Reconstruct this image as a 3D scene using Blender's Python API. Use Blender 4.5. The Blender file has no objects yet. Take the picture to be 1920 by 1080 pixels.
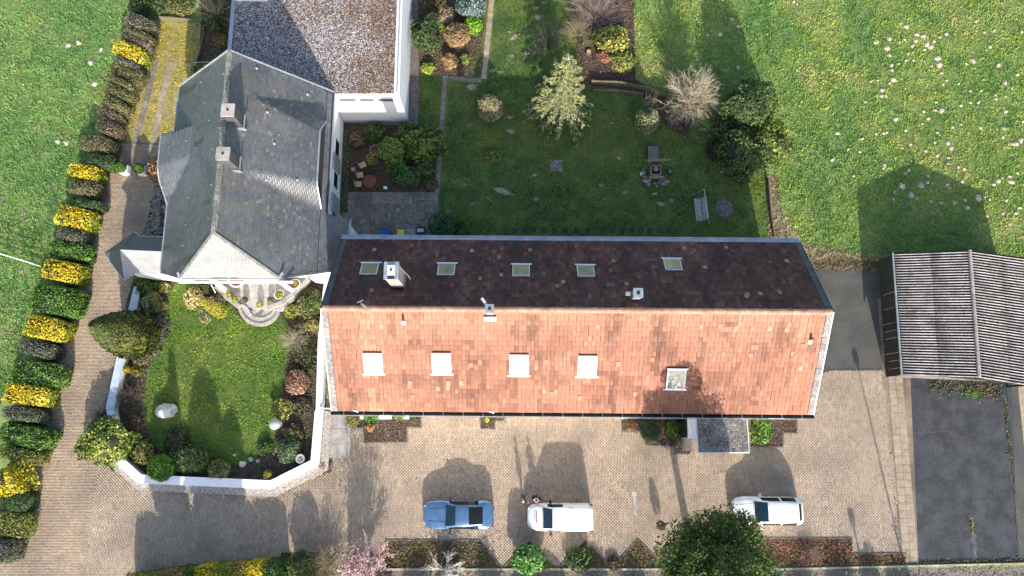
import bpy, math, random
import numpy as np
from mathutils import Vector, Matrix
R = math.radians
C = bpy.context.scene.collection
# ------------------------------------------------------------------ camera, sky, sun, exposure
CAMH = 49.5; FPX = 1290.0; TILT = R(11.2)
cam_d = bpy.data.cameras.new('camera'); cam = bpy.data.objects.new('camera', cam_d); C.objects.link(cam)
cam.location = (0, 0, CAMH); cam.rotation_euler = (TILT, 0, 0)
cam_d.sensor_width = 36; cam_d.lens = FPX / 1920 * 36; cam_d.clip_end = 3000
bpy.context.scene.camera = cam
SUN_EL = R(23.0); SUN_AZ = R(7.6)                      # shadows run to +Y and a little to -X
SUNV = Vector((math.sin(SUN_AZ) * math.cos(SUN_EL), -math.cos(SUN_AZ) * math.cos(SUN_EL), math.sin(SUN_EL)))
w = bpy.data.worlds.new('World'); bpy.context.scene.world = w; w.use_nodes = True
nt = w.node_tree; bg = nt.nodes['Background']
sky = nt.nodes.new('ShaderNodeTexSky'); sky.sky_type = 'NISHITA'; sky.sun_disc = False
sky.sun_elevation = SUN_EL; sky.sun_rotation = math.pi - SUN_AZ
sky.air_density = 1.0; sky.dust_density = 1.6; sky.ozone_density = 1.0
nt.links.new(sky.outputs[0], bg.inputs[0]); bg.inputs[1].default_value = 0.15
sl = bpy.data.lights.new('sun', 'SUN'); sl.energy = 4.0; sl.angle = R(0.55); sl.color = (1.0, 0.93, 0.82)
so = bpy.data.objects.new('sun', sl); C.objects.link(so)
so.rotation_euler = (-SUNV).to_track_quat('-Z', 'Y').to_euler(); so.location = (0, 0, 80)
vs = bpy.context.scene.view_settings
vs.view_transform = 'Standard'; vs.look = 'None'; vs.gamma = 1; vs.use_curve_mapping = False; vs.exposure = 1.13

# ------------------------------------------------------------------ helpers
_c, _s = math.cos(TILT), math.sin(TILT)
def P(px, py, z=0.0):
    """world point at height z that the photograph (1920x1080) shows at px, py"""
    a = (px - 960) / FPX; b = (540 - py) / FPX
    k = (CAMH - z) / (_c - b * _s)
    return (a * k, (b * _c + _s) * k, z)
def PP(pts, z=0.0): return [P(x, y, z) for x, y in pts]
def XY(pts): return np.array([P(x, y)[:2] for x, y in pts])

def inpoly(x, y, poly):
    poly = np.asarray(poly); inside = np.zeros(len(x), bool); n = len(poly)
    for i in range(n):
        x1, y1 = poly[i][:2]; x2, y2 = poly[(i + 1) % n][:2]
        if y1 == y2: continue
        c = ((y1 > y) != (y2 > y)) & (x < (x2 - x1) * (y - y1) / (y2 - y1) + x1)
        inside ^= c
    return inside
def vnoise(x, y, scale, seed=0):
    """smooth value noise 0..1"""
    rs = np.random.RandomState(seed); T = rs.rand(64, 64)
    u = np.asarray(x) / scale + 1000.3; v = np.asarray(y) / scale + 1000.7
    i = np.floor(u).astype(int); j = np.floor(v).astype(int); fu = u - i; fv = v - j
    fu = fu * fu * (3 - 2 * fu); fv = fv * fv * (3 - 2 * fv)
    g = lambda a, b: T[a % 64, b % 64]
    return (g(i, j) * (1 - fu) + g(i + 1, j) * fu) * (1 - fv) + (g(i, j + 1) * (1 - fu) + g(i + 1, j + 1) * fu) * fv
def fnoise(x, y, scale, seed=0):
    return (vnoise(x, y, scale, seed) + .5 * vnoise(x, y, scale / 2.1, seed + 1) + .25 * vnoise(x, y, scale / 4.3, seed + 2)) / 1.75

def props(o, label=None, cat=None, group=None, kind=None):
    if label: o['label'] = label
    if cat: o['category'] = cat
    if group: o['group'] = group
    if kind: o['kind'] = kind
    return o
def thing(name, label, cat, loc=(0, 0, 0), group=None, rz=0):
    o = bpy.data.objects.new(name, None); C.objects.link(o); o.location = loc; o.rotation_euler = (0, 0, rz)
    o.empty_display_size = .2
    return props(o, label, cat, group)
def root_of(o):
    v = Vector((0, 0, 0))
    while o is not None: v = v + Vector(o.location); o = o.parent
    return np.array(v)
def mesh(name, V, F, mat, parent=None, col=None, smooth=False, mats=None, mi=None):
    """V in the coordinates of the whole scene; the parent's place is taken off"""
    V = np.asarray(V, dtype=np.float64).reshape(-1, 3)
    if parent is not None: V = V - root_of(parent)
    me = bpy.data.meshes.new(name)
    if isinstance(F, np.ndarray) and F.ndim == 2:
        n, k = F.shape
        me.vertices.add(len(V)); me.vertices.foreach_set('co', V.ravel().astype(np.float32))
        me.loops.add(n * k); me.loops.foreach_set('vertex_index', F.ravel().astype(np.int32))
        me.polygons.add(n)
        me.polygons.foreach_set('loop_start', np.arange(0, n * k, k, dtype=np.int32))
        me.polygons.foreach_set('loop_total', np.full(n, k, dtype=np.int32))
        me.update(calc_edges=True)
    else:
        me.from_pydata([tuple(v) for v in V], [], [tuple(int(i) for i in f) for f in F]); me.update()
    if col is not None:
        ca = me.color_attributes.new('Col', 'FLOAT_COLOR', 'POINT')
        c4 = np.ones((len(V), 4), np.float32); c4[:, :3] = np.asarray(col).reshape(-1, 3)
        ca.data.foreach_set('color', c4.ravel())
    if smooth: me.polygons.foreach_set('use_smooth', np.ones(len(me.polygons), bool))
    for m in (mats or [mat]): me.materials.append(m)
    if mi is not None: me.polygons.foreach_set('material_index', np.asarray(mi, dtype=np.int32))
    o = bpy.data.objects.new(name, me); C.objects.link(o)
    if parent is not None: o.parent = parent
    return o
class MB:
    def __init__(s): s.V = []; s.F = []
    def add(s, V, F):
        b = len(s.V); s.V += [tuple(v) for v in V]; s.F += [tuple(i + b for i in f) for f in F]; return s
    def box(s, x0, x1, y0, y1, z0, z1):
        return s.add([(x0, y0, z0), (x1, y0, z0), (x1, y1, z0), (x0, y1, z0), (x0, y0, z1), (x1, y0, z1), (x1, y1, z1), (x0, y1, z1)],
                     [(0, 3, 2, 1), (4, 5, 6, 7), (0, 1, 5, 4), (1, 2, 6, 5), (2, 3, 7, 6), (3, 0, 4, 7)])
    def obox(s, c, ax, h):
        c = Vector(c); A = [Vector(a).normalized() * k for a, k in zip(ax, h)]; V = []
        for k in (-1, 1):
            for (i, j) in ((-1, -1), (1, -1), (1, 1), (-1, 1)): V.append(tuple(c + A[0] * i + A[1] * j + A[2] * k))
        return s.add(V, [(0, 3, 2, 1), (4, 5, 6, 7), (0, 1, 5, 4), (1, 2, 6, 5), (2, 3, 7, 6), (3, 0, 4, 7)])
    def bar(s, a, b, wd, ht=None):
        a = Vector(a); b = Vector(b); d = (b - a); L = d.length; d.normalize()
        up = Vector((0, 0, 1)) if abs(d.z) < .95 else Vector((0, 1, 0))
        sd = d.cross(up).normalized(); up = sd.cross(d)
        return s.obox((a + b) / 2, (d, sd, up), (L / 2, wd / 2, (ht or wd) / 2))
    def tube(s, pts, r, n=8, r1=None):
        pts = [Vector(p) for p in pts]; V = []; K = len(pts)
        for i, p in enumerate(pts):
            d = (pts[min(i + 1, K - 1)] - pts[max(i - 1, 0)]).normalized()
            up = Vector((0, 0, 1)) if abs(d.z) < .9 else Vector((0, 1, 0))
            a = d.cross(up).normalized(); b = d.cross(a); rr = r if r1 is None else r + (r1 - r) * i / (K - 1)
            for k in range(n):
                t = 2 * math.pi * k / n; V.append(tuple(p + (a * math.cos(t) + b * math.sin(t)) * rr))
        F = [(i * n + k, i * n + (k + 1) % n, (i + 1) * n + (k + 1) % n, (i + 1) * n + k) for i in range(K - 1) for k in range(n)]
        F += [tuple(range(n))[::-1], tuple((K - 1) * n + k for k in range(n))]
        return s.add(V, F)
    def lathe(s, c, prof, n=20):
        V = []; K = len(prof)
        for (r, z) in prof:
            for k in range(n):
                t = 2 * math.pi * k / n; V.append((c[0] + r * math.cos(t), c[1] + r * math.sin(t), c[2] + z))
        F = [(i * n + k, i * n + (k + 1) % n, (i + 1) * n + (k + 1) % n, (i + 1) * n + k) for i in range(K - 1) for k in range(n)]
        F += [tuple(range(n))[::-1], tuple((K - 1) * n + k for k in range(n))]
        return s.add(V, F)
    def prism(s, pts, z0, z1):
        n = len(pts); V = [(p[0], p[1], z0) for p in pts] + [(p[0], p[1], z1) for p in pts]
        a = sum(pts[i][0] * pts[(i + 1) % n][1] - pts[(i + 1) % n][0] * pts[i][1] for i in range(n))
        top = tuple(range(n, 2 * n)); bot = tuple(range(n))[::-1]
        F = [(i, (i + 1) % n, n + (i + 1) % n, n + i) for i in range(n)]
        if a < 0: top = top[::-1]; bot = bot[::-1]; F = [f[::-1] for f in F]
        return s.add(V, [top, bot] + F)
    def build(s, name, mat, parent=None, smooth=False): return mesh(name, s.V, s.F, mat, parent, smooth=smooth)
def strip(path, width, z0, z1, side=0):
    """a wall of some width that follows a path of x, y points; returns MB"""
    m = MB(); pts = [Vector((p[0], p[1])) for p in path]; n = len(pts); L = []; Rr = []
    for i in range(n):
        d0 = (pts[i] - pts[i - 1]).normalized() if i > 0 else None
        d1 = (pts[i + 1] - pts[i]).normalized() if i < n - 1 else None
        d = d0 if d1 is None else d1 if d0 is None else (d0 + d1).normalized()
        nn = Vector((-d.y, d.x)); k = 1.0
        if d0 is not None and d1 is not None: k = 1 / max(.5, nn.dot(Vector((-d1.y, d1.x))))
        L.append(pts[i] + nn * k * (width / 2 + side)); Rr.append(pts[i] - nn * k * (width / 2 - side))
    V = []
    for a, b in zip(L, Rr): V += [(a.x, a.y, z0), (b.x, b.y, z0), (b.x, b.y, z1), (a.x, a.y, z1)]
    F = []
    for i in range(n - 1):
        o = 4 * i
        F += [(o + 3, o + 2, o + 6, o + 7), (o, o + 4, o + 5, o + 1), (o + 1, o + 5, o + 6, o + 2), (o, o + 3, o + 7, o + 4)]
    F += [(0, 1, 2, 3), (4 * n - 4, 4 * n - 1, 4 * n - 2, 4 * n - 3)]
    return m.add(V, F)

# ------------------------------------------------------------------ materials
def newmat(name):
    m = bpy.data.materials.new(name); m.use_nodes = True
    return m, m.node_tree, m.node_tree.nodes['Principled BSDF']
def mat(name, col, rough=.8, var=.25, scale=3.0, bump=0.0, bscale=40, metal=0, col2=None, spec=.5, rnd=0.0, fine=.12, coords='Object', detail=6):
    """procedural: two tones mixed by noise, fine grain, optional relief and per-object variation"""
    m, t, b = newmat(name); N = t.nodes; Lk = t.links
    b.inputs['Roughness'].default_value = rough; b.inputs['Metallic'].default_value = metal
    b.inputs['Specular IOR Level'].default_value = spec
    g = N.new('ShaderNodeNewGeometry')
    n1 = N.new('ShaderNodeTexNoise'); n1.inputs['Scale'].default_value = 1.0 / scale; n1.inputs['Detail'].default_value = detail
    n1.inputs['Roughness'].default_value = .62
    Lk.new(g.outputs['Position'], n1.inputs['Vector'])
    rp = N.new('ShaderNodeValToRGB'); rp.color_ramp.elements[0].position = .36; rp.color_ramp.elements[1].position = .66
    c1 = [x * (1 - var) for x in col] + [1]; c2 = list(col2) + [1] if col2 else [min(1, x * (1 + var * .7)) for x in col] + [1]
    rp.color_ramp.elements[0].color = c1; rp.color_ramp.elements[1].color = c2
    Lk.new(n1.outputs[0], rp.inputs[0])
    n2 = N.new('ShaderNodeTexNoise'); n2.inputs['Scale'].default_value = bscale * .5; n2.inputs['Detail'].default_value = 2
    Lk.new(g.outputs['Position'], n2.inputs['Vector'])
    mr = N.new('ShaderNodeMapRange'); mr.inputs[1].default_value = .25; mr.inputs[2].default_value = .75
    mr.inputs[3].default_value = 1 - fine; mr.inputs[4].default_value = 1 + fine
    Lk.new(n2.outputs[0], mr.inputs[0])
    mx = N.new('ShaderNodeVectorMath'); mx.operation = 'SCALE'
    Lk.new(rp.outputs[0], mx.inputs[0]); Lk.new(mr.outputs[0], mx.inputs['Scale'])
    out = mx.outputs[0]
    if rnd:
        oi = N.new('ShaderNodeObjectInfo'); m2 = N.new('ShaderNodeMapRange')
        m2.inputs[3].default_value = 1 - rnd; m2.inputs[4].default_value = 1 + rnd
        Lk.new(oi.outputs['Random'], m2.inputs[0])
        v2 = N.new('ShaderNodeVectorMath'); v2.operation = 'SCALE'; Lk.new(out, v2.inputs[0]); Lk.new(m2.outputs[0], v2.inputs['Scale']); out = v2.outputs[0]
    Lk.new(out, b.inputs['Base Color'])
    if bump:
        bn = N.new('ShaderNodeTexNoise'); bn.inputs['Scale'].default_value = bscale; bn.inputs['Detail'].default_value = 4
        Lk.new(g.outputs['Position'], bn.inputs['Vector'])
        bp = N.new('ShaderNodeBump'); bp.inputs['Strength'].default_value = 1; bp.inputs['Distance'].default_value = bump
        Lk.new(bn.outputs[0], bp.inputs['Height']); Lk.new(bp.outputs[0], b.inputs['Normal'])
    return m
def amat(name, rough=.8, stain=None, sscale=4.0, slo=.5, shi=.68, samt=.6, fine=.15, fscale=30, trans=0, spec=.4, stretch=None, stain2=None, bump=0):
    """colour from the mesh's own 'Col' attribute, stained by noise"""
    m, t, b = newmat(name); N = t.nodes; Lk = t.links
    b.inputs['Roughness'].default_value = rough; b.inputs['Specular IOR Level'].default_value = spec
    at = N.new('ShaderNodeAttribute'); at.attribute_name = 'Col'; out = at.outputs['Color']
    g = N.new('ShaderNodeNewGeometry'); pos = g.outputs['Position']
    if stretch:
        mp = N.new('ShaderNodeMapping'); mp.inputs['Scale'].default_value = stretch; Lk.new(pos, mp.inputs[0]); spos = mp.outputs[0]
    else: spos = pos
    for k, (st, sc, lo, hi, am) in enumerate([(stain, sscale, slo, shi, samt)] + ([stain2] if stain2 else [])):
        if st is None: continue
        n = N.new('ShaderNodeTexNoise'); n.inputs['Scale'].default_value = 1 / sc; n.inputs['Detail'].default_value = 7; n.inputs['Roughness'].default_value = .65
        Lk.new(spos, n.inputs['Vector'])
        mr = N.new('ShaderNodeMapRange'); mr.inputs[1].default_value = lo; mr.inputs[2].default_value = hi; mr.inputs[3].default_value = 0; mr.inputs[4].default_value = am
        Lk.new(n.outputs[0], mr.inputs[0])
        mx = N.new('ShaderNodeMix'); mx.data_type = 'RGBA'; mx.inputs[7].default_value = (*st, 1)
        Lk.new(mr.outputs[0], mx.inputs[0]); Lk.new(out, mx.inputs[6]); out = mx.outputs[2]
    n2 = N.new('ShaderNodeTexNoise'); n2.inputs['Scale'].default_value = fscale; n2.inputs['Detail'].default_value = 2; Lk.new(pos, n2.inputs['Vector'])
    mr = N.new('ShaderNodeMapRange'); mr.inputs[1].default_value = .25; mr.inputs[2].default_value = .75
    mr.inputs[3].default_value = 1 - fine; mr.inputs[4].default_value = 1 + fine; Lk.new(n2.outputs[0], mr.inputs[0])
    vm = N.new('ShaderNodeVectorMath'); vm.operation = 'SCALE'; Lk.new(out, vm.inputs[0]); Lk.new(mr.outputs[0], vm.inputs['Scale'])
    Lk.new(vm.outputs[0], b.inputs['Base Color'])
    if bump:
        bp = N.new('ShaderNodeBump'); bp.inputs['Distance'].default_value = bump; Lk.new(n2.outputs[0], bp.inputs['Height']); Lk.new(bp.outputs[0], b.inputs['Normal'])
    if trans:
        tr = N.new('ShaderNodeBsdfTranslucent'); Lk.new(vm.outputs[0], tr.inputs[0])
        ms = N.new('ShaderNodeMixShader'); ms.inputs[0].default_value = trans
        Lk.new(b.outputs[0], ms.inputs[1]); Lk.new(tr.outputs[0], ms.inputs[2]); Lk.new(ms.outputs[0], N['Material Output'].inputs[0])
    return m
def glass(name, col=(.012, .015, .018), rough=.08):
    m, t, b = newmat(name); b.inputs['Base Color'].default_value = (*col, 1); b.inputs['Roughness'].default_value = rough
    b.inputs['Specular IOR Level'].default_value = .18
    return m
def paint(name, col, flake=.25, rough=.28, metal=0.0):
    m, t, b = newmat(name); b.inputs['Base Color'].default_value = (*col, 1); b.inputs['Roughness'].default_value = rough
    b.inputs['Metallic'].default_value = metal; b.inputs['Coat Weight'].default_value = .7; b.inputs['Coat Roughness'].default_value = .08
    g = t.nodes.new('ShaderNodeNewGeometry'); n = t.nodes.new('ShaderNodeTexNoise'); n.inputs['Scale'].default_value = 2.3; n.inputs['Detail'].default_value = 5
    t.links.new(g.outputs['Position'], n.inputs['Vector'])
    rp = t.nodes.new('ShaderNodeValToRGB'); rp.color_ramp.elements[0].color = (*[x * .86 for x in col], 1); rp.color_ramp.elements[1].color = (*[min(1, x * 1.08) for x in col], 1)
    rp.color_ramp.elements[0].position = .35; rp.color_ramp.elements[1].position = .65
    t.links.new(n.outputs[0], rp.inputs[0]); t.links.new(rp.outputs[0], b.inputs['Base Color'])
    return m

M = dict(
    soil=mat('soil', (.075, .05, .036), .95, .45, .5, .03, 18, fine=.4),
    field=mat('field_turf', (.15, .25, .065), .9, .25, 2.2, .01, 9, col2=(.24, .31, .085), fine=.2),
    lawn=mat('lawn_turf', (.075, .14, .025), .9, .35, 1.6, .02, 12, col2=(.115, .155, .03), fine=.25),
    moss=mat('moss_turf', (.30, .27, .06), .9, .3, .7, .03, 9, col2=(.36, .29, .12), fine=.35),
    dry=mat('dry_grass', (.26, .21, .12), .9, .4, .5, .02, 12, fine=.3),
    joint=mat('paver_joint', (.22, .175, .13), .95, .4, 1.5, .01, 30),
    asphalt=mat('asphalt', (.032, .035, .042), .8, .28, 1.1, .02, 30, col2=(.060, .063, .070), fine=.5, detail=12),
    asphalt_old=mat('asphalt_old', (.075, .075, .072), .85, .25, 1.8, .012, 40, col2=(.095, .09, .08), fine=.35, detail=12),
    gravel=mat('gravel', (.22, .20, .19), .95, .35, .35, .03, 22, fine=.45),
    gravel_dark=mat('gravel_dark', (.16, .13, .12), .95, .4, .3, .03, 22, fine=.5),
    road=mat('road_gravel', (.20, .17, .16), .95, .3, .7, .02, 20, fine=.4),
    white=mat('white_render', (.80, .80, .79), .8, .06, 2.5, fine=.03, rnd=0),
    whitemetal=mat('white_metal', (.8, .8, .8), .4, .05, 2, fine=.03),
    cap=mat('wall_coping', (.66, .69, .72), .7, .10, .8, .004, 30, fine=.07),
    pebble=mat('pebble_dash', (.42, .37, .33), .95, .6, .07, .02, 30, fine=.5),
    terrace=mat('terrace_stone', (.50, .48, .46), .8, .16, .7, .004, 20, fine=.08),
    slab=mat('concrete_slab', (.20, .175, .15), .9, .3, .3, .006, 25, rnd=.22, fine=.35),
    slabtan=mat('tan_slab', (.33, .26, .185), .9, .22, .4, .004, 30, rnd=.14, fine=.15),
    concrete=mat('concrete', (.34, .31, .28), .9, .25, .6, .006, 30, fine=.2),
    kerb=mat('kerb_stone', (.17, .145, .12), .9, .3, .4, .004, 30, rnd=.2, fine=.2),
    kerbl=mat('kerb_light', (.42, .37, .31), .9, .3, .4, .004, 30, rnd=.2, fine=.2),
    slate=amat('slate', .42, (.22, .205, .18), 1.8, .50, .74, .35, .22, 14, spec=.5, stain2=((.06, .063, .075), 2.6, .5, .7, .5)),
    tile=amat('clay_tile', .82, (.30, .13, .08), 1.6, .5, .7, .55, .16, 14, stretch=(1.6, .5, .5), stain2=((.13, .085, .06), .8, .6, .75, .6), bump=.004),
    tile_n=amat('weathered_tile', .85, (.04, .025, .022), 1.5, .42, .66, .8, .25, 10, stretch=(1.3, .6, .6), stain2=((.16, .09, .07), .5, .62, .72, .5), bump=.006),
    tile_one=mat('single_tile', (.34, .205, .135), .85, .2, .3, rnd=.25, fine=.15),
    tile_red=mat('red_tile', (.30, .06, .035), .85, .2, .3, rnd=.25, fine=.15),
    ridge=mat('ridge_tile', (.56, .27, .17), .85, .25, .35, .004, 20, rnd=.15, fine=.12),
    fibre=amat('fibre_cement', .95, (.06, .045, .04), .9, .44, .64, .55, .35, 12, spec=.1, bump=.008),
    leaf=amat('leaf', .6, trans=.18, fine=.25, fscale=6, spec=.25),
    grass=amat('grass_blades', .75, trans=.2, fine=.2, fscale=3, spec=.2),
    paver=amat('paver', .85, (.15, .125, .11), 3.4, .44, .70, .62, .16, 12, stain2=((.17, .14, .075), 1.3, .55, .75, .5)),
    twig=amat('twig', .85, fine=.2, fscale=10),
    bark=mat('bark', (.10, .07, .05), .9, .3, .2, .01, 20, fine=.3),
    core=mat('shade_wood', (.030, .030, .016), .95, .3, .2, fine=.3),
    zinc=mat('zinc', (.42, .44, .46), .45, .2, .6, metal=.5, fine=.1),
    black=mat('black_gutter', (.02, .02, .022), .5, .3, .4, fine=.2),
    dark=mat('dark_plastic', (.02, .02, .022), .6, .2, .4),
    glassd=glass('dark_glass'), glassgrey=mat('grey_pane', (.12, .15, .17), .3, .15, .6), glassg=mat('green_glass', (.30, .28, .14), .6, .2, .5, spec=.15, rnd=.22, fine=.06),
    glassw=mat('reflection_tint', (.10, .13, .09), .15, .5, .18, spec=.9, fine=.05, col2=(.30, .34, .28)),  # mottled two-tone colour stands in for reflections
    bin_green=mat('bin_green', (.04, .14, .06), .5, .1, 1), bin_blue=mat('bin_blue', (.02, .06, .35), .5, .1, 1),
    bin_yellow=mat('bin_yellow', (.6, .55, .05), .5, .1, 1),
    rust=mat('rust_plate', (.15, .05, .03), .85, .3, .3, .004, 30, fine=.25),
    wood=mat('old_wood', (.20, .155, .11), .9, .35, .15, .006, 30, rnd=.2, fine=.25),
    woodg=mat('grey_wood', (.16, .16, .15), .9, .3, .15, .004, 30, rnd=.2, fine=.2),
    cushion=mat('tan_seat', (.42, .32, .15), .8, .1, .4),
    terracotta=mat('terracotta', (.28, .12, .08), .85, .3, .2, fine=.2),
    rock=mat('pale_rock', (.55, .53, .50), .9, .35, .35, .03, 8, fine=.2),
    rockd=mat('dark_rock', (.19, .18, .17), .9, .4, .2, .02, 12, rnd=.3, fine=.3),
    mole=mat('mole_earth', (.55, .44, .35), .95, .35, .15, .03, 18, rnd=.22, fine=.35),
    patch=mat('bare_earth', (.31, .245, .17), .95, .3, .3, .01, 20, rnd=.25, fine=.3),
    tyre=mat('tyre', (.015, .015, .016), .9, .1, .3), rim=mat('rim', (.35, .36, .38), .35, .1, .3, metal=.8),
    lamp=mat('lamp_glass', (.6, .62, .64), .15, .1, .2, spec=.9), tail=mat('tail_lamp', (.25, .01, .01), .2, .1, .2),
    skin=mat('skin', (.45, .27, .2), .6, .08, .1), hair=mat('hair', (.03, .02, .015), .8, .2, .05),
    hairpale=mat('grey_hair', (.42, .34, .30), .8, .2, .05),
    jacket=mat('dark_jacket', (.02, .02, .025), .85, .2, .2, .004, 40), trouser=mat('blue_trousers', (.03, .04, .07), .85, .2, .2),
    scarf=mat('pale_cloth', (.6, .45, .43), .9, .1, .1), shoe=mat('shoe', (.02, .02, .02), .6, .1, .2),
)

# ------------------------------------------------------------------ foliage tools
def leafmesh(pts, nrm, size, cols, rng, aspect=1.5, rand=.8):
    n = len(pts); N = nrm + rng.normal(size=(n, 3)) * rand
    N /= np.linalg.norm(N, axis=1)[:, None] + 1e-9
    A = np.cross(N, rng.normal(size=(n, 3))); A /= np.linalg.norm(A, axis=1)[:, None] + 1e-9
    B = np.cross(N, A); s = (size * rng.uniform(.6, 1.35, n))[:, None] * .5
    A = A * s * aspect; B = B * s
    V = np.stack([pts - A, pts - B * .9, pts + A, pts + B * .9], 1).reshape(-1, 3)
    F = np.arange(4 * n).reshape(n, 4)
    return V, F, np.repeat(cols, 4, axis=0)
def lumpdir(rng, k=9):
    K = rng.normal(size=(k, 3)) * 3.2; ph = rng.uniform(0, 6.28, k)
    return lambda d: np.cos(d @ K.T + ph).sum(1) / math.sqrt(k) / 1.2
def palette(rng, n, cols, clump=None, jit=.22):
    cols = np.array(cols); idx = rng.randint(0, len(cols), n)
    if clump is not None: idx = np.clip(((clump * .5 + .5) * len(cols) + rng.normal(size=n) * .7).astype(int), 0, len(cols) - 1)
    return np.clip(1.22 * cols[idx] * rng.uniform(1 - jit, 1 + jit, (n, 1)), 0, .8)
def crown(rng, n, rad, c, cols, size, p=2, lump=.16, shell=.3, low=-.5, top=None, aspect=1.5, rand=.8):
    """leaves through the outer layer of a lumpy ellipsoid (p=2) or a clipped block (p=7)"""
    d = rng.normal(size=(int(n * 1.7), 3)); d /= np.linalg.norm(d, axis=1)[:, None]
    d = d[d[:, 2] > low][:n]; n = len(d)
    f = lumpdir(rng); L = f(d)
    g = 1 / (np.abs(d) ** p).sum(1) ** (1 / p)
    r = g * (1 + lump * L) * (1 - shell * rng.rand(n) ** 1.8)
    if top is not None: r = r * np.interp(d[:, 2], [-1, 0, 1], [1, 1, top])
    pts = d * r[:, None] * np.array(rad) + np.array(c)
    return leafmesh(pts, d, size, palette(rng, n, cols, L), rng, aspect, rand)
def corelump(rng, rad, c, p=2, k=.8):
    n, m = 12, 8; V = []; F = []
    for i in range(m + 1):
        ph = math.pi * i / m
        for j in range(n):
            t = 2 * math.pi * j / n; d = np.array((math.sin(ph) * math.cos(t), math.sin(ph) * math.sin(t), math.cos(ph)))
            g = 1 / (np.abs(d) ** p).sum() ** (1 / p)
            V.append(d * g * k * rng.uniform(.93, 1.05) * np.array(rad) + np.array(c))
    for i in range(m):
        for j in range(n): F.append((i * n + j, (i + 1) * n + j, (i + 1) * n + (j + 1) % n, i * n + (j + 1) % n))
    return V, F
def tubes(paths, r0, r1, col, rng, sides=3):
    """paths N,K,3 -> thin tapered tubes"""
    paths = np.asarray(paths); N, K, _ = paths.shape
    d = paths[:, -1] - paths[:, 0]; d /= np.linalg.norm(d, axis=1)[:, None] + 1e-9
    a = np.cross(d, np.array([.31, .52, .79])); a /= np.linalg.norm(a, axis=1)[:, None] + 1e-9; b = np.cross(d, a)
    r0 = np.broadcast_to(r0, (N,)); r1 = np.broadcast_to(r1, (N,)); t = np.linspace(0, 1, K)
    rr = r0[:, None] * (1 - t) + r1[:, None] * t
    ang = np.arange(sides) * 2 * math.pi / sides
    off = a[:, None, None, :] * np.cos(ang)[None, None, :, None] + b[:, None, None, :] * np.sin(ang)[None, None, :, None]
    V = paths[:, :, None, :] + off * rr[:, :, None, None]
    idx = np.arange(N * K * sides).reshape(N, K, sides); nx = np.roll(idx, -1, axis=2)
    F = np.stack([idx[:, :-1], nx[:, :-1], nx[:, 1:], idx[:, 1:]], -1).reshape(-1, 4)
    colr = np.array(col)[rng.randint(0, len(col), N)] * rng.uniform(.75, 1.25, (N, 1))
    return V.reshape(-1, 3), F, np.repeat(np.clip(colr, 0, 1), K * sides, axis=0)
def grow(base, tips, K, wob, rng, sag=0.0):
    base = np.asarray(base, float); tips = np.asarray(tips, float); N = len(tips)
    base = np.broadcast_to(base, tips.shape); t = np.linspace(0, 1, K)[None, :, None]
    p = base[:, None] * (1 - t) + tips[:, None] * t
    L = np.linalg.norm(tips - base, axis=1)[:, None, None]
    w = np.cumsum(rng.normal(size=(N, K, 3)), axis=1) * wob * L / math.sqrt(K); w[:, 0] = 0
    p = p + w * t; p[:, :, 2] += sag * L[:, :, 0] * (t[:, :, 0] ** .6 - t[:, :, 0])
    return p
def merge(parts):
    V = []; F = []; Cc = []; b = 0
    for v, f, c in parts: V.append(v); F.append(f + b); Cc.append(c); b += len(v)
    return np.concatenate(V), np.concatenate(F), np.concatenate(Cc)
SEED = [100]
def rs():
    SEED[0] += 1; return np.random.RandomState(SEED[0])
PLANTS = 0
def bush(px, py, r, h, cols, label, name='shrub', cat='shrub', n=2200, size=.11, ry=None, lump=.22, shell=.45, p=2, group=None, aspect=1.5, core=.78, top=None, rand=.8, loc=None):
    rng = rs(); ry = ry or r
    x, y, _ = loc if loc else P(px, py, h * .6)
    t = thing(name, label, cat, (x, y, 0), group)
    c = (x, y, h * .5); rad = (r, ry, h * .52)
    V, F, K = crown(rng, n, rad, c, cols, size, p, lump, shell, -.6, top, aspect, rand)
    V[:, 2] = np.maximum(V[:, 2], .01)
    mesh('foliage', V, F, M['leaf'], t, K)
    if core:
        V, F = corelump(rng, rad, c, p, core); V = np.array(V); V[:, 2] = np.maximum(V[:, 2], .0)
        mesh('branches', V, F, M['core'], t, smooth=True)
    return t
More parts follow.
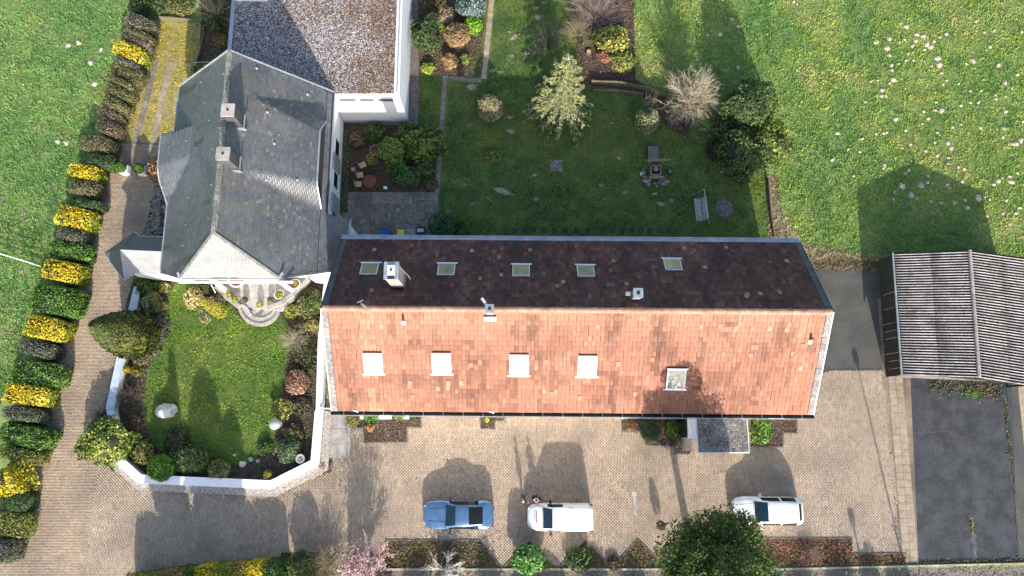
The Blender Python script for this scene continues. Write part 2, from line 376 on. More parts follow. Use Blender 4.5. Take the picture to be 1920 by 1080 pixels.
def twiggy(px, py, r, h, cols, label, name='bare_shrub', cat='shrub', n=260, th=.012, sub=3, loc=None, group=None, leaf=None, nl=0, ls=.05, up=.55):
    rng = rs(); x, y, _ = loc if loc else P(px, py, h * .6)
    t = thing(name, label, cat, (x, y, 0), group)
    d = rng.normal(size=(n, 3)); d[:, 2] = np.abs(d[:, 2]) + up; d /= np.linalg.norm(d, axis=1)[:, None]
    tips = np.array((x, y, .05)) + d * np.array((r * 1.25, r * 1.25, h)) * rng.uniform(.6, 1.05, (n, 1))
    pa = grow((x, y, .03), tips, 5, .09, rng, .1)
    parts = [tubes(pa, th * rng.uniform(.8, 1.6, n), th * .4, cols, rng)]
    k = sub * n; src = rng.randint(0, n, k); f = rng.randint(2, 5, k); b = pa[src, f]
    d2 = d[src] + rng.normal(size=(k, 3)) * .55; tips2 = b + d2 * (r * rng.uniform(.15, .42, (k, 1)))
    parts.append(tubes(grow(b, tips2, 3, .1, rng), th * .55, th * .25, cols, rng))
    V, F, K = merge(parts); V[:, 2] = np.maximum(V[:, 2], .01)
    mesh('twigs', V, F, M['twig'], t, K)
    if leaf is not None:
        q = tips2[rng.randint(0, k, nl)] + rng.normal(size=(nl, 3)) * .09
        V, F, K = leafmesh(q, rng.normal(size=(nl, 3)), ls, palette(rng, nl, leaf), rng); V[:, 2] = np.maximum(V[:, 2], .01)
        mesh('foliage', V, F, M['leaf'], t, K)
    return t
# ------------------------------------------------------------------ ground sheets
def sheet(name, pts, z, m, kind='structure', world=False):
    pts = pts if world else [P(x, y)[:2] for x, y in pts]
    a = sum(pts[i][0] * pts[(i + 1) % len(pts)][1] - pts[(i + 1) % len(pts)][0] * pts[i][1] for i in range(len(pts)))
    if a < 0: pts = pts[::-1]
    o = mesh(name, [(p[0], p[1], z) for p in pts], [tuple(range(len(pts)))], m)
    o['kind'] = kind; return o
S_ = 400
sheet('ground', [(-S_, -S_), (S_, -S_), (S_, S_), (-S_, S_)], 0, M['field'], world=True)
lawn_back = [(765, 0), (1075, 0), (1085, 155), (1190, 178), (1260, 190), (1437, 325), (1447, 450), (1447, 600), (620, 600), (620, 440), (820, 440), (826, 240), (780, 236)]
lawn_back_w = [P(x, y)[:2] for x, y in lawn_back]
lawn_back_w = [(-8.3, 45), (P(1060, 0)[0], 45)] + lawn_back_w[1:]
sheet('back_lawn', lawn_back_w, .004, M['lawn'], world=True)
soil_front = [(250, 528), (612, 505), (612, 780), (598, 872), (510, 912), (255, 897), (213, 853), (197, 775), (240, 560)]
lawn_front = [(330, 528), (392, 526), (455, 598), (535, 590), (545, 640), (533, 700), (530, 740), (520, 790), (512, 835), (470, 868), (430, 872), (330, 862), (285, 832), (268, 770), (276, 700), (300, 640), (312, 570)]
# paved yard: joint bed, then the blocks themselves
drive_w = [P(212, 268)[:2], P(300, 268)[:2], P(300, 300)[:2], P(300, 440)[:2], P(330, 530)[:2], P(240, 560)[:2], P(192, 790)[:2], P(190, 866)[:2], P(152, 1082)[:2], P(87, 1500)[:2], P(-180, 1500)[:2], P(0, 1050)[:2], P(85, 770)[:2], P(150, 520)[:2]]
yard_w = [P(x, y)[:2] for x, y in [(188, 865), (250, 905), (510, 925), (590, 882), (604, 850), (604, 700), (1540, 700), (1560, 694), (1655, 694), (1702, 1058), (740, 1060), (600, 1060), (600, 1046), (528, 1046), (370, 1062), (240, 1076), (150, 1150), (148, 1088)]]
sheet('paved_drive', drive_w, .022, M['joint'], world=True)
sheet('paved_yard', yard_w, .026, M['joint'], world=True)
sheet('asphalt_side_yard', [(1440, 500), (1530, 489), (1664, 490), (1664, 696), (1540, 696), (1440, 600)], .012, M['asphalt_old'])
sheet('asphalt_edge_strip', [(1896, 716), (1912, 716), (1930, 1054), (1908, 1054)], .017, M['asphalt_old'])
sheet('tan_paved_strip', [(1906, 700), (2000, 700), (2000, 900), (1920, 840)], .019, M['slabtan'])
sheet('asphalt_forecourt', [(1690, 705), (2300, 712), (2300, 1056), (1717, 1054)], .014, M['asphalt'])
sheet('gravel_road', [(-200, 1500), (2400, 1500), (2400, 1058), (1700, 1066), (1450, 1072), (720, 1072), (520, 1086), (-200, 1100)], .003, M['road'])
sheet('dry_verge', [(1437, 328), (1456, 330), (1466, 400), (1505, 455), (1640, 478), (1664, 492), (1440, 500)], .007, M['dry'])
sheet('moss_yard', [(283, 38), (377, 45), (372, 120), (335, 272), (222, 270), (262, 140), (285, 80)], .007, M['moss'])
sheet('shade_border', [(377, -60), (436, -60), (434, 200), (335, 272), (372, 120), (377, 45)], .005, M['soil'])
sheet('annex_bed', [(640, 230), (826, 238), (817, 362), (648, 362)], .009, M['soil'])
sheet('north_bed', [(783, -60), (912, -60), (907, 60), (880, 130), (900, 143), (785, 142)], .009, M['soil'])
sheet('spruce_bed', [(1072, -60), (1187, -60), (1192, 150), (1240, 178), (1300, 210), (1290, 260), (1240, 230), (1200, 172), (1085, 158)], .009, M['soil'])
sheet('gravel_strip', [(774, -60), (790, -60), (784, 240), (640, 238), (648, 400), (620, 400), (620, 230)], .008, M['gravel_dark'])
sheet('garden_soil', soil_front, .05, M['soil'])
sheet('front_lawn', lawn_front, .055, M['lawn'])
sheet('hedge_soil', [(212, 268), (150, 520), (85, 770), (-30, 1130), (-90, 1130), (60, 770), (128, 520), (185, 300)], .030, M['soil'])
sheet('house_border', [(300, 298), (322, 298), (310, 445), (262, 443), (275, 420)], .035, M['soil'])
beds = [
 ('kerbed_bed', [(655, 785), (655, 801), (682, 802), (682, 829), (764, 829), (764, 801), (790, 801), (790, 770), (655, 770)]),
 ('kerbed_bed', [(901, 770), (901, 804), (928, 804), (928, 789), (946, 789), (946, 770)]),
 ('kerbed_bed', [(1165, 770), (1165, 808), (1202, 808), (1210, 834), (1262, 837), (1265, 851), (1294, 851), (1294, 770)]),
 ('kerbed_bed', [(1407, 770), (1407, 838), (1468, 838), (1468, 812), (1494, 812), (1494, 770)]),
 ('kerbed_bed', [(592, 862), (620, 862), (618, 886), (600, 888)]),
 ('roadside_bed', [(722, 1013), (900, 1013), (938, 1062), (722, 1064)]),
 ('roadside_bed', [(993, 1014), (1040, 1062), (945, 1062)]),
 ('roadside_bed', [(1097, 1012), (1146, 1062), (1050, 1062)]),
 ('roadside_bed', [(1195, 1010), (1245, 1062), (1150, 1062)]),
 ('roadside_bed', [(1400, 1009), (1597, 1009), (1597, 1038), (1698, 1038), (1698, 1058), (1400, 1062)]),
 ('roadside_bed', [(528, 1036), (735, 1036), (735, 1075), (528, 1080)]),
 ('roadside_bed', [(240, 1076), (370, 1060), (528, 1048), (528, 1110), (200, 1120)]),
]
bedpolys = []
for nm, pl in beds:
    b = sheet(nm, pl, .046, M['soil']); bedpolys.append(np.array([P(x, y)[:2] for x, y in pl]))
# kerb stones round the beds: each stone is a piece of its own
unit = None
def unitbox(m):
    """a box of size 1 with chamfered top, shared by all pieces of one material"""
    V = []; 
    for z, k in ((0, .5), (.85, .5), (1, .47)):
        V += [(-k, -k, z), (k, -k, z), (k, k, z), (-k, k, z)]
    F = [(8, 9, 10, 11)]
    for l in (0, 4):
        for i in range(4): F.append((l + i, l + (i + 1) % 4, l + 4 + (i + 1) % 4, l + 4 + i))
    me = bpy.data.meshes.new('piece'); me.from_pydata(V, [], F); me.materials.append(m); me.update(); return me
UB = {}
def piece(name, mkey, x, y, z, sx, sy, sz, rz=0, parent=None, rot=None):
    if mkey not in UB: UB[mkey] = unitbox(M[mkey])
    o = bpy.data.objects.new(name, UB[mkey]); C.objects.link(o)
    if parent is not None:
        l = root_of(parent); x -= l[0]; y -= l[1]; z -= l[2]; o.parent = parent
    o.location = (x, y, z); o.scale = (sx, sy, sz); o.rotation_euler = rot or (0, 0, rz)
    return o
rnd = random.Random(5)
def kerbline(pts, mkey='kerb', step=.5, wd=.08, ht=.075, z=0.0, name='garden_kerb', label=None, closed=False, w=False):
    q = pts if w else [P(x, y)[:2] for x, y in pts]
    root = thing(name, label, 'kerb', (q[0][0], q[0][1], 0))
    if closed: q = q + [q[0]]
    for a, b in zip(q[:-1], q[1:]):
        L = math.hypot(b[0] - a[0], b[1] - a[1]); n = max(1, round(L / step)); an = math.atan2(b[1] - a[1], b[0] - a[0])
        for i in range(n):
            t = (i + .5) / n
            piece('kerb_stone', mkey, a[0] + (b[0] - a[0]) * t, a[1] + (b[1] - a[1]) * t, z + rnd.uniform(-.004, .004), L / n - .012, wd, ht, an + rnd.uniform(-.01, .01), root)
    return root
kl = ['kerb around the stepped bark bed beside the white garden wall', 'kerb around the tiny bed with a yellow flower under the long gutter', 'kerb around the bed left of the grey entrance canopy',
      'kerb around the bed right of the grey entrance canopy', 'kerb around the small bed at the outer corner of the white garden wall', 'kerb along the long bed behind the blue car',
      'kerb of the triangular bed below the white van', 'kerb of the triangular bed right of the white van', 'kerb of the triangular bed left of the big dark tree', 'kerb along the rusty leaf-covered bed below the white estate car']
for i, ln in enumerate([
  [(655, 785), (655, 801), (682, 802), (682, 829), (764, 829), (764, 801), (790, 801), (790, 780)],
  [(901, 780), (901, 804), (928, 804), (928, 789), (946, 789), (946, 780)],
  [(1165, 780), (1165, 808), (1202, 808), (1210, 834), (1262, 837), (1265, 851), (1294, 851)],
  [(1407, 838), (1468, 838), (1468, 812), (1494, 812), (1494, 780)],
  [(618, 862), (618, 886), (600, 888)],
  [(722, 1013), (900, 1013), (938, 1062)], [(945, 1062), (993, 1014), (1040, 1062)], [(1050, 1062), (1097, 1012), (1146, 1062)],
  [(1150, 1062), (1195, 1010), (1245, 1062)], [(1400, 1009), (1597, 1009), (1597, 1038), (1698, 1038)]]):
    kerbline(ln, label=kl[i])
kerbline([(720, 1067), (1450, 1067), (1700, 1061), (1920, 1056), (2000, 1056)], 'kerbl', .8, .12, .13, label='long pale kerb between the yard beds and the gravel road', name='road_kerb')
kerbline([(212, 268), (150, 520), (85, 770), (0, 1050), (-30, 1130)], 'kerb', .8, .08, .05, label='low kerb along the hedge side of the driveway', name='drive_kerb')
kerbline([(660, 800), (640, 905), (636, 1000)], 'kerb', .9, .05, .034, label='dark strip of edging crossing the yard below the wall gap', name='yard_edging')
kerbline([(188, 868), (172, 960), (150, 1078)], 'kerb', .9, .05, .034, label='edging line where the driveway meets the yard paving', name='drive_edging')
kerbline([(222, 268), (300, 271)], 'kerb', .6, .12, .06, label='edging between the driveway and the mossy yard', name='moss_edging')
kerbline([(1664, 486), (1668, 600), (1688, 705), (1925, 716)], 'concrete', 1.0, .16, .10, label='concrete plinth kerb around the corrugated carport', name='carport_kerb')

# ---- paving blocks as real geometry
def blocks(name, poly, lx, ly, holes, seed, cols, z=.036, rot=0.0):
    rng = np.random.RandomState(seed); poly = np.array(poly)
    x0, y0 = poly.min(0); x1, y1 = poly.max(0); y0 = max(y0, -14.5)
    nx = int((x1 - x0) / lx) + 1; ny = int((y1 - y0) / ly) + 1
    I, J = np.meshgrid(np.arange(nx), np.arange(ny), indexing='ij'); I = I.ravel(); J = J.ravel()
    if lx > ly: X = x0 + (I + .5 * (J % 2)) * lx; Y = y0 + J * ly
    else: X = x0 + I * lx; Y = y0 + (J + .5 * (I % 2)) * ly
    k = inpoly(X, Y, poly)
    for h in holes: k &= ~inpoly(X, Y, h)
    X = X[k]; Y = Y[k]; n = len(X); g = .0045
    hx = lx / 2 - g; hy = ly / 2 - g
    sx = np.array([-1, 1, 1, -1]); sy = np.array([-1, -1, 1, 1])
    ja = rng.normal(size=n) * .02; zz = z + rng.normal(size=n) * .0018 + (fnoise(X, Y, 2.5, seed) - .5) * .012
    tx = rng.normal(size=(n, 1)) * .02; ty = rng.normal(size=(n, 1)) * .02
    dx = sx * hx * .95; dy = sy * hy * .97
    VX = X[:, None] + dx - dy * ja[:, None]; VY = Y[:, None] + dy + dx * ja[:, None]; VZ = zz[:, None] + dx * tx + dy * ty
    BX = X[:, None] + sx * hx; BY = Y[:, None] + sy * hy; BZ = np.full((n, 4), z - .009)
    V = np.concatenate([np.stack([VX, VY, VZ], -1), np.stack([BX, BY, BZ], -1)], 1).reshape(-1, 3)
    b = np.arange(n)[:, None] * 8
    F = np.concatenate([b + np.array([[0, 1, 2, 3]])] + [b + np.array([[i, i + 4, (i + 1) % 4 + 4, (i + 1) % 4]]) for i in range(4)], 0)
    c = np.array(cols)[rng.choice(len(cols), n)] * rng.uniform(.88, 1.11, (n, 1))
    K = np.repeat(np.clip(c, 0, 1), 8, axis=0)
    o = mesh(name, V, F, M['paver'], None, K); o['kind'] = 'stuff'; return o, n
pc = [(.41, .315, .22), (.38, .295, .215), (.44, .34, .24), (.37, .285, .22), (.33, .265, .20), (.41, .32, .245)]
hole_front = np.array([P(x, y)[:2] for x, y in soil_front])
step_area = np.array([P(x, y)[:2] for x, y in [(600, 770), (655, 770), (655, 858), (624, 858), (624, 866), (598, 866)]])
o, n1 = blocks('paving_blocks', drive_w, .20, .10, [hole_front], 3, [(.41, .31, .215), (.385, .295, .21), (.44, .335, .235), (.36, .275, .20)])
o, n2 = blocks('paving_blocks', yard_w, .105, .205, bedpolys + [hole_front, step_area, np.array([P(x, y)[:2] for x, y in [(1648, 560), (1720, 560), (1760, 1070), (1692, 1070)]])], 4, pc)
print('blocks', n1, n2)
# ---- tan slab strip beside the asphalt, slabs one by one
sheet('slab_strip_bed', [(1645, 560), (1700, 560), (1722, 1062), (1682, 1062)], .031, M['joint'])
ss = bpy.data.objects.new('slab_strip', None); C.objects.link(ss); ss['kind'] = 'structure'
a0 = P(1662, 560); a1 = P(1703, 1060); n = 36
for i in range(n):
    for j in range(2 if i > 5 else 1):
        t = (i + .5) / n; x = a0[0] + (a1[0] - a0[0]) * t - .1 + j * .52; y = a0[1] + (a1[1] - a0[1]) * t
        piece('slab', 'slabtan', x, y, .0, .5, abs(a1[1] - a0[1]) / n - .015, .045 + rnd.uniform(0, .006), rnd.uniform(-.008, .008), ss)
# ---- terrace behind the house: stone slabs of mixed size
pt = bpy.data.objects.new('patio', None); C.objects.link(pt); pt['kind'] = 'structure'
sheet('patio_bed', [(650, 360), (821, 360), (826, 450), (640, 450)], .012, M['joint'])
x0, ytop, _ = P(651, 361); x1 = P(821, 361)[0]; y = ytop
occ = {}
U = .31; nx = int((x1 - x0) / U); ny = 13
for j in range(ny):
    for i in range(nx):
        if (i, j) in occ: continue
        opts = [(2, 2), (2, 1), (1, 2), (3, 2), (2, 3), (1, 1), (2, 2)]; rnd.shuffle(opts)
        for a, b in opts + [(1, 1)]:
            if i + a <= nx and j + b <= ny and all((i + p, j + q) not in occ for p in range(a) for q in range(b)):
                for p in range(a):
                    for q in range(b): occ[(i + p, j + q)] = 1
                o = piece('slab', 'slab', x0 + (i + a / 2) * U, ytop - (j + b / 2) * U, .012, a * U - .02, b * U - .02, .03 + rnd.uniform(0, .008), 0, pt)
                break
# ---- garden paths of single slabs
gp = bpy.data.objects.new('garden_path', None); C.objects.link(gp); gp['kind'] = 'structure'
def slabpath(pts, wd, step, mkey='slab', name='slab', root=gp):
    q = [P(x, y)[:2] for x, y in pts]
    for a, b in zip(q[:-1], q[1:]):
        L = math.hypot(b[0] - a[0], b[1] - a[1]); n = max(1, round(L / step)); an = math.atan2(b[1] - a[1], b[0] - a[0])
        for i in range(n):
            t = (i + .5) / n
            piece(name, mkey, a[0] + (b[0] - a[0]) * t, a[1] + (b[1] - a[1]) * t, 0, L / n - .02, wd * rnd.uniform(.93, 1.05), .035 + rnd.uniform(0, .012), an + rnd.uniform(-.03, .03), root)
slabpath([(835, 142), (819, 362)], .36, .42)
slabpath([(842, 147), (903, 152)], .36, .42)
slabpath([(907, 148), (918, 40), (926, -50)], .42, .42, 'slabtan')
mp = bpy.data.objects.new('wheel_tracks', None); C.objects.link(mp); mp['kind'] = 'structure'
slabpath([(293, 110), (275, 190), (253, 270)], .42, .55, 'slab', root=mp)
slabpath([(322, 115), (303, 190), (288, 272)], .46, .55, 'slabtan', root=mp)
# concrete steps area and rusty mat by the wall gap
sheet('landing_bed', [(606, 776), (657, 776), (657, 858), (624, 858), (604, 862)], .045, M['concrete'])
fs = bpy.data.objects.new('concrete_landing', None); C.objects.link(fs); fs['kind'] = 'structure'
for i in range(3):
    for j in range(2):
        x, y, _ = P(620 + j * 24, 790 + i * 27); piece('slab', 'concrete', x, y, .006, .87, .97, .055 + .01 * (2 - i), 0, fs)
t = thing('door_mat', 'rust brown plate on the ground beside the white garden wall', 'mat', P(602, 848)); m_ = MB(); x, y, _ = P(602, 846); m_.box(x - .42, x + .38, y - .55, y + .6, .05, .075); m_.build('mat_plate', M['rust'], t)
x, y, _ = P(1190, 948); t = thing('drain_cover', 'narrow pale grey strip on the paving right of the white van', 'drain cover', (x, y, .03)); m_ = MB(); m_.box(x - .09, x + .09, y - .62, y + .62, .036, .05); m_.build('strip_plate', M['zinc'], t); m_ = MB(); m_.box(x - .16, x + .16, y + .63, y + .9, .036, .046); m_.build('end_stone', M['terrace'], t)

# ------------------------------------------------------------------ grass with relief
def grass(name, poly, dens, h, cols, seed, holes=(), z=.01, wd=.042, clump=.45):
    rng = np.random.RandomState(seed); poly = np.array(poly); x0, y0 = poly.min(0); x1, y1 = poly.max(0)
    n = int((x1 - x0) * (y1 - y0) * dens); X = rng.uniform(x0, x1, n); Y = rng.uniform(y0, y1, n)
    k = inpoly(X, Y, poly)
    for q in holes: k &= ~inpoly(X, Y, q)
    X = X[k]; Y = Y[k]; n = len(X)
    cl = fnoise(X, Y, clump, seed + 5); big = fnoise(X, Y, 4.2, seed + 9); mid = fnoise(X, Y, 1.3, seed + 13)
    H = h * (.35 + 1.5 * np.clip(cl - .25, 0, 1)) * rng.uniform(.6, 1.4, n)
    a = rng.uniform(0, 6.28, n); W = wd * rng.uniform(.6, 1.5, n) * (.7 + .6 * cl); ln = H * rng.uniform(.3, 1.1, n); b = a + rng.normal(size=n) * .9 + 1.57
    V = np.stack([np.stack([X - np.cos(a) * W, Y - np.sin(a) * W, np.full(n, z)], -1), np.stack([X + np.cos(a) * W, Y + np.sin(a) * W, np.full(n, z)], -1),
                  np.stack([X + np.cos(b) * ln, Y + np.sin(b) * ln, z + H], -1)], 1).reshape(-1, 3)
    F = np.arange(3 * n).reshape(n, 3); cols = np.array(cols)
    u = np.clip(big * 1.9 - .45 + (mid - .5) * .9 + rng.normal(size=n) * .07, 0, .999) * (len(cols) - 1)
    i = u.astype(int); f = (u - i)[:, None]; c = cols[i] * (1 - f) + cols[i + 1] * f
    c = c * rng.uniform(.88, 1.12, (n, 1)) * (.62 + .75 * cl[:, None]); K = np.repeat(np.clip(c, 0, 1), 3, axis=0)  # blades darker in low clumps, so relief shade is in the colour
    o = mesh(name, V, F, M['grass'], None, K); o['kind'] = 'stuff'; print(name, n); return o
gf = [(.12, .25, .07), (.19, .32, .075), (.30, .39, .09), (.42, .43, .15)]
gl = [(.035, .10, .03), (.06, .14, .022), (.12, .18, .025), (.22, .23, .04)]
field_r = [P(1185, -20)[:2], P(1990, -20)[:2], P(1960, 560)[:2], P(1640, 492)[:2], P(1505, 455)[:2], P(1466, 400)[:2], P(1450, 320)[:2], P(1437, 325)[:2], P(1300, 205)[:2], P(1192, 150)[:2]]
field_l = [P(-40, -20)[:2], P(290, -20)[:2], P(240, 80)[:2], P(180, 250)[:2], P(110, 520)[:2], P(0, 760)[:2], P(-60, 900)[:2]]
grass('meadow_grass', field_r, 230, .11, gf, 11)
grass('meadow_grass', field_l, 230, .11, [(.12, .26, .085), (.17, .33, .10), (.23, .37, .11), (.33, .40, .15)], 12)
hb = [np.array([P(x, y)[:2] for x, y in q]) for q in ([(783, -60), (912, -60), (907, 60), (880, 130), (900, 143), (785, 142)], [(640, 230), (824, 238), (818, 362), (650, 362)], [(774, -60), (790, -60), (784, 240), (640, 238)],
      [(827, 140), (845, 140), (828, 365), (810, 365)], [(835, 140), (912, 142), (912, 156), (835, 153)], [(900, 150), (914, -60), (936, -60), (916, 150)])]
lb2 = lawn_back_w[:11] + [P(820, 455)[:2]] + [P(820, 440)[:2], P(826, 240)[:2], P(780, 236)[:2]]
lb2 = [p for p in lb2 if p[1] > 11.0 or True]
grass('lawn_grass', [(-8.3, 34), (P(1060, 0)[0], 34)] + [P(x, y)[:2] for x, y in [(1075, 0), (1085, 155), (1190, 178), (1260, 190), (1437, 325), (1447, 455), (820, 455), (826, 240), (780, 236)]], 130, .055, gl, 13, hb, wd=.05, clump=.8)
grass('lawn_grass', [P(x, y)[:2] for x, y in lawn_front], 190, .06, [(.10, .25, .025), (.14, .31, .025), (.20, .34, .03), (.29, .36, .06)], 14, z=.055, wd=.05, clump=.5)
grass('moss_tufts', [P(x, y)[:2] for x, y in [(283, 38), (377, 45), (372, 120), (335, 272), (222, 270), (262, 140), (285, 80)]], 200, .05, [(.20, .28, .05), (.44, .38, .05), (.60, .46, .06), (.56, .48, .26)], 15,
      [np.array([P(x, y)[:2] for x, y in q]) for q in ([(285, 110), (301, 110), (262, 274), (244, 272)], [(314, 114), (332, 114), (297, 274), (279, 274)])], clump=.6)
grass('dry_tufts', [P(x, y)[:2] for x, y in [(1437, 328), (1456, 330), (1466, 400), (1505, 455), (1640, 478), (1664, 492), (1440, 500)]], 170, .10, [(.12, .15, .05), (.30, .24, .13), (.38, .30, .18), (.22, .20, .10)], 16)
def litter(name, poly, dens, cols, seed, z=.04, s=.07, hole=None):
    rng = np.random.RandomState(seed); poly = np.array(poly); x0, y0 = poly.min(0); x1, y1 = poly.max(0)
    n = int((x1 - x0) * (y1 - y0) * dens); X = rng.uniform(x0, x1, n); Y = rng.uniform(y0, y1, n); k = inpoly(X, Y, poly)
    if hole is not None: k &= ~inpoly(X, Y, hole)
    X = X[k]; Y = Y[k]; n = len(X)
    V, F, K = leafmesh(np.stack([X, Y, z + rng.rand(n) * .05], -1), np.tile((0, 0, 1.), (n, 1)), s, palette(rng, n, cols), rng, 1.6, .6)
    V[:, 2] = np.maximum(V[:, 2], z - .002); o = mesh(name, V, F, M['leaf'], None, K); o['kind'] = 'stuff'
barkc = [(.13, .085, .06), (.20, .14, .10), (.09, .06, .045), (.26, .19, .13)]
for i, q in enumerate(bedpolys[:5]): litter('bark_mulch', q, 160, barkc, 40 + i, .048, .06)
for i, q in enumerate(bedpolys[5:]): litter('fallen_leaves', q, 150, [(.16, .11, .05), (.10, .12, .03), (.22, .13, .06), (.07, .08, .03)] if i != 4 else [(.24, .09, .05), (.30, .13, .07), (.15, .07, .04), (.16, .16, .05)], 50 + i, .048, .09)
litter('bed_litter', [P(x, y)[:2] for x, y in soil_front], 130, [(.12, .085, .06), (.17, .12, .085), (.07, .09, .03), (.09, .12, .03), (.22, .16, .11)], 60, .05, .07, [P(x, y)[:2] for x, y in lawn_front])
litter('bed_litter', [P(x, y)[:2] for x, y in [(650, 238), (824, 238), (817, 360), (650, 360)]], 90, [(.10, .06, .045), (.05, .07, .025), (.13, .09, .06)], 61, .012, .08)
litter('bed_litter', [P(x, y)[:2] for x, y in [(785, -20), (912, -20), (905, 143), (785, 142)]], 130, [(.16, .10, .08), (.08, .14, .03), (.22, .15, .10), (.12, .07, .05)], 62, .012, .08)
litter('bed_litter', [P(x, y)[:2] for x, y in [(1072, -20), (1187, -20), (1192, 150), (1240, 178), (1300, 210), (1290, 260), (1240, 230), (1200, 172), (1085, 158)]], 130, [(.13, .08, .07), (.18, .12, .09), (.08, .07, .04)], 63, .012, .08)
litter('bed_litter', [P(x, y)[:2] for x, y in [(377, -20), (436, -20), (434, 200), (345, 200), (372, 120), (377, 45)]], 130, [(.10, .08, .05), (.05, .09, .03), (.16, .12, .05)], 64, .01, .09)
litter('verge_litter', [P(x, y)[:2] for x, y in [(-100, 1110), (2000, 1110), (2000, 1062), (1500, 1070), (720, 1072), (520, 1084)]], 60, [(.30, .18, .12), (.20, .16, .12), (.10, .14, .04), (.35, .22, .16)], 65, .01, .08)
litter('ivy_leaves', [P(x, y)[:2] for x, y in [(645, 245), (656, 245), (652, 398), (637, 398)]], 500, [(.04, .08, .02), (.07, .11, .03), (.16, .14, .12)], 66, .04, .10)

# ------------------------------------------------------------------ molehills and bare patches
def hillmesh(seed, m, flat=1.0):
    rng = np.random.RandomState(seed); V = [(0, 0, .12 * flat)]; F = []
    n = 11; rings = [(.45, .10), (.8, .05), (1.05, -.01)]
    for r, z in rings:
        for k in range(n):
            a = 6.283 * k / n; q = r * rng.uniform(.8, 1.2); V.append((q * math.cos(a), q * math.sin(a), max(-.01, z * flat * rng.uniform(.7, 1.3))))
    for k in range(n): F.append((0, 1 + k, 1 + (k + 1) % n))
    for l in range(2):
        for k in range(n): F.append((1 + l * n + k, 1 + (l + 1) * n + k, 1 + (l + 1) * n + (k + 1) % n, 1 + l * n + (k + 1) % n))
    me = bpy.data.meshes.new('molehill'); me.from_pydata(V, [], F); me.materials.append(m); me.update()
    me.polygons.foreach_set('use_smooth', [True] * len(me.polygons)); return me
def patchmesh(seed):
    rng = np.random.RandomState(seed); n = 260; c = rng.normal(size=(5, 2)) * .27; q = c[rng.randint(0, 5, n)] + rng.normal(size=(n, 2)) * .26; s_ = rng.uniform(.05, .16, n); V = []; F = []
    for (x, y), s in zip(q, s_):
        a = rng.uniform(0, 6.28); b = len(V); V += [(x + s * math.cos(a + k * 1.571), y + s * math.sin(a + k * 1.571), .03 + rng.uniform(0, .03)) for k in range(4)]; F.append((b, b + 1, b + 2, b + 3))
    me = bpy.data.meshes.new('bare_patch'); me.from_pydata(V, [], F); me.materials.append(M['patch']); me.update(); return me
HM = [hillmesh(i, M['mole']) for i in range(5)]; HB = [patchmesh(20 + i) for i in range(6)]
def hill(px, py, r, meshes, name, label, cat, group, sy=1.0):
    x, y, _ = P(px, py); o = bpy.data.objects.new(name, rnd.choice(meshes)); C.objects.link(o)
    o.location = (x, y, .015); r *= rnd.uniform(.85, 1.15); o.scale = (r, r * sy * rnd.uniform(.6, 1.1), .75); o.rotation_euler = (0, 0, rnd.uniform(-.6, .6) + (0 if sy != 1 else rnd.uniform(0, 6)))
    props(o, label, cat, group)
big = [(1699, 50), (1719, 65), (1643, 79), (1667, 73), (1663, 90), (1716, 77), (1731, 68), (1738, 83), (1745, 88), (1758, 109), (1761, 122), (1675, 150), (1654, 169), (1765, 207), (1824, 114), (1872, 122), (1679, 224), (1691, 349), (1727, 348), (1884, 155), (1898, 270), (1905, 270), (1914, 263), (1708, 365), (1834, 371), (1882, 242), (1777, 268), (1783, 278), (1896, 341), (1872, 339)]
sm = [(1667, 104), (1671, 123), (1672, 132), (1686, 80), (1695, 74), (1685, 120), (1698, 114), (1702, 101), (1711, 99), (1710, 86), (1732, 116), (1712, 113), (1751, 78), (1761, 70), (1774, 64), (1733, 93), (1765, 137), (1774, 151), (1768, 158), (1746, 124), (1632, 153), (1645, 151), (1668, 156), (1643, 181), (1653, 180), (1660, 180), (1622, 191), (1845, 61), (1864, 57), (1856, 88), (1843, 109), (1811, 120), (1797, 157), (1819, 171), (1839, 170), (1866, 178), (1867, 186), (1889, 157), (1897, 165), (1755, 192), (1753, 207), (1732, 209), (1819, 193), (1834, 192), (1801, 198), (1740, 222), (1729, 232), (1786, 239), (1801, 234), (1757, 249), (1698, 245), (1662, 248), (1656, 250), (1642, 251), (1617, 260), (1885, 209), (1918, 228), (1880, 257), (1752, 267), (1778, 296), (1707, 271), (1691, 278), (1735, 283), (1757, 292), (1777, 306), (1796, 313), (1807, 317), (1658, 310), (1656, 315), (1704, 319), (1697, 325), (1878, 334), (1893, 331), (1909, 311), (1904, 400), (1740, 330), (1739, 342), (1776, 347), (1781, 352), (1803, 341), (1863, 346), (1855, 374), (1845, 369), (1887, 376), (1912, 390), (1718, 372), (1745, 378), (1765, 381), (1789, 380), (1809, 376), (1814, 390), (1677, 361), (1675, 374), (1838, 240), (1907, 325), (1488, 3), (1494, 8), (1372, 36), (1385, 50), (1327, 66), (1350, 65), (1383, 127), (1600, 330), (1590, 280), (1570, 250), (1612, 285), (1843, 150), (1560, 300), (1450, 175), (1880, 400), (1893, 420), (1850, 405), (1915, 60), (1907, 140), (1830, 40)]
for p in big: hill(*p, .25, HM, 'molehill', 'large pale molehill of crumbly earth in the meadow right of the garden', 'molehill', 'large molehills in the meadow')
for p in sm: hill(*p, .145, HM, 'molehill', 'small pale molehill of crumbly earth in the meadow right of the garden', 'molehill', 'small molehills in the meadow')
for p in [(128, 85), (88, 50), (80, 80), (148, 80), (190, 93), (178, 157), (73, 240), (170, 118), (78, 57), (5, 370), (8, 625), (25, 562), (42, 510), (43, 412), (90, 350), (108, 265), (125, 268), (45, 400)]:
    hill(*p, .22, HM if p[0] > 100 else HB, 'molehill', 'small earth mound in the meadow left of the hedge', 'molehill', 'earth mounds left of the hedge')
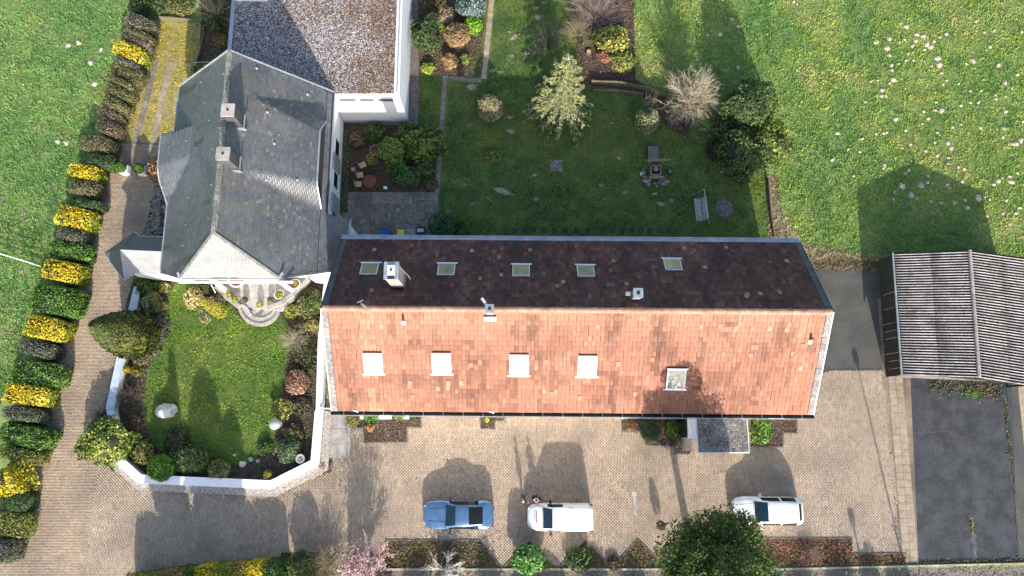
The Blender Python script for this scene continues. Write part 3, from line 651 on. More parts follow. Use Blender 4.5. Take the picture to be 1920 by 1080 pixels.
pat = [(883, 163, .55), (955, 220, .3), (958, 246, .4), (943, 358, .65), (890, 382, .3), (918, 374, .3), (1002, 328, .25), (953, 325, .2), (1004, 373, .22), (1160, 296, .3), (1128, 348, .28), (1170, 361, .28), (1132, 374, .18), (1107, 360, .18), (1073, 390, .2), (1134, 237, .16), (1146, 231, .18), (1238, 382, .45), (1258, 376, .3), (1226, 363, .3), (1354, 322, .25), (1391, 333, .2), (1319, 243, .3), (1308, 258, .2), (1318, 266, .2),
       (895, 66, .3), (955, 60, .28), (962, 70, .4), (958, 105, .3), (922, 133, .3), (938, 136, .2), (1003, 15, .4), (1008, 32, .4), (1020, 5, .25), (986, 60, .3), (986, 100, .35), (1315, 244, .3), (1330, 255, .15), (1355, 348, .2), (870, 345, .3), (840, 395, .3), (880, 235, .35)]
for a, b, r in pat: hill(a, b, r, HB, 'bare_patch', 'bare brown earth patch in the shaded back lawn', 'earth patch', 'bare patches in the back lawn', .6)

# cracks, moss lines and worn strips in the asphalt
def crack(label_root, pts, wd, mk, z=.019, seed=1):
    rng = np.random.RandomState(seed); q = [np.array(P(x, y)[:2]) for x, y in pts]; out = []
    for a, b in zip(q[:-1], q[1:]):
        n = max(2, int(np.linalg.norm(b - a) / .18))
        for i in range(n): out.append(a + (b - a) * i / n + rng.normal(size=2) * .035)
    out.append(q[-1]); V = []; F = []
    for i, p_ in enumerate(out):
        d = out[min(i + 1, len(out) - 1)] - out[max(i - 1, 0)]; d /= np.linalg.norm(d) + 1e-9; w_ = wd * rng.uniform(.3, 1.3); V += [(p_[0] - d[1] * w_, p_[1] + d[0] * w_, z), (p_[0] + d[1] * w_, p_[1] - d[0] * w_, z)]
    F = [(2 * i, 2 * i + 1, 2 * i + 3, 2 * i + 2) for i in range(len(out) - 1)]; mesh('crack', V, F, M[mk], label_root)
asp = bpy.data.objects['asphalt_forecourt']; M['crackmoss'] = mat('crack_moss', (.10, .10, .05), .95, .4, .3); M['crackdark'] = mat('crack_dark', (.018, .018, .02), .95, .3, .3); M['worn'] = mat('worn_asphalt', (.10, .10, .10), .9, .4, .4, .01, 30, fine=.3)
for k, (pts, wd, mk) in enumerate([([(1735, 812), (1780, 808), (1805, 822)], .03, 'crackmoss'), ([(1786, 720), (1788, 800)], .03, 'worn'), ([(1740, 910), (1742, 920)], .02, 'crackdark'), ([(1760, 923), (1775, 932), (1790, 938)], .018, 'crackdark'),
    ([(1822, 930), (1817, 950), (1815, 975), (1822, 995)], .02, 'crackdark'), ([(1822, 975), (1824, 1000)], .08, 'crackmoss'), ([(1826, 1002), (1828, 1050)], .16, 'worn'), ([(1884, 735), (1890, 800), (1896, 870)], .05, 'crackmoss'), ([(1893, 870), (1903, 940), (1915, 1050)], .03, 'crackmoss'),
    ([(1822, 933), (1850, 936)], .015, 'crackdark'), ([(1818, 735), (1820, 765)], .02, 'crackmoss'), ([(1700, 812), (1735, 812)], .02, 'worn'), ([(1885, 716), (1910, 1050)], .03, 'crackdark')]): crack(asp, pts, wd, mk, seed=k)
asp = bpy.data.objects['asphalt_side_yard']
for k, (pts, wd) in enumerate([([(1560, 545), (1590, 552), (1620, 570)], .03), ([(1560, 607), (1600, 610), (1632, 615)], .03), ([(1615, 560), (1622, 600)], .03), ([(1600, 500), (1602, 530)], .05)]): crack(asp, pts, wd, 'worn' if k else 'crackmoss', seed=30 + k)
def tufts(pts, n, seed, cols, s=.07, spread=.12):
    rng = np.random.RandomState(seed); q = [np.array(P(x, y)[:2]) for x, y in pts]; A = []
    for _ in range(n): i = rng.randint(0, len(q) - 1) if len(q) > 1 else 0; t = rng.rand(); A.append(q[i] + (q[min(i + 1, len(q) - 1)] - q[i]) * t + rng.normal(size=2) * spread)
    A = np.array(A); V, F, K = leafmesh(np.stack([A[:, 0], A[:, 1], .03 + rng.rand(n) * .05], -1), np.tile((0, 0, 1.), (n, 1)), s, palette(rng, n, cols), rng, 2, .8); V[:, 2] = np.maximum(V[:, 2], .018); o = mesh('weeds', V, F, M['leaf'], None, K); o['kind'] = 'stuff'
WC = [(.12, .15, .04), (.20, .14, .07), (.09, .08, .05)]
tufts([(1745, 722), (1830, 728), (1870, 732)], 900, 1, [(.10, .07, .05), (.16, .11, .07), (.09, .12, .03)], .08, .35); tufts([(1810, 735), (1835, 740)], 200, 2, [(.12, .22, .05)], .08, .15)
tufts([(1886, 760), (1892, 860)], 260, 3, WC, .06, .08); tufts([(1820, 970), (1823, 1000)], 120, 4, [(.30, .28, .05), (.2, .18, .05)], .06, .04); tufts([(1530, 497), (1600, 497), (1655, 500)], 900, 5, [(.16, .11, .05), (.22, .16, .08), (.14, .12, .06)], .08, .22)
tufts([(1700, 1058), (1920, 1052)], 700, 6, WC, .07, .12); tufts([(1470, 1050), (1560, 1048), (1600, 1055), (1690, 1052)], 500, 7, [(.09, .12, .04), (.14, .13, .05)], .09, .2); tufts([(210, 270), (150, 520), (85, 770), (0, 1050)], 2200, 8, [(.14, .13, .06), (.10, .12, .04), (.16, .12, .08)], .07, .14)

tufts([(620, 790), (1300, 800), (1540, 790)], 160, 21, WC, .045, .5); tufts([(700, 940), (1200, 900), (1650, 930)], 140, 22, [(.10, .08, .05), (.14, .12, .06)], .04, 1.3); tufts([(730, 1008), (930, 1008), (1190, 1000), (1590, 1000)], 420, 23, WC, .05, .12); tufts([(205, 880), (262, 922), (508, 933), (600, 895)], 260, 24, WC, .045, .06); tufts([(1655, 700), (1690, 1050)], 200, 25, WC, .05, .05)
M['verge_n'] = mat('shaded_verge', (.05, .055, .07), .6, .3, .4, .004, 25, rnd=.2, fine=.2)
M['verge_s'] = mat('sunlit_verge', (.22, .21, .205), .85, .4, .15, .01, 25, rnd=.15, fine=.35)
M['slateplain'] = mat('slate_cladding', (.07, .075, .085), .5, .25, .6, .004, 30, fine=.2)
M['cladgrey'] = mat('chimney_cladding', (.30, .27, .25), .7, .25, .3, .006, 18, fine=.2)
M['capstone'] = mat('pink_cap', (.40, .35, .32), .9, .15, .3, fine=.12)
M['mossy'] = mat('ridge_mortar', (.22, .21, .19), .9, .4, .12, .01, 20, rnd=.25, fine=.4)
M['plinth'] = mat('grey_plinth', (.40, .43, .47), .8, .1, .6)
M['gravelroof'] = mat('roof_gravel', (.17, .14, .13), .95, .5, .3, .01, 25, fine=.5)
M['gravelroof_dark'] = mat('canopy_gravel', (.16, .155, .15), .95, .5, .5, .01, 25, fine=.4)
M['concretepink'] = mat('pinkish_concrete', (.42, .35, .30), .9, .15, .3, fine=.12)
M['stonepink'] = mat('pinkish_stone', (.36, .31, .28), .85, .2, .3, .006, 25, fine=.15)
M['logo'] = mat('red_print', (.45, .06, .09), .6, .1, .3)
M['cushionwood'] = mat('mossy_beam', (.24, .19, .09), .9, .3, .2)
M['slatgrey'] = mat('slat_grey', (.46, .46, .44), .8, .2, .3)

M['slatepale'] = mat('slate_hip', (.16, .16, .155), .7, .3, .3, rnd=.1)
M['shadedwood'] = mat('shaded_carport_wood', (.035, .03, .025), .9, .3, .3, rnd=.2)  # near-black wood: the shade under the carport roof is in its colour
M['terrace'] = mat('terrace_stone', (.38, .365, .35), .8, .22, .5, .004, 20, fine=.12)
M['dark_stone'] = mat('dark_stone', (.05, .055, .04), .9, .4, .15, rnd=.3, fine=.3)  # near-black stone for the stepping row
M['ridge'] = mat('ridge_tile', (.42, .21, .14), .85, .3, .35, .004, 20, rnd=.15, fine=.15)
M['black'] = mat('black_gutter', (.010, .010, .012), .9, .3, .4, spec=.1, fine=.2)
# ------------------------------------------------------------------ red-roofed long house
AN = math.atan2(-.24, 30.9); U = Vector((math.cos(AN), math.sin(AN), 0)); N2 = Vector((-U.y, U.x, 0))
RO = Vector((-11.57, 6.90, 0)); LEN = 31.0; ZR = 8.42; ZE = 4.5; DN = 5.35; DS = 6.05
red = thing('long_house', 'long house with an orange clay tile roof, dark red on its garden side', 'house', tuple(RO))
def RW(u, n, z): return RO + U * u + N2 * n + Vector((0, 0, z))
def mesh_pts(mb, name, m, par, smooth=False): return mb.build(name, m, par, smooth)
# walls with gables
wl = MB(); u0, u1, a, b = .75, LEN - .75, -DS + .45, DN - .35
zg = lambda n: ZR - .3 - (abs(n) * (ZR - ZE) / (DS if n < 0 else DN))
P8 = [RW(u0, a, 0), RW(u1, a, 0), RW(u1, b, 0), RW(u0, b, 0), RW(u0, a, zg(a)), RW(u1, a, zg(a)), RW(u1, b, zg(b)), RW(u0, b, zg(b)), RW(u0, 0, zg(0)), RW(u1, 0, zg(0))]
wl.add(P8, [(0, 1, 5, 4), (2, 3, 7, 6), (1, 2, 6, 9, 5), (3, 0, 4, 8, 7), (4, 5, 9, 8), (6, 7, 8, 9)])
wl.build('wall', M['white'], red)
class Slope:
    """u along the ridge, v metres down the slope, w off the slope"""
    def __init__(s, sgn, D): s.sg = sgn; s.L = math.hypot(D, ZR - ZE); s.h = D / s.L; s.q = (ZR - ZE) / s.L; s.n = N2 * (sgn * s.q) + Vector((0, 0, s.h)); s.d = N2 * (sgn * s.h) - Vector((0, 0, s.q))
    def p(s, u, v, w=0): return RO + Vector((0, 0, ZR)) + U * u + s.d * v + s.n * w
SN = Slope(1, DN); SS = Slope(-1, DS)
for S, nm in ((SN, 'roof_deck'), (SS, 'roof_deck')):
    m_ = MB(); m_.obox(S.p(LEN / 2, S.L / 2, -.08), (U, S.d, S.n), (LEN / 2 - .02, S.L / 2, .06)); m_.build(nm, M['bark'], red)
def sky_holes(S, holes): return holes
def tiles(S, name, m, palfn, holes, seed, wd=.25, ex=.335, verge=(.45, .45)):
    rng = np.random.RandomState(seed); nu = int((LEN - verge[0] - verge[1]) / wd); nv = int(S.L / ex); wd = (LEN - verge[0] - verge[1]) / nu; ex = S.L / nv
    I, J = np.meshgrid(np.arange(nu), np.arange(nv), indexing='ij'); I = I.ravel(); J = J.ravel()
    uc = verge[0] + (I + .5) * wd; vc = (J + .5) * ex; k = np.ones(len(I), bool)
    for (h0, h1, v0, v1) in holes: k &= ~((uc > h0) & (uc < h1) & (vc > v0) & (vc < v1))
    uc = uc[k]; vc = vc[k]; n = len(uc)
    pr = np.array([[-.5, -.006], [-.36, .030], [-.22, -.012], [-.06, .026], [.08, -.012], [.27, .034], [.5, -.006]]); K = len(pr)
    du = pr[:, 0] * wd * .985; dw = pr[:, 1]
    jit = rng.normal(size=(n, 1)) * .006
    # upper edge, lower edge (lifted), lower edge foot
    def row(v, w): 
        u = uc[:, None] + du[None] + jit; vv = (vc + v)[:, None] + 0 * u + rng.normal(size=(n, 1)) * .004; ww = dw[None] + w + rng.normal(size=(n, 1)) * .003
        o = np.array(S.p(0, 0, 0)); return o + u[..., None] * np.array(U) + vv[..., None] * np.array(S.d) + ww[..., None] * np.array(S.n)
    V = np.concatenate([row(-ex / 2 - .03, .008), row(ex / 2, .036), row(ex / 2, .004)], 1)
    V = V.reshape(-1, 3); b = np.arange(n)[:, None, None] * (3 * K)
    q = np.array([[i, i + K, i + K + 1, i + 1] for i in range(K - 1)] + [[K + i, 2 * K + i, 2 * K + i + 1, K + i + 1] for i in range(K - 1)])
    F = (b + q[None]).reshape(-1, 4)
    if S.sg > 0: F = F[:, ::-1].copy()
    col = palfn(rng, uc, vc); 
    groove = np.tile(np.concatenate([np.array([.42, 1.02, .50, 1.04, .50, 1.02, .42])] * 2 + [np.full(K, .55)]), n)[:, None]
    o = mesh(name, V, F, m, red, np.clip(np.repeat(col, 3 * K, axis=0) * groove, 0, 1)); o['kind'] = 'stuff'; return n
def pal_s(rng, u, v):
    n = len(u); base = np.array([(.305, .137, .096), (.32, .150, .106), (.285, .124, .087), (.31, .142, .100), (.345, .185, .13)])
    c = base[rng.choice(5, n, p=[.32, .26, .17, .2, .05])] * rng.uniform(.95, 1.05, (n, 1))
    g = fnoise(u, v * 1.3, 3.1, 7)[:, None]; c = c * (.80 + .5 * g)
    top = np.clip(1 - v / 2.6, 0, 1)[:, None]; c = c * (1 - .4 * top) + np.array((.44, .25, .17)) * .4 * top          # bleached towards the ridge
    lich = ((np.abs(u - 2.75 - .10 * rng.normal(size=n)) < .45) & (rng.rand(n) < .55))[:, None] * (.75 if True else 0)
    c = c * (1 - lich * .6) + np.array((.42, .31, .19)) * lich * .6
    dk = (vnoise(u, v * .15, .55, 31) > .80)[:, None] & (rng.rand(n, 1) < .8); c = np.where(dk, c * .72, c)
    for uc_, v0_, v1_ in ((8.9, 2.2, 7.0), (9.3, 3.6, 7.2), (11.8, .6, 6.8), (13.4, 2.8, 6.5), (20.6, .5, 4.5), (23.3, 1.5, 5.5), (18.0, 4.0, 7.2), (27.0, 3.8, 6.6)):
        k_ = (np.abs(u - uc_ - .10 * np.sin(v * 3)) < .17) & (v > v0_) & (v < v1_) & (rng.rand(n) < .85); c[k_] = c[k_] * .66
    c = c * (1 - .22 * (fnoise(u + 40, v, 1.1, 77) > .62))[:, None]; gy = (vnoise(u, v, .9, 55) > .84) & (rng.rand(n) < .5); c[gy] = c[gy] * .55 + np.array((.20, .17, .13)) * .45
    return np.clip(c, 0, 1)
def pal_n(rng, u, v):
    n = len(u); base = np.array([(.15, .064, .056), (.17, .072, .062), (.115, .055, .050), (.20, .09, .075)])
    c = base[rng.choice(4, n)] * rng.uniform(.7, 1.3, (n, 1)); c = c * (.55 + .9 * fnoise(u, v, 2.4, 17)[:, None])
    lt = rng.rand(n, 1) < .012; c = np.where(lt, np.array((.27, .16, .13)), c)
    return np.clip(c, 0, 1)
def inv(S, px, py):
    """u, v on a slope for a pixel of the photograph"""
    o = Vector((0, 0, CAMH)); q = Vector(P(px, py, 0)) - o; p0 = S.p(0, 0, 0); t = (p0 - o).dot(S.n) / q.dot(S.n); r = o + q * t - p0
    return r.dot(U), r.dot(S.d)
sk_s = [(inv(SS, x, y), 1.18, 1.42, k) for x, y, k in [(700, 680, 0), (828, 680, 0), (973, 683, 0), (1101, 685, 0), (1267, 710, 1)]]
sk_n = [(inv(SN, x, y), 1.12, 1.12, 2) for x, y in [(693, 506), (837, 507), (977, 509), (1098, 510), (1261, 498)]]
hs = [(c[0] - w_ / 2 + .09, c[0] + w_ / 2 - .09, c[1] - h_ / 2 + .06, c[1] + h_ / 2 - .06) for c, w_, h_, k in sk_s]
hn = [(c[0] - w_ / 2 + .09, c[0] + w_ / 2 - .09, c[1] - h_ / 2 + .06, c[1] + h_ / 2 - .06) for c, w_, h_, k in sk_n]
tiles(SS, 'roof_tiles', M['tile'], pal_s, hs, 71, verge=(.42, .42))
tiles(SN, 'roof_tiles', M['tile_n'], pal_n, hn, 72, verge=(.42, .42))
# odd replaced tiles that stand out one by one
def onetile(S, px, py, mk):
    u, v = inv(S, px, py); 
    if v < .4 or v > S.L - .3: return
    m_ = MB(); m_.obox(S.p(u, v, .045), (U, S.d, S.n), (.12, .16, .012)); m_.build('roof_tile', M[mk], red)
for x, y in [(769, 718), (768, 724), (841, 718), (840, 727), (821, 728), (865, 718), (774, 744), (1025, 678), (1034, 738), (1159, 682), (1165, 698), (1095, 714), (1103, 713), (1223, 674), (1180, 600), (1190, 738), (1087, 746), (1408, 666), (1412, 650), (1486, 663), (1490, 667), (1418, 651), (1020, 733), (875, 600), (1505, 648), (1380, 615), (1411, 616), (1443, 616), (1474, 618), (1315, 612), (1120, 612), (1218, 612), (884, 684), (715, 612), (1560 - 60, 690), (1350, 612)]:
    onetile(SS, x, y, 'tile_one')
for x, y in [(772, 462), (1354, 454), (848, 536), (985, 477), (1112, 466), (1443, 492), (1470, 530), (912, 455), (1050, 535)]: onetile(SN, x, y, 'tile_red')
for x, y in [(702, 469), (697, 545), (900, 523), (1045, 537), (1056, 529), (1175, 533), (936, 483), (885, 471), (994, 470), (1283, 466), (1322, 502), (1362, 440 + 25), (1401, 553), (1425, 551), (1462, 549), (1150, 490), (1399, 556), (940, 516), (1475, 490)]: onetile(SN, x, y, 'tile_one')
# ridge tiles
for i in range(78):
    u = .1 + (i + .5) * (LEN - .2) / 78; m_ = MB(); h = (LEN - .2) / 156 + .012; V = []
    for s_ in (-1, 1):
        for k in range(7):
            t = math.pi * k / 6; rr = .15 + (.012 if s_ > 0 else 0); V.append(tuple(RW(u + s_ * h, -math.cos(t) * rr * 1.15, ZR - .03 + math.sin(t) * rr)))
    F = [(k, k + 1, k + 8, k + 7) for k in range(6)] + [tuple(range(7)), tuple(range(13, 6, -1))]
    mesh('ridge_tile', V, F, M['ridge'], red)
# verges: mortar / slate bands at both gables, sun and shade put into their colours
for S, nm in ((SN, 'n'), (SS, 's')):
    for ue in (.2, LEN - .2):
        nseg = 17
        for i in range(nseg):
            m_ = MB(); vv = (i + .5) * S.L / nseg; m_.obox(S.p(ue, vv, .03 + rnd.uniform(-.004, .004)), (U, S.d, S.n), (.20, S.L / nseg / 2 - .006, .022))
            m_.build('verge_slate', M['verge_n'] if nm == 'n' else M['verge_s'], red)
        m_ = MB(); e = -.0 if ue < 1 else LEN; m_.obox(S.p(e, S.L / 2, -.04), (U, S.d, S.n), (.03, S.L / 2, .10)); m_.build('verge_board', M['zinc'] if nm == 's' else M['dark'], red)
# gutters
m_ = MB(); m_.tube([RW(-.05, -DS - .13, ZE - .08), RW(LEN + .05, -DS - .13, ZE - .08)], .125, 10); m_.build('gutter', M['black'], red)
m_ = MB(); m_.obox(RW(LEN / 2, -DS - .30, ZE - .13), (U, N2, (0, 0, 1)), (LEN / 2 + .1, .028, .04)); m_.build('fascia_board', M['terrace'], red)
m_ = MB(); m_.obox(RW(LEN / 2, DN + .16, ZE - .03), (U, N2, (0, 0, 1)), (LEN / 2, .16, .05)); m_.obox(RW(LEN / 2, DN + .31, ZE + .03), (U, N2, (0, 0, 1)), (LEN / 2, .025, .05)); m_.build('box_gutter', M['zinc'], red)
for k in range(24): m_ = MB(); m_.obox(RW(.8 + k * 1.28, -DS - .14, ZE + .05), (U, N2, (0, 0, 1)), (.012, .15, .008)); m_.build('gutter_bracket', M['zinc'], red)
# skylights
def skylight(S, c, wd, hd, kind):
    u, v = c; ax = (U, S.d, S.n); lab = None
    fr = MB(); t = .075
    for (du, dv, a, b_) in ((-wd / 2 + t / 2, 0, t / 2, hd / 2), (wd / 2 - t / 2, 0, t / 2, hd / 2), (0, -hd / 2 + t / 2, wd / 2 - t, t / 2), (0, hd / 2 - t / 2, wd / 2 - t, t / 2)):
        fr.obox(S.p(u + du, v + dv, .065), ax, (a, b_, .065))
    f = fr.build('skylight', M['whitemetal'] if kind < 2 else M['zinc'], red)
    if kind == 0: f['label'] = 'skylight covered by a closed white shutter'
    if kind == 1: f['label'] = 'large white-framed skylight without shutter, a tree reflection painted in its pane'
    g = MB(); g.obox(S.p(u, v, .085 if kind else .10), ax, (wd / 2 - t, hd / 2 - t, .02)); g.build('shutter' if kind == 0 else 'pane', M['shutter'] if kind == 0 else M['glassw'] if kind == 1 else M['glassg'], f)
    s2 = MB()
    if kind == 2: s2.obox(S.p(u + .02, v + hd / 2 + .05, .10), ax, (wd / 2 + .12, .035, .03))
    elif kind == 0: s2.obox(S.p(u, v + hd / 2 + .07, .07), ax, (wd / 2 + .13, .06, .03)); 
    else: s2.obox(S.p(u - .02, v + hd / 2 + .03, .09), ax, (wd / 2 + .14, .035, .03)); s2.obox(S.p(u + .04, v - hd / 2 - .05, .14), ax, (wd / 2 + .06, .04, .04))
    s2.build('flashing', M['whitemetal'], f)
    if kind == 0:
        s3 = MB(); s3.obox(S.p(u, v - hd / 2 - .03, .07), ax, (wd / 2, .03, .05)); s3.build('shutter_box', M['rust'], f)
M['shutter'] = mat('white_shutter', (.88, .88, .88), .6, .02, 2, fine=.02)
for c, w_, h_, k in sk_s + sk_n: skylight(SS if k < 2 else SN, c, w_, h_, k)
# chimneys
def boxchim(name, par, x, y, w_, d_, z0, z1, capm, label, hole=.12, bodym='concrete', over=.05, lab=None):
    m_ = MB(); m_.box(x - w_ / 2, x + w_ / 2, y - d_ / 2, y + d_ / 2, z0, z1); c = m_.build(name, M[bodym], par)
    if label: c['label'] = label
    m_ = MB(); m_.box(x - w_ / 2 - over, x + w_ / 2 + over, y - d_ / 2 - over, y + d_ / 2 + over, z1 + .002, z1 + .10); m_.build('cap', M[capm], c)
    m_ = MB(); m_.box(x - hole, x + hole, y - hole, y + hole, z1 + .102, z1 + .125); m_.build('flue', M['dark'], c)
    return c
x, y, _ = P(733, 508, 10.2); c = boxchim('chimney', red, x, y + .05, .78, .95, 6.3, 10.0, 'zinc', 'tall clad chimney with white cap and vent hole', .09, 'cladgrey')
m_ = MB(); m_.box(x - .22, x + .22, y - .25, y + .35, 10.13, 10.2); m_.build('vent_cap', M['whitemetal'], c)
m_ = MB(); m_.lathe((x, y + .05, 10.2), [(.07, 0), (.07, .06)], 12); m_.build('vent_hole', M['dark'], c); m_ = MB(); m_.box(x - .2, x + .2, y - .46, y - .28, 10.12, 10.16); m_.build('vent_hole', M['dark'], c)
m_ = MB(); m_.tube([(x + .42, y + .3, 10.0), (x + .75, y + .1, 8.6), (x + .8, y, 7.9)], .02, 6); m_.build('cable', M['zinc'], c)
x, y, _ = P(918, 580, 9.4); boxchim('chimney', red, x, y + .05, .42, .42, 8.0, 9.3, 'zinc', 'small square metal flue on the ridge', .09, 'zinc')
m_ = MB(); xx, yy, _ = P(911, 577, 9.2); m_.bar((x - .1, y + .2, 9.2), (xx - .25, yy + .55, 9.4), .16, .1); m_.build('metal_strut', M['zinc'], red); m_ = MB(); m_.box(x - .38, x + .38, y - .52, y - .28, 8.15, 8.32); m_.build('flue_flashing', M['whitemetal'], red)
x, y, _ = P(1197, 549, 9.1); boxchim('chimney', red, x, y, .48, .48, 7.2, 9.0, 'zinc', 'small grey box flue on the dark slope', .10, 'zinc')
m_ = MB(); m_.box(x - .62, x - .34, y + .0, y + .22, 8.1, 8.3); m_.build('vent_box', M['zinc'], red)
for px, py in [(757, 600), (1519, 636)]:
    u, v = inv(SS, px, py); a = SS.p(u, v, 0); m_ = MB(); m_.tube([a, a + Vector((0, 0, .4))], .07, 10); m_.build('vent_pipe', M['rust'], red); m_ = MB(); m_.obox(SS.p(u, v + .18, .06), (U, SS.d, SS.n), (.14, .14, .02)); m_.build('pipe_flashing', M['terrace'], red)
for px in (667, 922):   # leaf guards at the gutter
    u, v = inv(SS, px, 762); m_ = MB(); m_.obox(SS.p(u, SS.L - .05, .08), (U + SS.d * .35, SS.d, SS.n), (.16, .05, .02)); m_.build('snow_hook', M['whitemetal'], red)
# aerial on the ridge and its cable over the slope
x, y, _ = P(679, 572, 9.6); m_ = MB(); m_.tube([(x, y, 8.2), (x, y, 9.9)], .022, 6); m_.bar((x - .1, y + .15, 9.6), (x + .55, y - .35, 9.6), .05); m_.bar((x - .25, y + .1, 9.85), (x + .1, y + .25, 9.85), .04)
for k in range(5): m_.bar((x + .05 + k * .1, y - .22 - k * .07, 9.6), (x + .2 + k * .1, y + .08 - k * .07, 9.6), .012)
m_.build('aerial', M['zinc'], red)
ua, va = inv(SS, 677, 580); ub, vb = inv(SS, 659, 768); m_ = MB(); m_.tube([SS.p(ua + (ub - ua) * k / 6, .05 + (SS.L - .1) * k / 6, .07) for k in range(7)] + [RW(ub, -DS - .3, ZE - .1), RW(ub - .05, -DS + .35, 3.4)], .012, 5); m_.build('cable', M['dark'], red)
# windows and doors of the yard front and the gables
def wallwin(par, o, ax, wd, hd, out, m='whitemetal', door=False, pane='glassd'):
    o = Vector(o); ax = Vector(ax).normalized(); out = Vector(out).normalized(); fr = MB(); z = Vector((0, 0, 1)); t = .07
    for du, dz, a, b_ in ((-wd / 2 + t / 2, 0, t / 2, hd / 2), (wd / 2 - t / 2, 0, t / 2, hd / 2), (0, -hd / 2 + t / 2, wd / 2 - t, t / 2), (0, hd / 2 - t / 2, wd / 2 - t, t / 2)):
        fr.obox(o + ax * du + z * dz + out * .02, (ax, out, z), (a, .04, b_))
    f = fr.build('door' if door else 'window', M[m], par); g = MB(); g.obox(o + out * .012, (ax, out, z), (wd / 2 - t, .015, hd / 2 - t)); g.build('pane', M[pane], f)
for u in (3, 6.5, 12.5, 15.5, 18.5, 26.5, 29): wallwin(red, RW(u, a, 1.7), U, 1.2, 1.25, -N2)
for u in (9.8, 24.8): wallwin(red, RW(u, a, 1.1), U, 1.05, 2.1, -N2, door=True)
for u in (3, 7, 12, 17, 22, 27): wallwin(red, RW(u, b, 1.6), U, 1.2, 1.2, N2)
wallwin(red, RW(u1, -1, 1.6), N2, 1.2, 1.2, U); wallwin(red, RW(u1, 0, 5.6), N2, 1.0, 1.1, U)

# entrance canopy
x0, y0, _ = P(1309, 850, 2.7); x1 = P(1406, 850, 2.7)[0]; y1 = .9
cn = thing('entrance_canopy', 'flat grey gravel-topped canopy on a white side wall in front of the long house', 'canopy', ((x0 + x1) / 2, y0, 0))
m_ = MB(); m_.box(x0, x1, y0, y1, 2.5, 2.66); m_.build('canopy_slab', M['whitemetal'], cn)
m_ = MB(); m_.box(x0 + .06, x1 - .05, y0 + .07, y1, 2.662, 2.70); m_.build('canopy_top', M['gravelroof_dark'], cn)
m_ = MB(); m_.box(x0 - .42, x0 - .06, y0 + .95, y1, 0, 2.75); m_.build('side_wall', M['white'], cn)
m_ = MB(); m_.box(x0 - .40, x0 - .02, y0 + .1, y0 + .94, 0, 1.2); m_.build('planter_wall', M['concretepink'], cn)
m_ = MB(); m_.box(x1 - .16, x1 - .04, y0 + .1, y0 + .24, 0, 2.5); m_.build('post', M['whitemetal'], cn)
m_ = MB(); m_.box(x0 - .62, x0 - .5, y0 + 1.0, y1, 0, 1.9); m_.build('glass_screen', M['glassd'], cn)

# ------------------------------------------------------------------ slate house
XR = -18.1; ZRS = 9.25; XW = -23.5; XE = -12.6; ZS = 4.5; KW = (ZRS - ZS) / (XR - XW); KE = (ZRS - ZS) / (XE - XR); YN = 23.45; YA = 11.4; ZH = 6.5; KH = (ZRS - ZH) / (YA - 9.2)
sh = thing('slate_house', 'old house with a steep dark slate roof, two chimneys and a sunlit half hip', 'house', (XR, 16.5, 0))
def ss(t): t = np.clip(t, 0, 1); return t * t * (3 - 2 * t)
XF = -12.98; XFW = -23.95
def zmain(X, Y): return ZRS - np.where(X < XR, (XR - X) * KW, (X - XR) * KE)
def ysouth(X):
    z = zmain(X, 0); return np.where(z > ZH, YA - (ZRS - z) / KH, 9.2 + (ZH - z) * .42)
def bumpE(X, Y):
    g = np.clip((X + 17.0) / (XF + 17.0), 0, 1); a_ = g * 1.35
    n_ = np.clip((21.0 - .3 * g - Y) / (.12 + 1.15 * g), 0, 1); s_ = ss((Y - (15.6 - 1.5 * g)) / (.15 + 1.6 * g))
    return np.where((X > XR) & (X <= XF + .001), a_ * n_ * s_, 0)
def bumpW(X, Y):
    t = np.clip((-21.35 - X) / (-21.35 - XW), 0, 1.25); n_ = np.clip((19.75 + .15 * t - Y) / (.08 + .3 * t), 0, 1); s_ = np.clip((Y - (17.4 - 2.7 * t)) / (.1 + 2.4 * t), 0, 1)
    return np.where(X < -21.35, 1.05 * t * n_ * s_, 0)
def zroof(X, Y): return zmain(X, Y) + bumpE(X, Y) + bumpW(X, Y)
def region(X, Y, west):
    lim = np.where((Y < 14.05), -11.32, XE)
    s = (X <= XR) & (X >= XW - .02 - .45 * ss((Y - 14.6) / 2) * ss((20.1 - Y) / .6)) if west else (X >= XR) & (X <= lim)
    return s & (Y <= YN - np.clip((X - XR), 0, 9) * .09) & (Y >= ysouth(X))
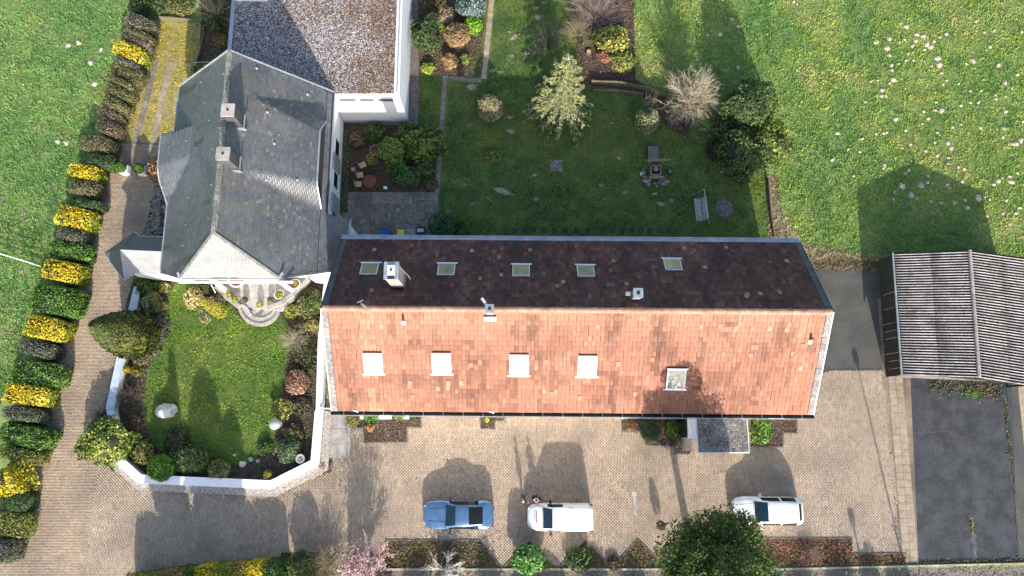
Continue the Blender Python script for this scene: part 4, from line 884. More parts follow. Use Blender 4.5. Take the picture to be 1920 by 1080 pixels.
def slates(west, seed):
    rng = np.random.RandomState(seed); ex, ey = .17, .24
    nx = 70; ny = 70
    I, J = np.meshgrid(np.arange(nx), np.arange(ny), indexing='ij'); I = I.ravel(); J = J.ravel()
    sx = -1 if west else 1
    X = XR + sx * (I + .5) * ex * .78; Y = 8.6 + (J + .5 * (I % 2)) * ey
    k = region(X, Y, west); X = X[k]; Y = Y[k]; n = len(X); st = ex * .78
    xa = X - sx * st * .62; xb = X + sx * st * .5; ya = Y - ey / 2 + .004; yb = Y + ey / 2 - .004
    if not west:
        xa = np.minimum(xa, np.where(X <= XF, XF, 99)); xb = np.where((X <= XF), np.minimum(xb, XF), xb); xa = np.where(X > XF, np.maximum(xa, XF + .002), xa)
    xa = np.where(west, np.minimum(xa, XR), np.maximum(xa, XR))
    lift = .014 + rng.rand(n) * .008
    def pt(x, y, w): return np.stack([x, y, zroof(x, y) + w + .012], -1)
    V = np.stack([pt(xa, ya, 0 * X), pt(xa, yb, 0 * X), pt(xb, yb, lift), pt(xb, ya, lift), pt(xb, yb, lift * 0 - .006), pt(xb, ya, lift * 0 - .006)], 1).reshape(-1, 3)
    b = np.arange(n)[:, None, None] * 6; F = (b + np.array([[0, 3, 2, 1], [3, 5, 4, 2]])[None]).reshape(-1, 4)
    if west: F = F[:, ::-1].copy()
    base = np.array([(.085, .092, .105), (.095, .10, .11), (.075, .083, .095), (.105, .107, .113)]) * (1.5 if west else 1.32)
    c = base[rng.randint(0, 4, n)] * rng.uniform(.90, 1.10, (n, 1)) * (.65 + .6 * fnoise(X, Y, 3.5, seed)[:, None])
    if not west:
        # guano and moss streaks that run down from the ridge
        stt = (vnoise(X * .12, Y, .45, 91) > .55) & (X < XR + 3.2 + 1.5 * vnoise(X, Y, 1.1, 3)); c = np.where((stt & (rng.rand(n) < .8))[:, None], c * .6 + np.array((.13, .108, .085)) * .45, c)
    else:
        dk = (vnoise(X * .35, Y, .5, 8) > .83)[:, None]; c = np.where(dk, c * .55, c)
    sp = (rng.rand(n) < (.014 * (1 + 3 * (fnoise(X, Y, 1.5, 4) > .6)) if not west else .003)); c[sp] = (.19, .19, .18)
    nr = (np.abs(X - XR) < .16) & (rng.rand(n) < .75); c[nr] = np.array((.36, .34, .29)) * rng.uniform(.7, 1.2, (nr.sum(), 1))
    o = mesh('slates', V, F, M['slate'], sh, np.repeat(c, 6, axis=0)); o['kind'] = 'stuff'
slates(True, 5); slates(False, 6)
# roof deck under the slates
def deck(west):
    st = .12; xs = np.arange(-24.1, XR + .001, st) if west else np.arange(XR, -11.2, st); ys = np.arange(8.9, 23.7, st); G, Hh = np.meshgrid(xs, ys, indexing='ij')
    c = region(G + st / 2, Hh + st / 2, west); Z = zroof(G, Hh) - .03; idx = np.arange(G.size).reshape(G.shape)
    q = np.stack([idx[:-1, :-1], idx[1:, :-1], idx[1:, 1:], idx[:-1, 1:]], -1)[c[:-1, :-1]]
    V = np.stack([G, Hh, Z], -1).reshape(-1, 3); used = np.unique(q); mp_ = np.full(len(V), -1); mp_[used] = np.arange(len(used)); mesh('roof_deck', V[used], mp_[q], M['dark'], sh)
deck(True); deck(False)
# half hip
hw = XR - (ZRS - ZH) / KW; he = XR + (ZRS - ZH) / KE
def hipslates():
    rng = np.random.RandomState(9); V = []; K = []; n = 0
    L = math.hypot(YA - 9.2, ZRS - ZH); rows = 20
    for r in range(rows):
        t0 = r / rows; t1 = (r + 1) / rows; a0 = XR + (hw - XR) * t1; b0 = XR + (he - XR) * t1; m = max(1, int((b0 - a0) / .22))
        for k in range(m):
            xa = a0 + (b0 - a0) * k / m + .004; xb = a0 + (b0 - a0) * (k + 1) / m - .004
            ya, za = YA + (9.2 - YA) * t0, ZRS + (ZH - ZRS) * t0; yb, zb = YA + (9.2 - YA) * t1, ZRS + (ZH - ZRS) * t1
            ax = max(xa, XR + (hw - XR) * t0 - .02) if xa < XR else xa; bx = min(xb, XR + (he - XR) * t0 + .02)
            V += [(min(ax, bx), ya, za + .012), (max(bx, ax), ya, za + .012), (xb, yb - .006, zb + .022), (xa, yb - .006, zb + .022), (xb, yb, zb + .004), (xa, yb, zb + .004)]
            K.append(np.array((.235, .243, .25)) * rng.uniform(.93, 1.07)); n += 1  # paler than the other slopes: sun glare is put into the slate colour
    b = np.arange(n)[:, None, None] * 6; F = (b + np.array([[3, 2, 1, 0], [3, 5, 4, 2]])[None]).reshape(-1, 4)
    o = mesh('hip_slates', V, F, M['slate'], sh, np.repeat(np.array(K), 6, axis=0)); o['kind'] = 'stuff'
    m_ = MB(); m_.add([(XR, YA, ZRS - .02), (hw, 9.2, ZH - .02), (he, 9.2, ZH - .02)], [(0, 1, 2)]); m_.build('hip_deck', M['dark'], sh)
hipslates()
for e_ in (hw, he):
    q = MB(); q.bar((XR, YA, ZRS + .04), (e_, 9.2, ZH + .04), .16, .05); q.build('hip_cap', M['slatepale'], sh)
# gutters, verge boards, ridge
for xs_ in ([hw, -22.3, XW], [he, -14.0, XE, -11.35]):
    for a_, b_ in zip(xs_[:-1], xs_[1:]):
        q = MB(); q.bar((a_, float(ysouth(np.array(a_ * .999))) - .03, float(zmain(np.array(a_), 0)) - .01), (b_, float(ysouth(np.array(b_ + (.01 if b_ < XR else -.01)))) - .03, float(zmain(np.array(b_), 0)) - .01), .14, .10); q.build('verge_board', M['slatepale'], sh)
m_ = MB(); m_.tube([(hw + .1, 9.12, ZH - .08), (he - .05, 9.12, ZH - .08)], .07, 8); m_.build('gutter', M['zinc'], sh)
m_ = MB(); m_.box(hw - .1, he + .9, 8.86, 9.0, ZH - .22, ZH - .1); m_.build('white_board', M['whitemetal'], sh)
m_ = MB(); m_.bar((he - .02, 9.1, ZH), (he + .3, 9.5, ZH + .12), .15, .1); m_.bar((hw + .02, 9.1, ZH), (hw - .1, 9.5, ZH + .1), .15, .1); m_.build('gutter_ends', M['zinc'], sh)
def eaveline(xf, ys, dz=0): return [(xf(y), y, float(zroof(np.array(min(xf(y), XF) if xf(y) < -13.2 and xf(y) > -14 else xf(y)), np.array(float(y)))) + dz) for y in ys]
m_ = MB(); wf = lambda y: float(XW - .08 - .45 * ss((y - 14.6) / 2) * ss((20.1 - y) / .6))
m_.tube([(wf(y), y, float(zroof(np.array(wf(y) + .08), np.array(y))) - .05) for y in np.arange(10.1, 23.4, .33)], .065, 7); m_.build('gutter', M['zinc'], sh)
m_ = MB(); m_.tube([(XE + .06, 14.1, ZS - .08), (XE + .06, 22.9, ZS - .08)], .06, 7); m_.build('gutter', M['zinc'], sh)
m_ = MB(); m_.tube([(-11.25, 10.2, 3.38), (-11.25, 14.0, 3.38)], .06, 7); m_.build('gutter', M['zinc'], sh)
ydr = np.arange(14.3, 20.9, .3)
m_ = MB(); m_.tube([(XF + .06, y, float(zroof(np.array(XF), np.array(y))) - .02) for y in ydr], .06, 7); m_.build('dormer_gutter', M['zinc'], sh)
V = []; F = []
for i, y in enumerate(ydr): zt = float(zroof(np.array(XF), np.array(y))) - .02; V += [(XF - .02, y, float(zmain(XF, 0)) - .05), (XF - .02, y, zt)]
F = [(2 * i, 2 * i + 2, 2 * i + 3, 2 * i + 1) for i in range(len(ydr) - 1)]; mesh('dormer_front', V, F, M['slateplain'], sh)
m_ = MB(); m_.add([(-24.0, 9.6, 4.3)], []) if False else None
# ridge of pale mortar and moss
m_ = MB(); 
for i in range(30):
    y = YA + (YN - YA) * (i + .5) / 30; q = MB(); q.obox((XR, y, ZRS + .03), ((0, 1, 0), (1, 0, 0), (0, 0, 1)), ((YN - YA) / 60 - .01, .10 + rnd.uniform(0, .03), .03)); q.build('ridge_cap', M['mossy'], sh)
# walls
def wall_block(x0, x1, y0, y1, z1, name='wall', par=sh, mk='white'):
    q = MB(); q.box(x0, x1, y0, y1, 0, z1); return q.build(name, M[mk], par)
wall_block(-23.1, -12.95, 10.45, 22.75, 4.25)
q = MB(); q.add([(-23.1, 10.4, 4.25), (-12.95, 10.4, 4.25), (-16.0, 10.4, 6.35), (-20.3, 10.4, 6.35)], [(0, 1, 2, 3)]); q.add([(-23.1, 22.9, 4.25), (-18.1, 22.9, 8.9), (-12.95, 22.9, 4.25)], [(0, 1, 2)]); q.build('gable_wall', M['white'], sh)
q = MB(); q.box(-12.94, -11.5, 10.3, 13.9, 0, 3.2); q.build('side_extension', M['white'], sh)
q = MB(); q.bar((XR, YN + .03, ZRS), (XW, YN + .03, ZS), .06, .22); q.bar((XR, YN + .03, ZRS), (XE, YN - .42, ZS), .06, .22); q.build('verge_board', M['zinc'], sh)
for y in (15, 17.5, 20): wallwin(sh, (-12.95, y, 1.6), (0, 1, 0), 1.3, 1.3, (1, 0, 0))
for y in (15.5, 18.5, 21): wallwin(sh, (-23.1, y, 1.7), (0, 1, 0), 1.1, 1.3, (-1, 0, 0))
for x in (-21.5, -19.2, -16.5, -14.2): wallwin(sh, (x, 10.45, 1.6), (1, 0, 0), 1.2, 1.6, (0, -1, 0))
wallwin(sh, (-18.2, 10.4, 5.2), (1, 0, 0), 1.4, 1.2, (0, -1, 0))
m_ = MB(); m_.box(-12.94, -12.80, 18.2, 19.3, 0.9, 2.6); m_.box(-12.94, -12.78, 15.0, 16.3, .9, 2.6); m_.build('window_shutters', M['zinc'], sh)
# chimneys
for (px, py, lab, capm) in [(426, 205, 'northern chimney with a pink stone cap', 'capstone'), (417, 287, 'southern chimney with a grey cap', 'concrete')]:
    x, y, _ = P(px, py, 10.4); c = boxchim('chimney', sh, x, y, .72, .72, 8.0, 10.25, capm, lab, .07, 'slateplain')
    q = MB(); q.bar((x + .52, y - .45, 8.95), (x + .52, y + .35, 8.95), .08, .06); q.box(x - .4, x + .48, y - .5, y - .42, 8.4, 8.75); q.build('flashing', M['zinc'], c)
# small light roof vents and hooks (they throw the little white specks)
for px, py in [(482, 129), (577, 178), (502, 211), (515, 270), (590, 228), (617, 234), (558, 338), (507, 333), (500, 338), (513, 411), (580, 381), (537, 146), (523, 253), (516, 475), (406, 293), (377, 154), (384, 193), (392, 226), (367, 278), (350, 264), (400, 280), (355, 371), (397, 347), (343, 461), (349, 422), (420, 139), (422, 173), (410, 240), (392, 410)]:
    x, y, _ = P(px, py, 7.5)
    for _k in range(8):
        z = float(zroof(np.array(x), np.array(y))); x, y, _ = P(px, py, z)
    if (px, py) in [(482, 129), (577, 178), (502, 211), (515, 270), (590, 228), (558, 338), (500, 338)]:
        q = MB(); q.lathe((x, y, z + .02), [(.075, 0), (.075, .10), (.04, .13)], 10); q.build('roof_vent', M['terrace'], sh)
    else:
        q = MB(); q.box(x - .06, x + .06, y - .025, y + .025, z + .02, z + .055); q.build('roof_hook', M['zinc'], sh)
q = MB(); x, y, _ = P(493, 232, 7.2); q.tube([(x, y, 6), (x, y, 7.9)], .06, 8); q.build('vent_pipe', M['dark'], sh)

# hipped porch on the drive side
po = thing('hipped_porch', 'small hipped slate porch sticking out of the slate house over the driveway', 'porch', P(225, 480))
ze = 2.6; zr = 3.75; Nn, Wc, Sc = P(250, 435, ze), P(195, 475, ze), P(233, 525, ze); N1, N2_ = P(262, 443, ze), P(306, 444, ze); S1, S2 = P(254, 511, ze), P(336, 515, ze + .0)
R1, R2 = P(225, 468, zr), P(312, 472, zr)
M['porch_sunlit'] = mat('sunlit_porch_slate', (.25, .255, .26), .5, .12, .6, .003, 40, fine=.12)  # paler slate for the south plane only, sunlight is in the colour
fac = [('roof_plane', [Nn, Wc, R1], 'slateplain'), ('roof_plane', [N2_, N1, Nn, R1, R2], 'slateplain'), ('roof_plane', [Wc, Sc, R1], 'slateplain'), ('roof_plane', [Sc, S1, S2, R2, R1], 'porch_sunlit')]  # planes turned from the sun take the darker slate, shade in the colour
for nm, pl, mk in fac:
    q = MB(); q.add(pl, [tuple(range(len(pl)))]); o = q.build(nm, M[mk], po); o.modifiers.new('s', 'SOLIDIFY').thickness = .08
q = MB()
for a_, b_ in ((Wc, Sc), (Sc, S1), (S1, S2), (Wc, Nn), (Nn, N1), (N1, N2_)): q.tube([Vector(a_) - Vector((0, 0, .07)), Vector(b_) - Vector((0, 0, .07))], .055, 7)
q.build('gutter', M['zinc'], po)
cx, cy = (Wc[0] + N2_[0]) / 2, 11.6
q = MB(); q.prism([(Wc[0] + .5, Wc[1] - .0), (Sc[0] + .15, Sc[1] + .55), (-23.2, 10.2), (-23.2, 12.8), (N1[0], N1[1] - .35), (Nn[0], Nn[1] - .5)], 0, 2.5); q.build('wall', M['white'], po)

# ------------------------------------------------------------------ flat-roofed annex
X0, X1, Y0, Y1 = -20.35, -7.98, 22.82, 44.0; ZA = 4.5
an = thing('flat_annex', 'white annex with a flat gravel roof behind the slate house', 'building', ((X0 + X1) / 2, Y0, 0))
q = MB(); q.box(X0 + .06, X1 - .02, Y0 + .02, Y1, .3, ZA - .25); q.build('wall', M['white'], an)
q = MB(); q.box(X0 + .04, X1 - .0, Y0 - .01, Y1, 0, .298); q.build('plinth', M['plinth'], an)
q = MB(); q.box(X0, X1 + .03, Y0 - .04, Y1, ZA - .25, ZA - .06); q.build('roof_edge', M['whitemetal'], an)
q = MB(); q.box(X0 + .3, X1 - .37, Y0 + .12, Y1, ZA - .058, ZA - .03); q.build('gravel_bed', M['gravelroof'], an)
q = MB(); q.box(X1 - .21, X1 - .11, Y0 + .2, Y1, ZA - .058, ZA + .0); q.build('roof_channel', M['zinc'], an)
q = MB(); q.box(X1 - .36, X1 - .215, Y0 + .1, Y1, ZA - .058, ZA + .03); q.build('parapet', M['white'], an)
q = MB(); q.box(X1 - .10, X1 + .03, Y0 + .1, Y1, ZA - .058, ZA + .045); q.build('parapet', M['white'], an)
q = MB(); q.box(X0, X0 + .28, Y0, Y1, ZA - .058, ZA + .06); q.build('parapet', M['zinc'], an)
q = MB(); q.box(X0 + .3, X0 + 2.6, P(480, 2, ZA)[1], P(480, -20, ZA)[1], ZA - .02, ZA + .35); q.build('roof_hatch', M['white'], an)
for xa, xb in [(635, 669), (673, 703), (707, 739)]:
    x_a = P(xa, 193, 3.7)[0]; x_b = P(xb, 193, 3.7)[0]; wallwin(an, ((x_a + x_b) / 2, Y0 + .02, 3.72), (1, 0, 0), x_b - x_a, .62, (0, -1, 0), pane='glassgrey')
for y in (36, 40): wallwin(an, (X1 - .02, y, 1.8), (0, 1, 0), 1.6, 1.2, (1, 0, 0))
def pebbles(name, x0, x1, y0, y1, z, n, seed, par, s=.055):
    rng = np.random.RandomState(seed); X = rng.uniform(x0, x1, n); Y = rng.uniform(y0, y1, n); S = s * rng.uniform(.6, 1.6, n)
    t = np.array([(1, 0, 0), (-.5, .87, 0), (-.5, -.87, 0), (0, 0, .9)]); a = rng.uniform(0, 6.28, n)
    V = np.stack([np.stack([X + S * (t[k, 0] * np.cos(a) - t[k, 1] * np.sin(a)), Y + S * (t[k, 0] * np.sin(a) + t[k, 1] * np.cos(a)), z + S * t[k, 2] * .7], -1) for k in range(4)], 1).reshape(-1, 3)
    F = (np.arange(n)[:, None, None] * 4 + np.array([[0, 1, 3], [1, 2, 3], [2, 0, 3]])[None]).reshape(-1, 3)
    mo = fnoise(X, Y, 2.2, seed); east = np.clip((X - x0) / (x1 - x0), 0, 1)
    base = np.array([(.55, .50, .49), (.34, .29, .28), (.17, .13, .115), (.07, .05, .04), (.72, .67, .65)])[rng.choice(5, n, p=[.27, .22, .22, .18, .11])]
    br = ((mo + .25 * east + rng.normal(size=n) * .14) > .80)[:, None]; c = np.where(br, base * np.array((.62, .48, .34)), base) * rng.uniform(.8, 1.2, (n, 1))
    o = mesh(name, V, F, M['stones'], par, np.repeat(np.clip(c, 0, 1), 4, axis=0)); o['kind'] = 'stuff'
M['stones'] = amat('roof_pebbles', .95, fine=.2, fscale=8)
pebbles('gravel', X0 + .3, X1 - .37, Y0 + .12, 31.5, ZA - .035, 34000, 3, an)
pebbles('gravel', x0 + .06 if False else P(1309, 850, 2.7)[0] + .08, P(1406, 850, 2.7)[0] - .06, P(1309, 850, 2.7)[1] + .1, .85, 2.695, 1500, 4, cn, .035)
# cellar stair rail at the north-west corner of the slate house
rl = thing('stair_railing', 'thin pale metal railing around the corner by the slate house', 'railing', P(358, 150)); q = MB()
a_ = P(400, 116, .9); b_ = P(358, 117, .9); c_ = P(352, 162, .9); q.tube([a_, b_, c_], .025, 6); q.tube([(p[0], p[1], .45) for p in (a_, b_, c_)], .018, 6)
for p in (a_, b_, c_): q.tube([(p[0], p[1], 0), p], .025, 6)
q.build('rail', M['zinc'], rl)

# ------------------------------------------------------------------ corrugated carport
cp = thing('carport', 'open-sided carport with a corrugated grey roof at the right edge', 'carport', P(1700, 600))
EW0, EW1 = Vector(P(1677, 474, 2.5)), Vector(P(1694, 703, 2.5)); RR0, RR1 = Vector(P(1817, 469, 3.35)), Vector(P(1835, 708, 3.35))
EE0 = Vector((RR0.x * 2 - EW0.x, 2 * RR0.y - EW0.y - .35, 2.5)); EE1 = Vector((RR1.x * 2 - EW1.x, 2 * RR1.y - EW1.y - .35, 2.5))
def corr(a0, a1, b0, b1, ncol, nrow, ov):
    """sheets between eave a0-a1 and ridge b0-b1"""
    waves = 46; rng = np.random.RandomState(int(a0.x * 10))
    for r in range(nrow):
        for c_ in range(ncol):
            w0 = c_ / ncol; w1 = (c_ + 1) / ncol; k = int(waves / ncol * 8) + 1; V = []; K = []
            for j, t in enumerate((r / nrow - (.02 if r else 0), (r + .5) / nrow, (r + 1) / nrow)):
                for i in range(k):
                    s_ = w0 + (w1 - w0) * i / (k - 1); a = a0.lerp(a1, s_); b = b0.lerp(b1, s_); p = a.lerp(b, t)
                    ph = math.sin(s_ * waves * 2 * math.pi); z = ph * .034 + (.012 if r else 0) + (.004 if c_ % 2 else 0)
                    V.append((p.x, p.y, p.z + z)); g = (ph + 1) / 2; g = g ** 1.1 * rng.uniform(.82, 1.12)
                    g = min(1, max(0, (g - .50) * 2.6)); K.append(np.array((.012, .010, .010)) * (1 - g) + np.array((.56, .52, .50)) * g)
            F = [(j * k + i, j * k + i + 1, (j + 1) * k + i + 1, (j + 1) * k + i) for j in range(2) for i in range(k - 1)]
            if ov: F = [f[::-1] for f in F]
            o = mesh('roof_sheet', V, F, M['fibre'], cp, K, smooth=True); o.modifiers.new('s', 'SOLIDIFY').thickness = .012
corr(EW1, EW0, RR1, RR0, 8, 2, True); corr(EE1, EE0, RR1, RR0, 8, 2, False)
for i in range(10):
    a_ = RR0.lerp(RR1, i / 10) + Vector((0, 0, .06)); b_ = RR0.lerp(RR1, (i + 1) / 10 - .004) + Vector((0, 0, .06)); q = MB(); q.tube([a_, b_], .12, 8); q.build('ridge_cap', M['concrete'], cp)
q = MB(); q.tube([EW0 + Vector((-.08, 0, -.06)), EW1 + Vector((-.08, 0, -.06))], .07, 8); q.build('gutter', M['zinc'], cp)
for i in range(5):
    for A, B in ((EW0, EW1), (EE0, EE1)):
        p = A.lerp(B, .02 + .96 * i / 4); q = MB(); q.box(p.x + (.25 if A is EW0 else -.4), p.x + (.39 if A is EW0 else -.26), p.y - .07, p.y + .07, 0, 2.42); q.build('post', M['shadedwood'], cp)
for i in range(5):
    t = .02 + .96 * i / 4; q = MB(); q.bar(EW0.lerp(EW1, t) + Vector((.2, 0, -.12)), EE0.lerp(EE1, t) + Vector((-.2, 0, -.12)), .1, .14); q.build('beam', M['shadedwood'], cp)
# dark boards stand in for the shade of the open side
for i in range(16):
    A = EW0.lerp(EW1, i / 16) + Vector((.14, 0, 0)); B = EW0.lerp(EW1, (i + .97) / 16) + Vector((.14, 0, 0)); q = MB(); q.add([(A.x, A.y, 0), (B.x, B.y, 0), (B.x, B.y, 2.45), (A.x, A.y, 2.45)], [(0, 1, 2, 3)]); q.build('shade_board', M['shadedwood'], cp)
q = MB(); q.box(RR0.x - 4.4, RR0.x + 4.4, EW0.y - .45, EW0.y - .35, 0, 2.4); q.add([(RR0.x - 4.4, EW0.y - .4, 2.4), (RR0.x + 4.4, EW0.y - .4, 2.4), (RR0.x, EW0.y - .4, 3.25)], [(0, 1, 2)]); q.build('back_wall', M['woodg'], cp)
q = MB(); q.box(EW0.x + .3, EE0.x - .3, EW1.y + .2, EW0.y - .5, .016, .03); q.build('floor_slab', M['concrete'], cp)

# ------------------------------------------------------------------ white garden wall round the front garden
gw = thing('garden_wall', 'low white garden wall around the front garden with a pebble-dashed foot', 'wall', P(390, 905))
wall_px = [(258, 538), (243, 600), (232, 640), (205, 768), (222, 862), (262, 898), (508, 909), (590, 868), (598, 770), (602, 640), (612, 540)]
wp = [P(x, y, .75)[:2] for x, y in wall_px]
strip(wp[:4] + [tuple(np.array(wp[4]) + (-.05, 0))], .46, 0, .70).build('wall_body', M['white'], gw)
strip(wp[4:], .46, 0, .70).build('wall_body', M['white'], gw)
M['capblue'] = mat('bluish_coping', (.46, .52, .60), .7, .12, .8, .004, 30, fine=.07)
strip(wp[:4], .54, .702, .76).build('coping', M['capblue'], gw)
for i in range(4, 10): 
    a_, b_ = Vector(wp[i]), Vector(wp[i + 1])
strip(wp[4:9], .58, .702, .76).build('coping', M['white'], gw)
strip(wp[8:], .44, .758 if False else .762, .80).build('coping', M['cap'], gw)
strip([tuple(p) for p in wp[4:9]], .55, 0, .30, side=-.55).build('pebble_foot', M['pebble'], gw)
# gate bar between the wall and the house
gt = thing('side_gate', 'white bar gate closing the gap between garden wall and long house', 'gate', P(610, 767)); q = MB(); a_ = P(600, 765, .9); b_ = P(622, 767, .9)
q.bar(a_, b_, .09, .09); q.bar((a_[0], a_[1], .3), (b_[0], b_[1], .3), .05, .05); q.build('rail', M['whitemetal'], gt)
q = MB(); [q.bar((a_[0] + (b_[0] - a_[0]) * t, a_[1], 0), (a_[0] + (b_[0] - a_[0]) * t, a_[1], .9), .04) for t in (.02, .25, .5, .75, .98)]; q.build('bars', M['whitemetal'], gt)

# ------------------------------------------------------------------ rounded terrace
te = thing('round_terrace', 'pale stone terrace with a rounded front below the slate house', 'terrace', P(487, 560))
outer = [(385, 505), (400, 533), (425, 558), (446, 577), (580, 530), (603, 505)]
def arc(cx, cy, rx, ry, a0, a1, n): return [(cx + rx * math.cos(R(a0 + (a1 - a0) * i / (n - 1))), cy + ry * math.sin(R(a0 + (a1 - a0) * i / (n - 1)))) for i in range(n)]
top = [(388, 500), (396, 528), (418, 552), (444, 574)] + [(527, 583), (552, 562), (572, 536), (582, 520), (604, 512), (604, 495)]
MB().prism(PP(top, .42), 0, .42).build('upper_floor', M['terrace'], te)
MB().prism(PP(arc(487, 572, 40, 40, 178, 0, 17), .16), 0, .16).build('lower_floor', M['terrace'], te)
strip([p[:2] for p in PP(arc(487, 571, 38, 38, 172, 5, 17), .2)], .22, .161, .24).build('step_edge', M['stonepink'], te)
strip([p[:2] for p in PP(arc(487, 566, 29, 30, 160, 15, 13), .3)], .08, .162, .22).build('step_line', M['concrete'], te)
strip([p[:2] for p in PP([(404, 536), (425, 557), (447, 574)], .7)], .34, 0, .70).build('terrace_wall', M['stonepink'], te)
strip([p[:2] for p in PP([(500, 577), (527, 568), (548, 552), (566, 536), (578, 522)], .7)], .30, 0, .70).build('terrace_wall', M['concrete'], te)
strip([p[:2] for p in PP([(452, 572), (462, 578), (468, 590)], .5)], .22, .16, .50).build('terrace_wall', M['terrace'], te)
for a_, b_ in [((398, 524), (422, 544)), ((527, 530), (548, 545))]:
    strip([P(*a_, 1.0)[:2], P(*b_, 1.0)[:2]], .30, .42, 1.25).build('white_pillar', M['whitemetal'], te)
for i, (a_, b_) in enumerate([((412, 530), (530, 530)), ((430, 545), (560, 541)), ((455, 560), (545, 556))]):
    q = MB(); q.bar(P(*a_, .423), P(*b_, .423), .03, .004); q.build('joint_line', M['concrete'], te)
q = MB(); x, y, _ = P(487, 583, .163); q.add([(x - .35, y - .3, .166), (x + .1, y - .35, .166), (x + .45, y + .3, .166), (x + .1, y + .1, .166)], [(0, 1, 2, 3)]); q.build('grey_flagstone', M['slab'], te)
# white link porch between terrace and long house
lk = thing('link_passage', 'white passage wall joining the slate house and the long house', 'wall', P(600, 535)); q = MB(); a_ = P(584, 520, 1.6); b_ = P(612, 545, 1.6)
q.box(a_[0], -11.2, a_[1] - .15, a_[1] + .35, 0, 2.0); q.box(b_[0] - .1, -11.0, P(610, 580, 1.6)[1], a_[1] - .16, 0, 2.0); q.build('white_masonry', M['white'], lk)
q = MB(); q.bar(P(508, 522, 3.2), P(583, 515, 3.2), .12, .1); q.bar(P(396, 533, 2.6), P(404, 549, .9), .05, .05); q.build('canopy_bar', M['whitemetal'], sh)
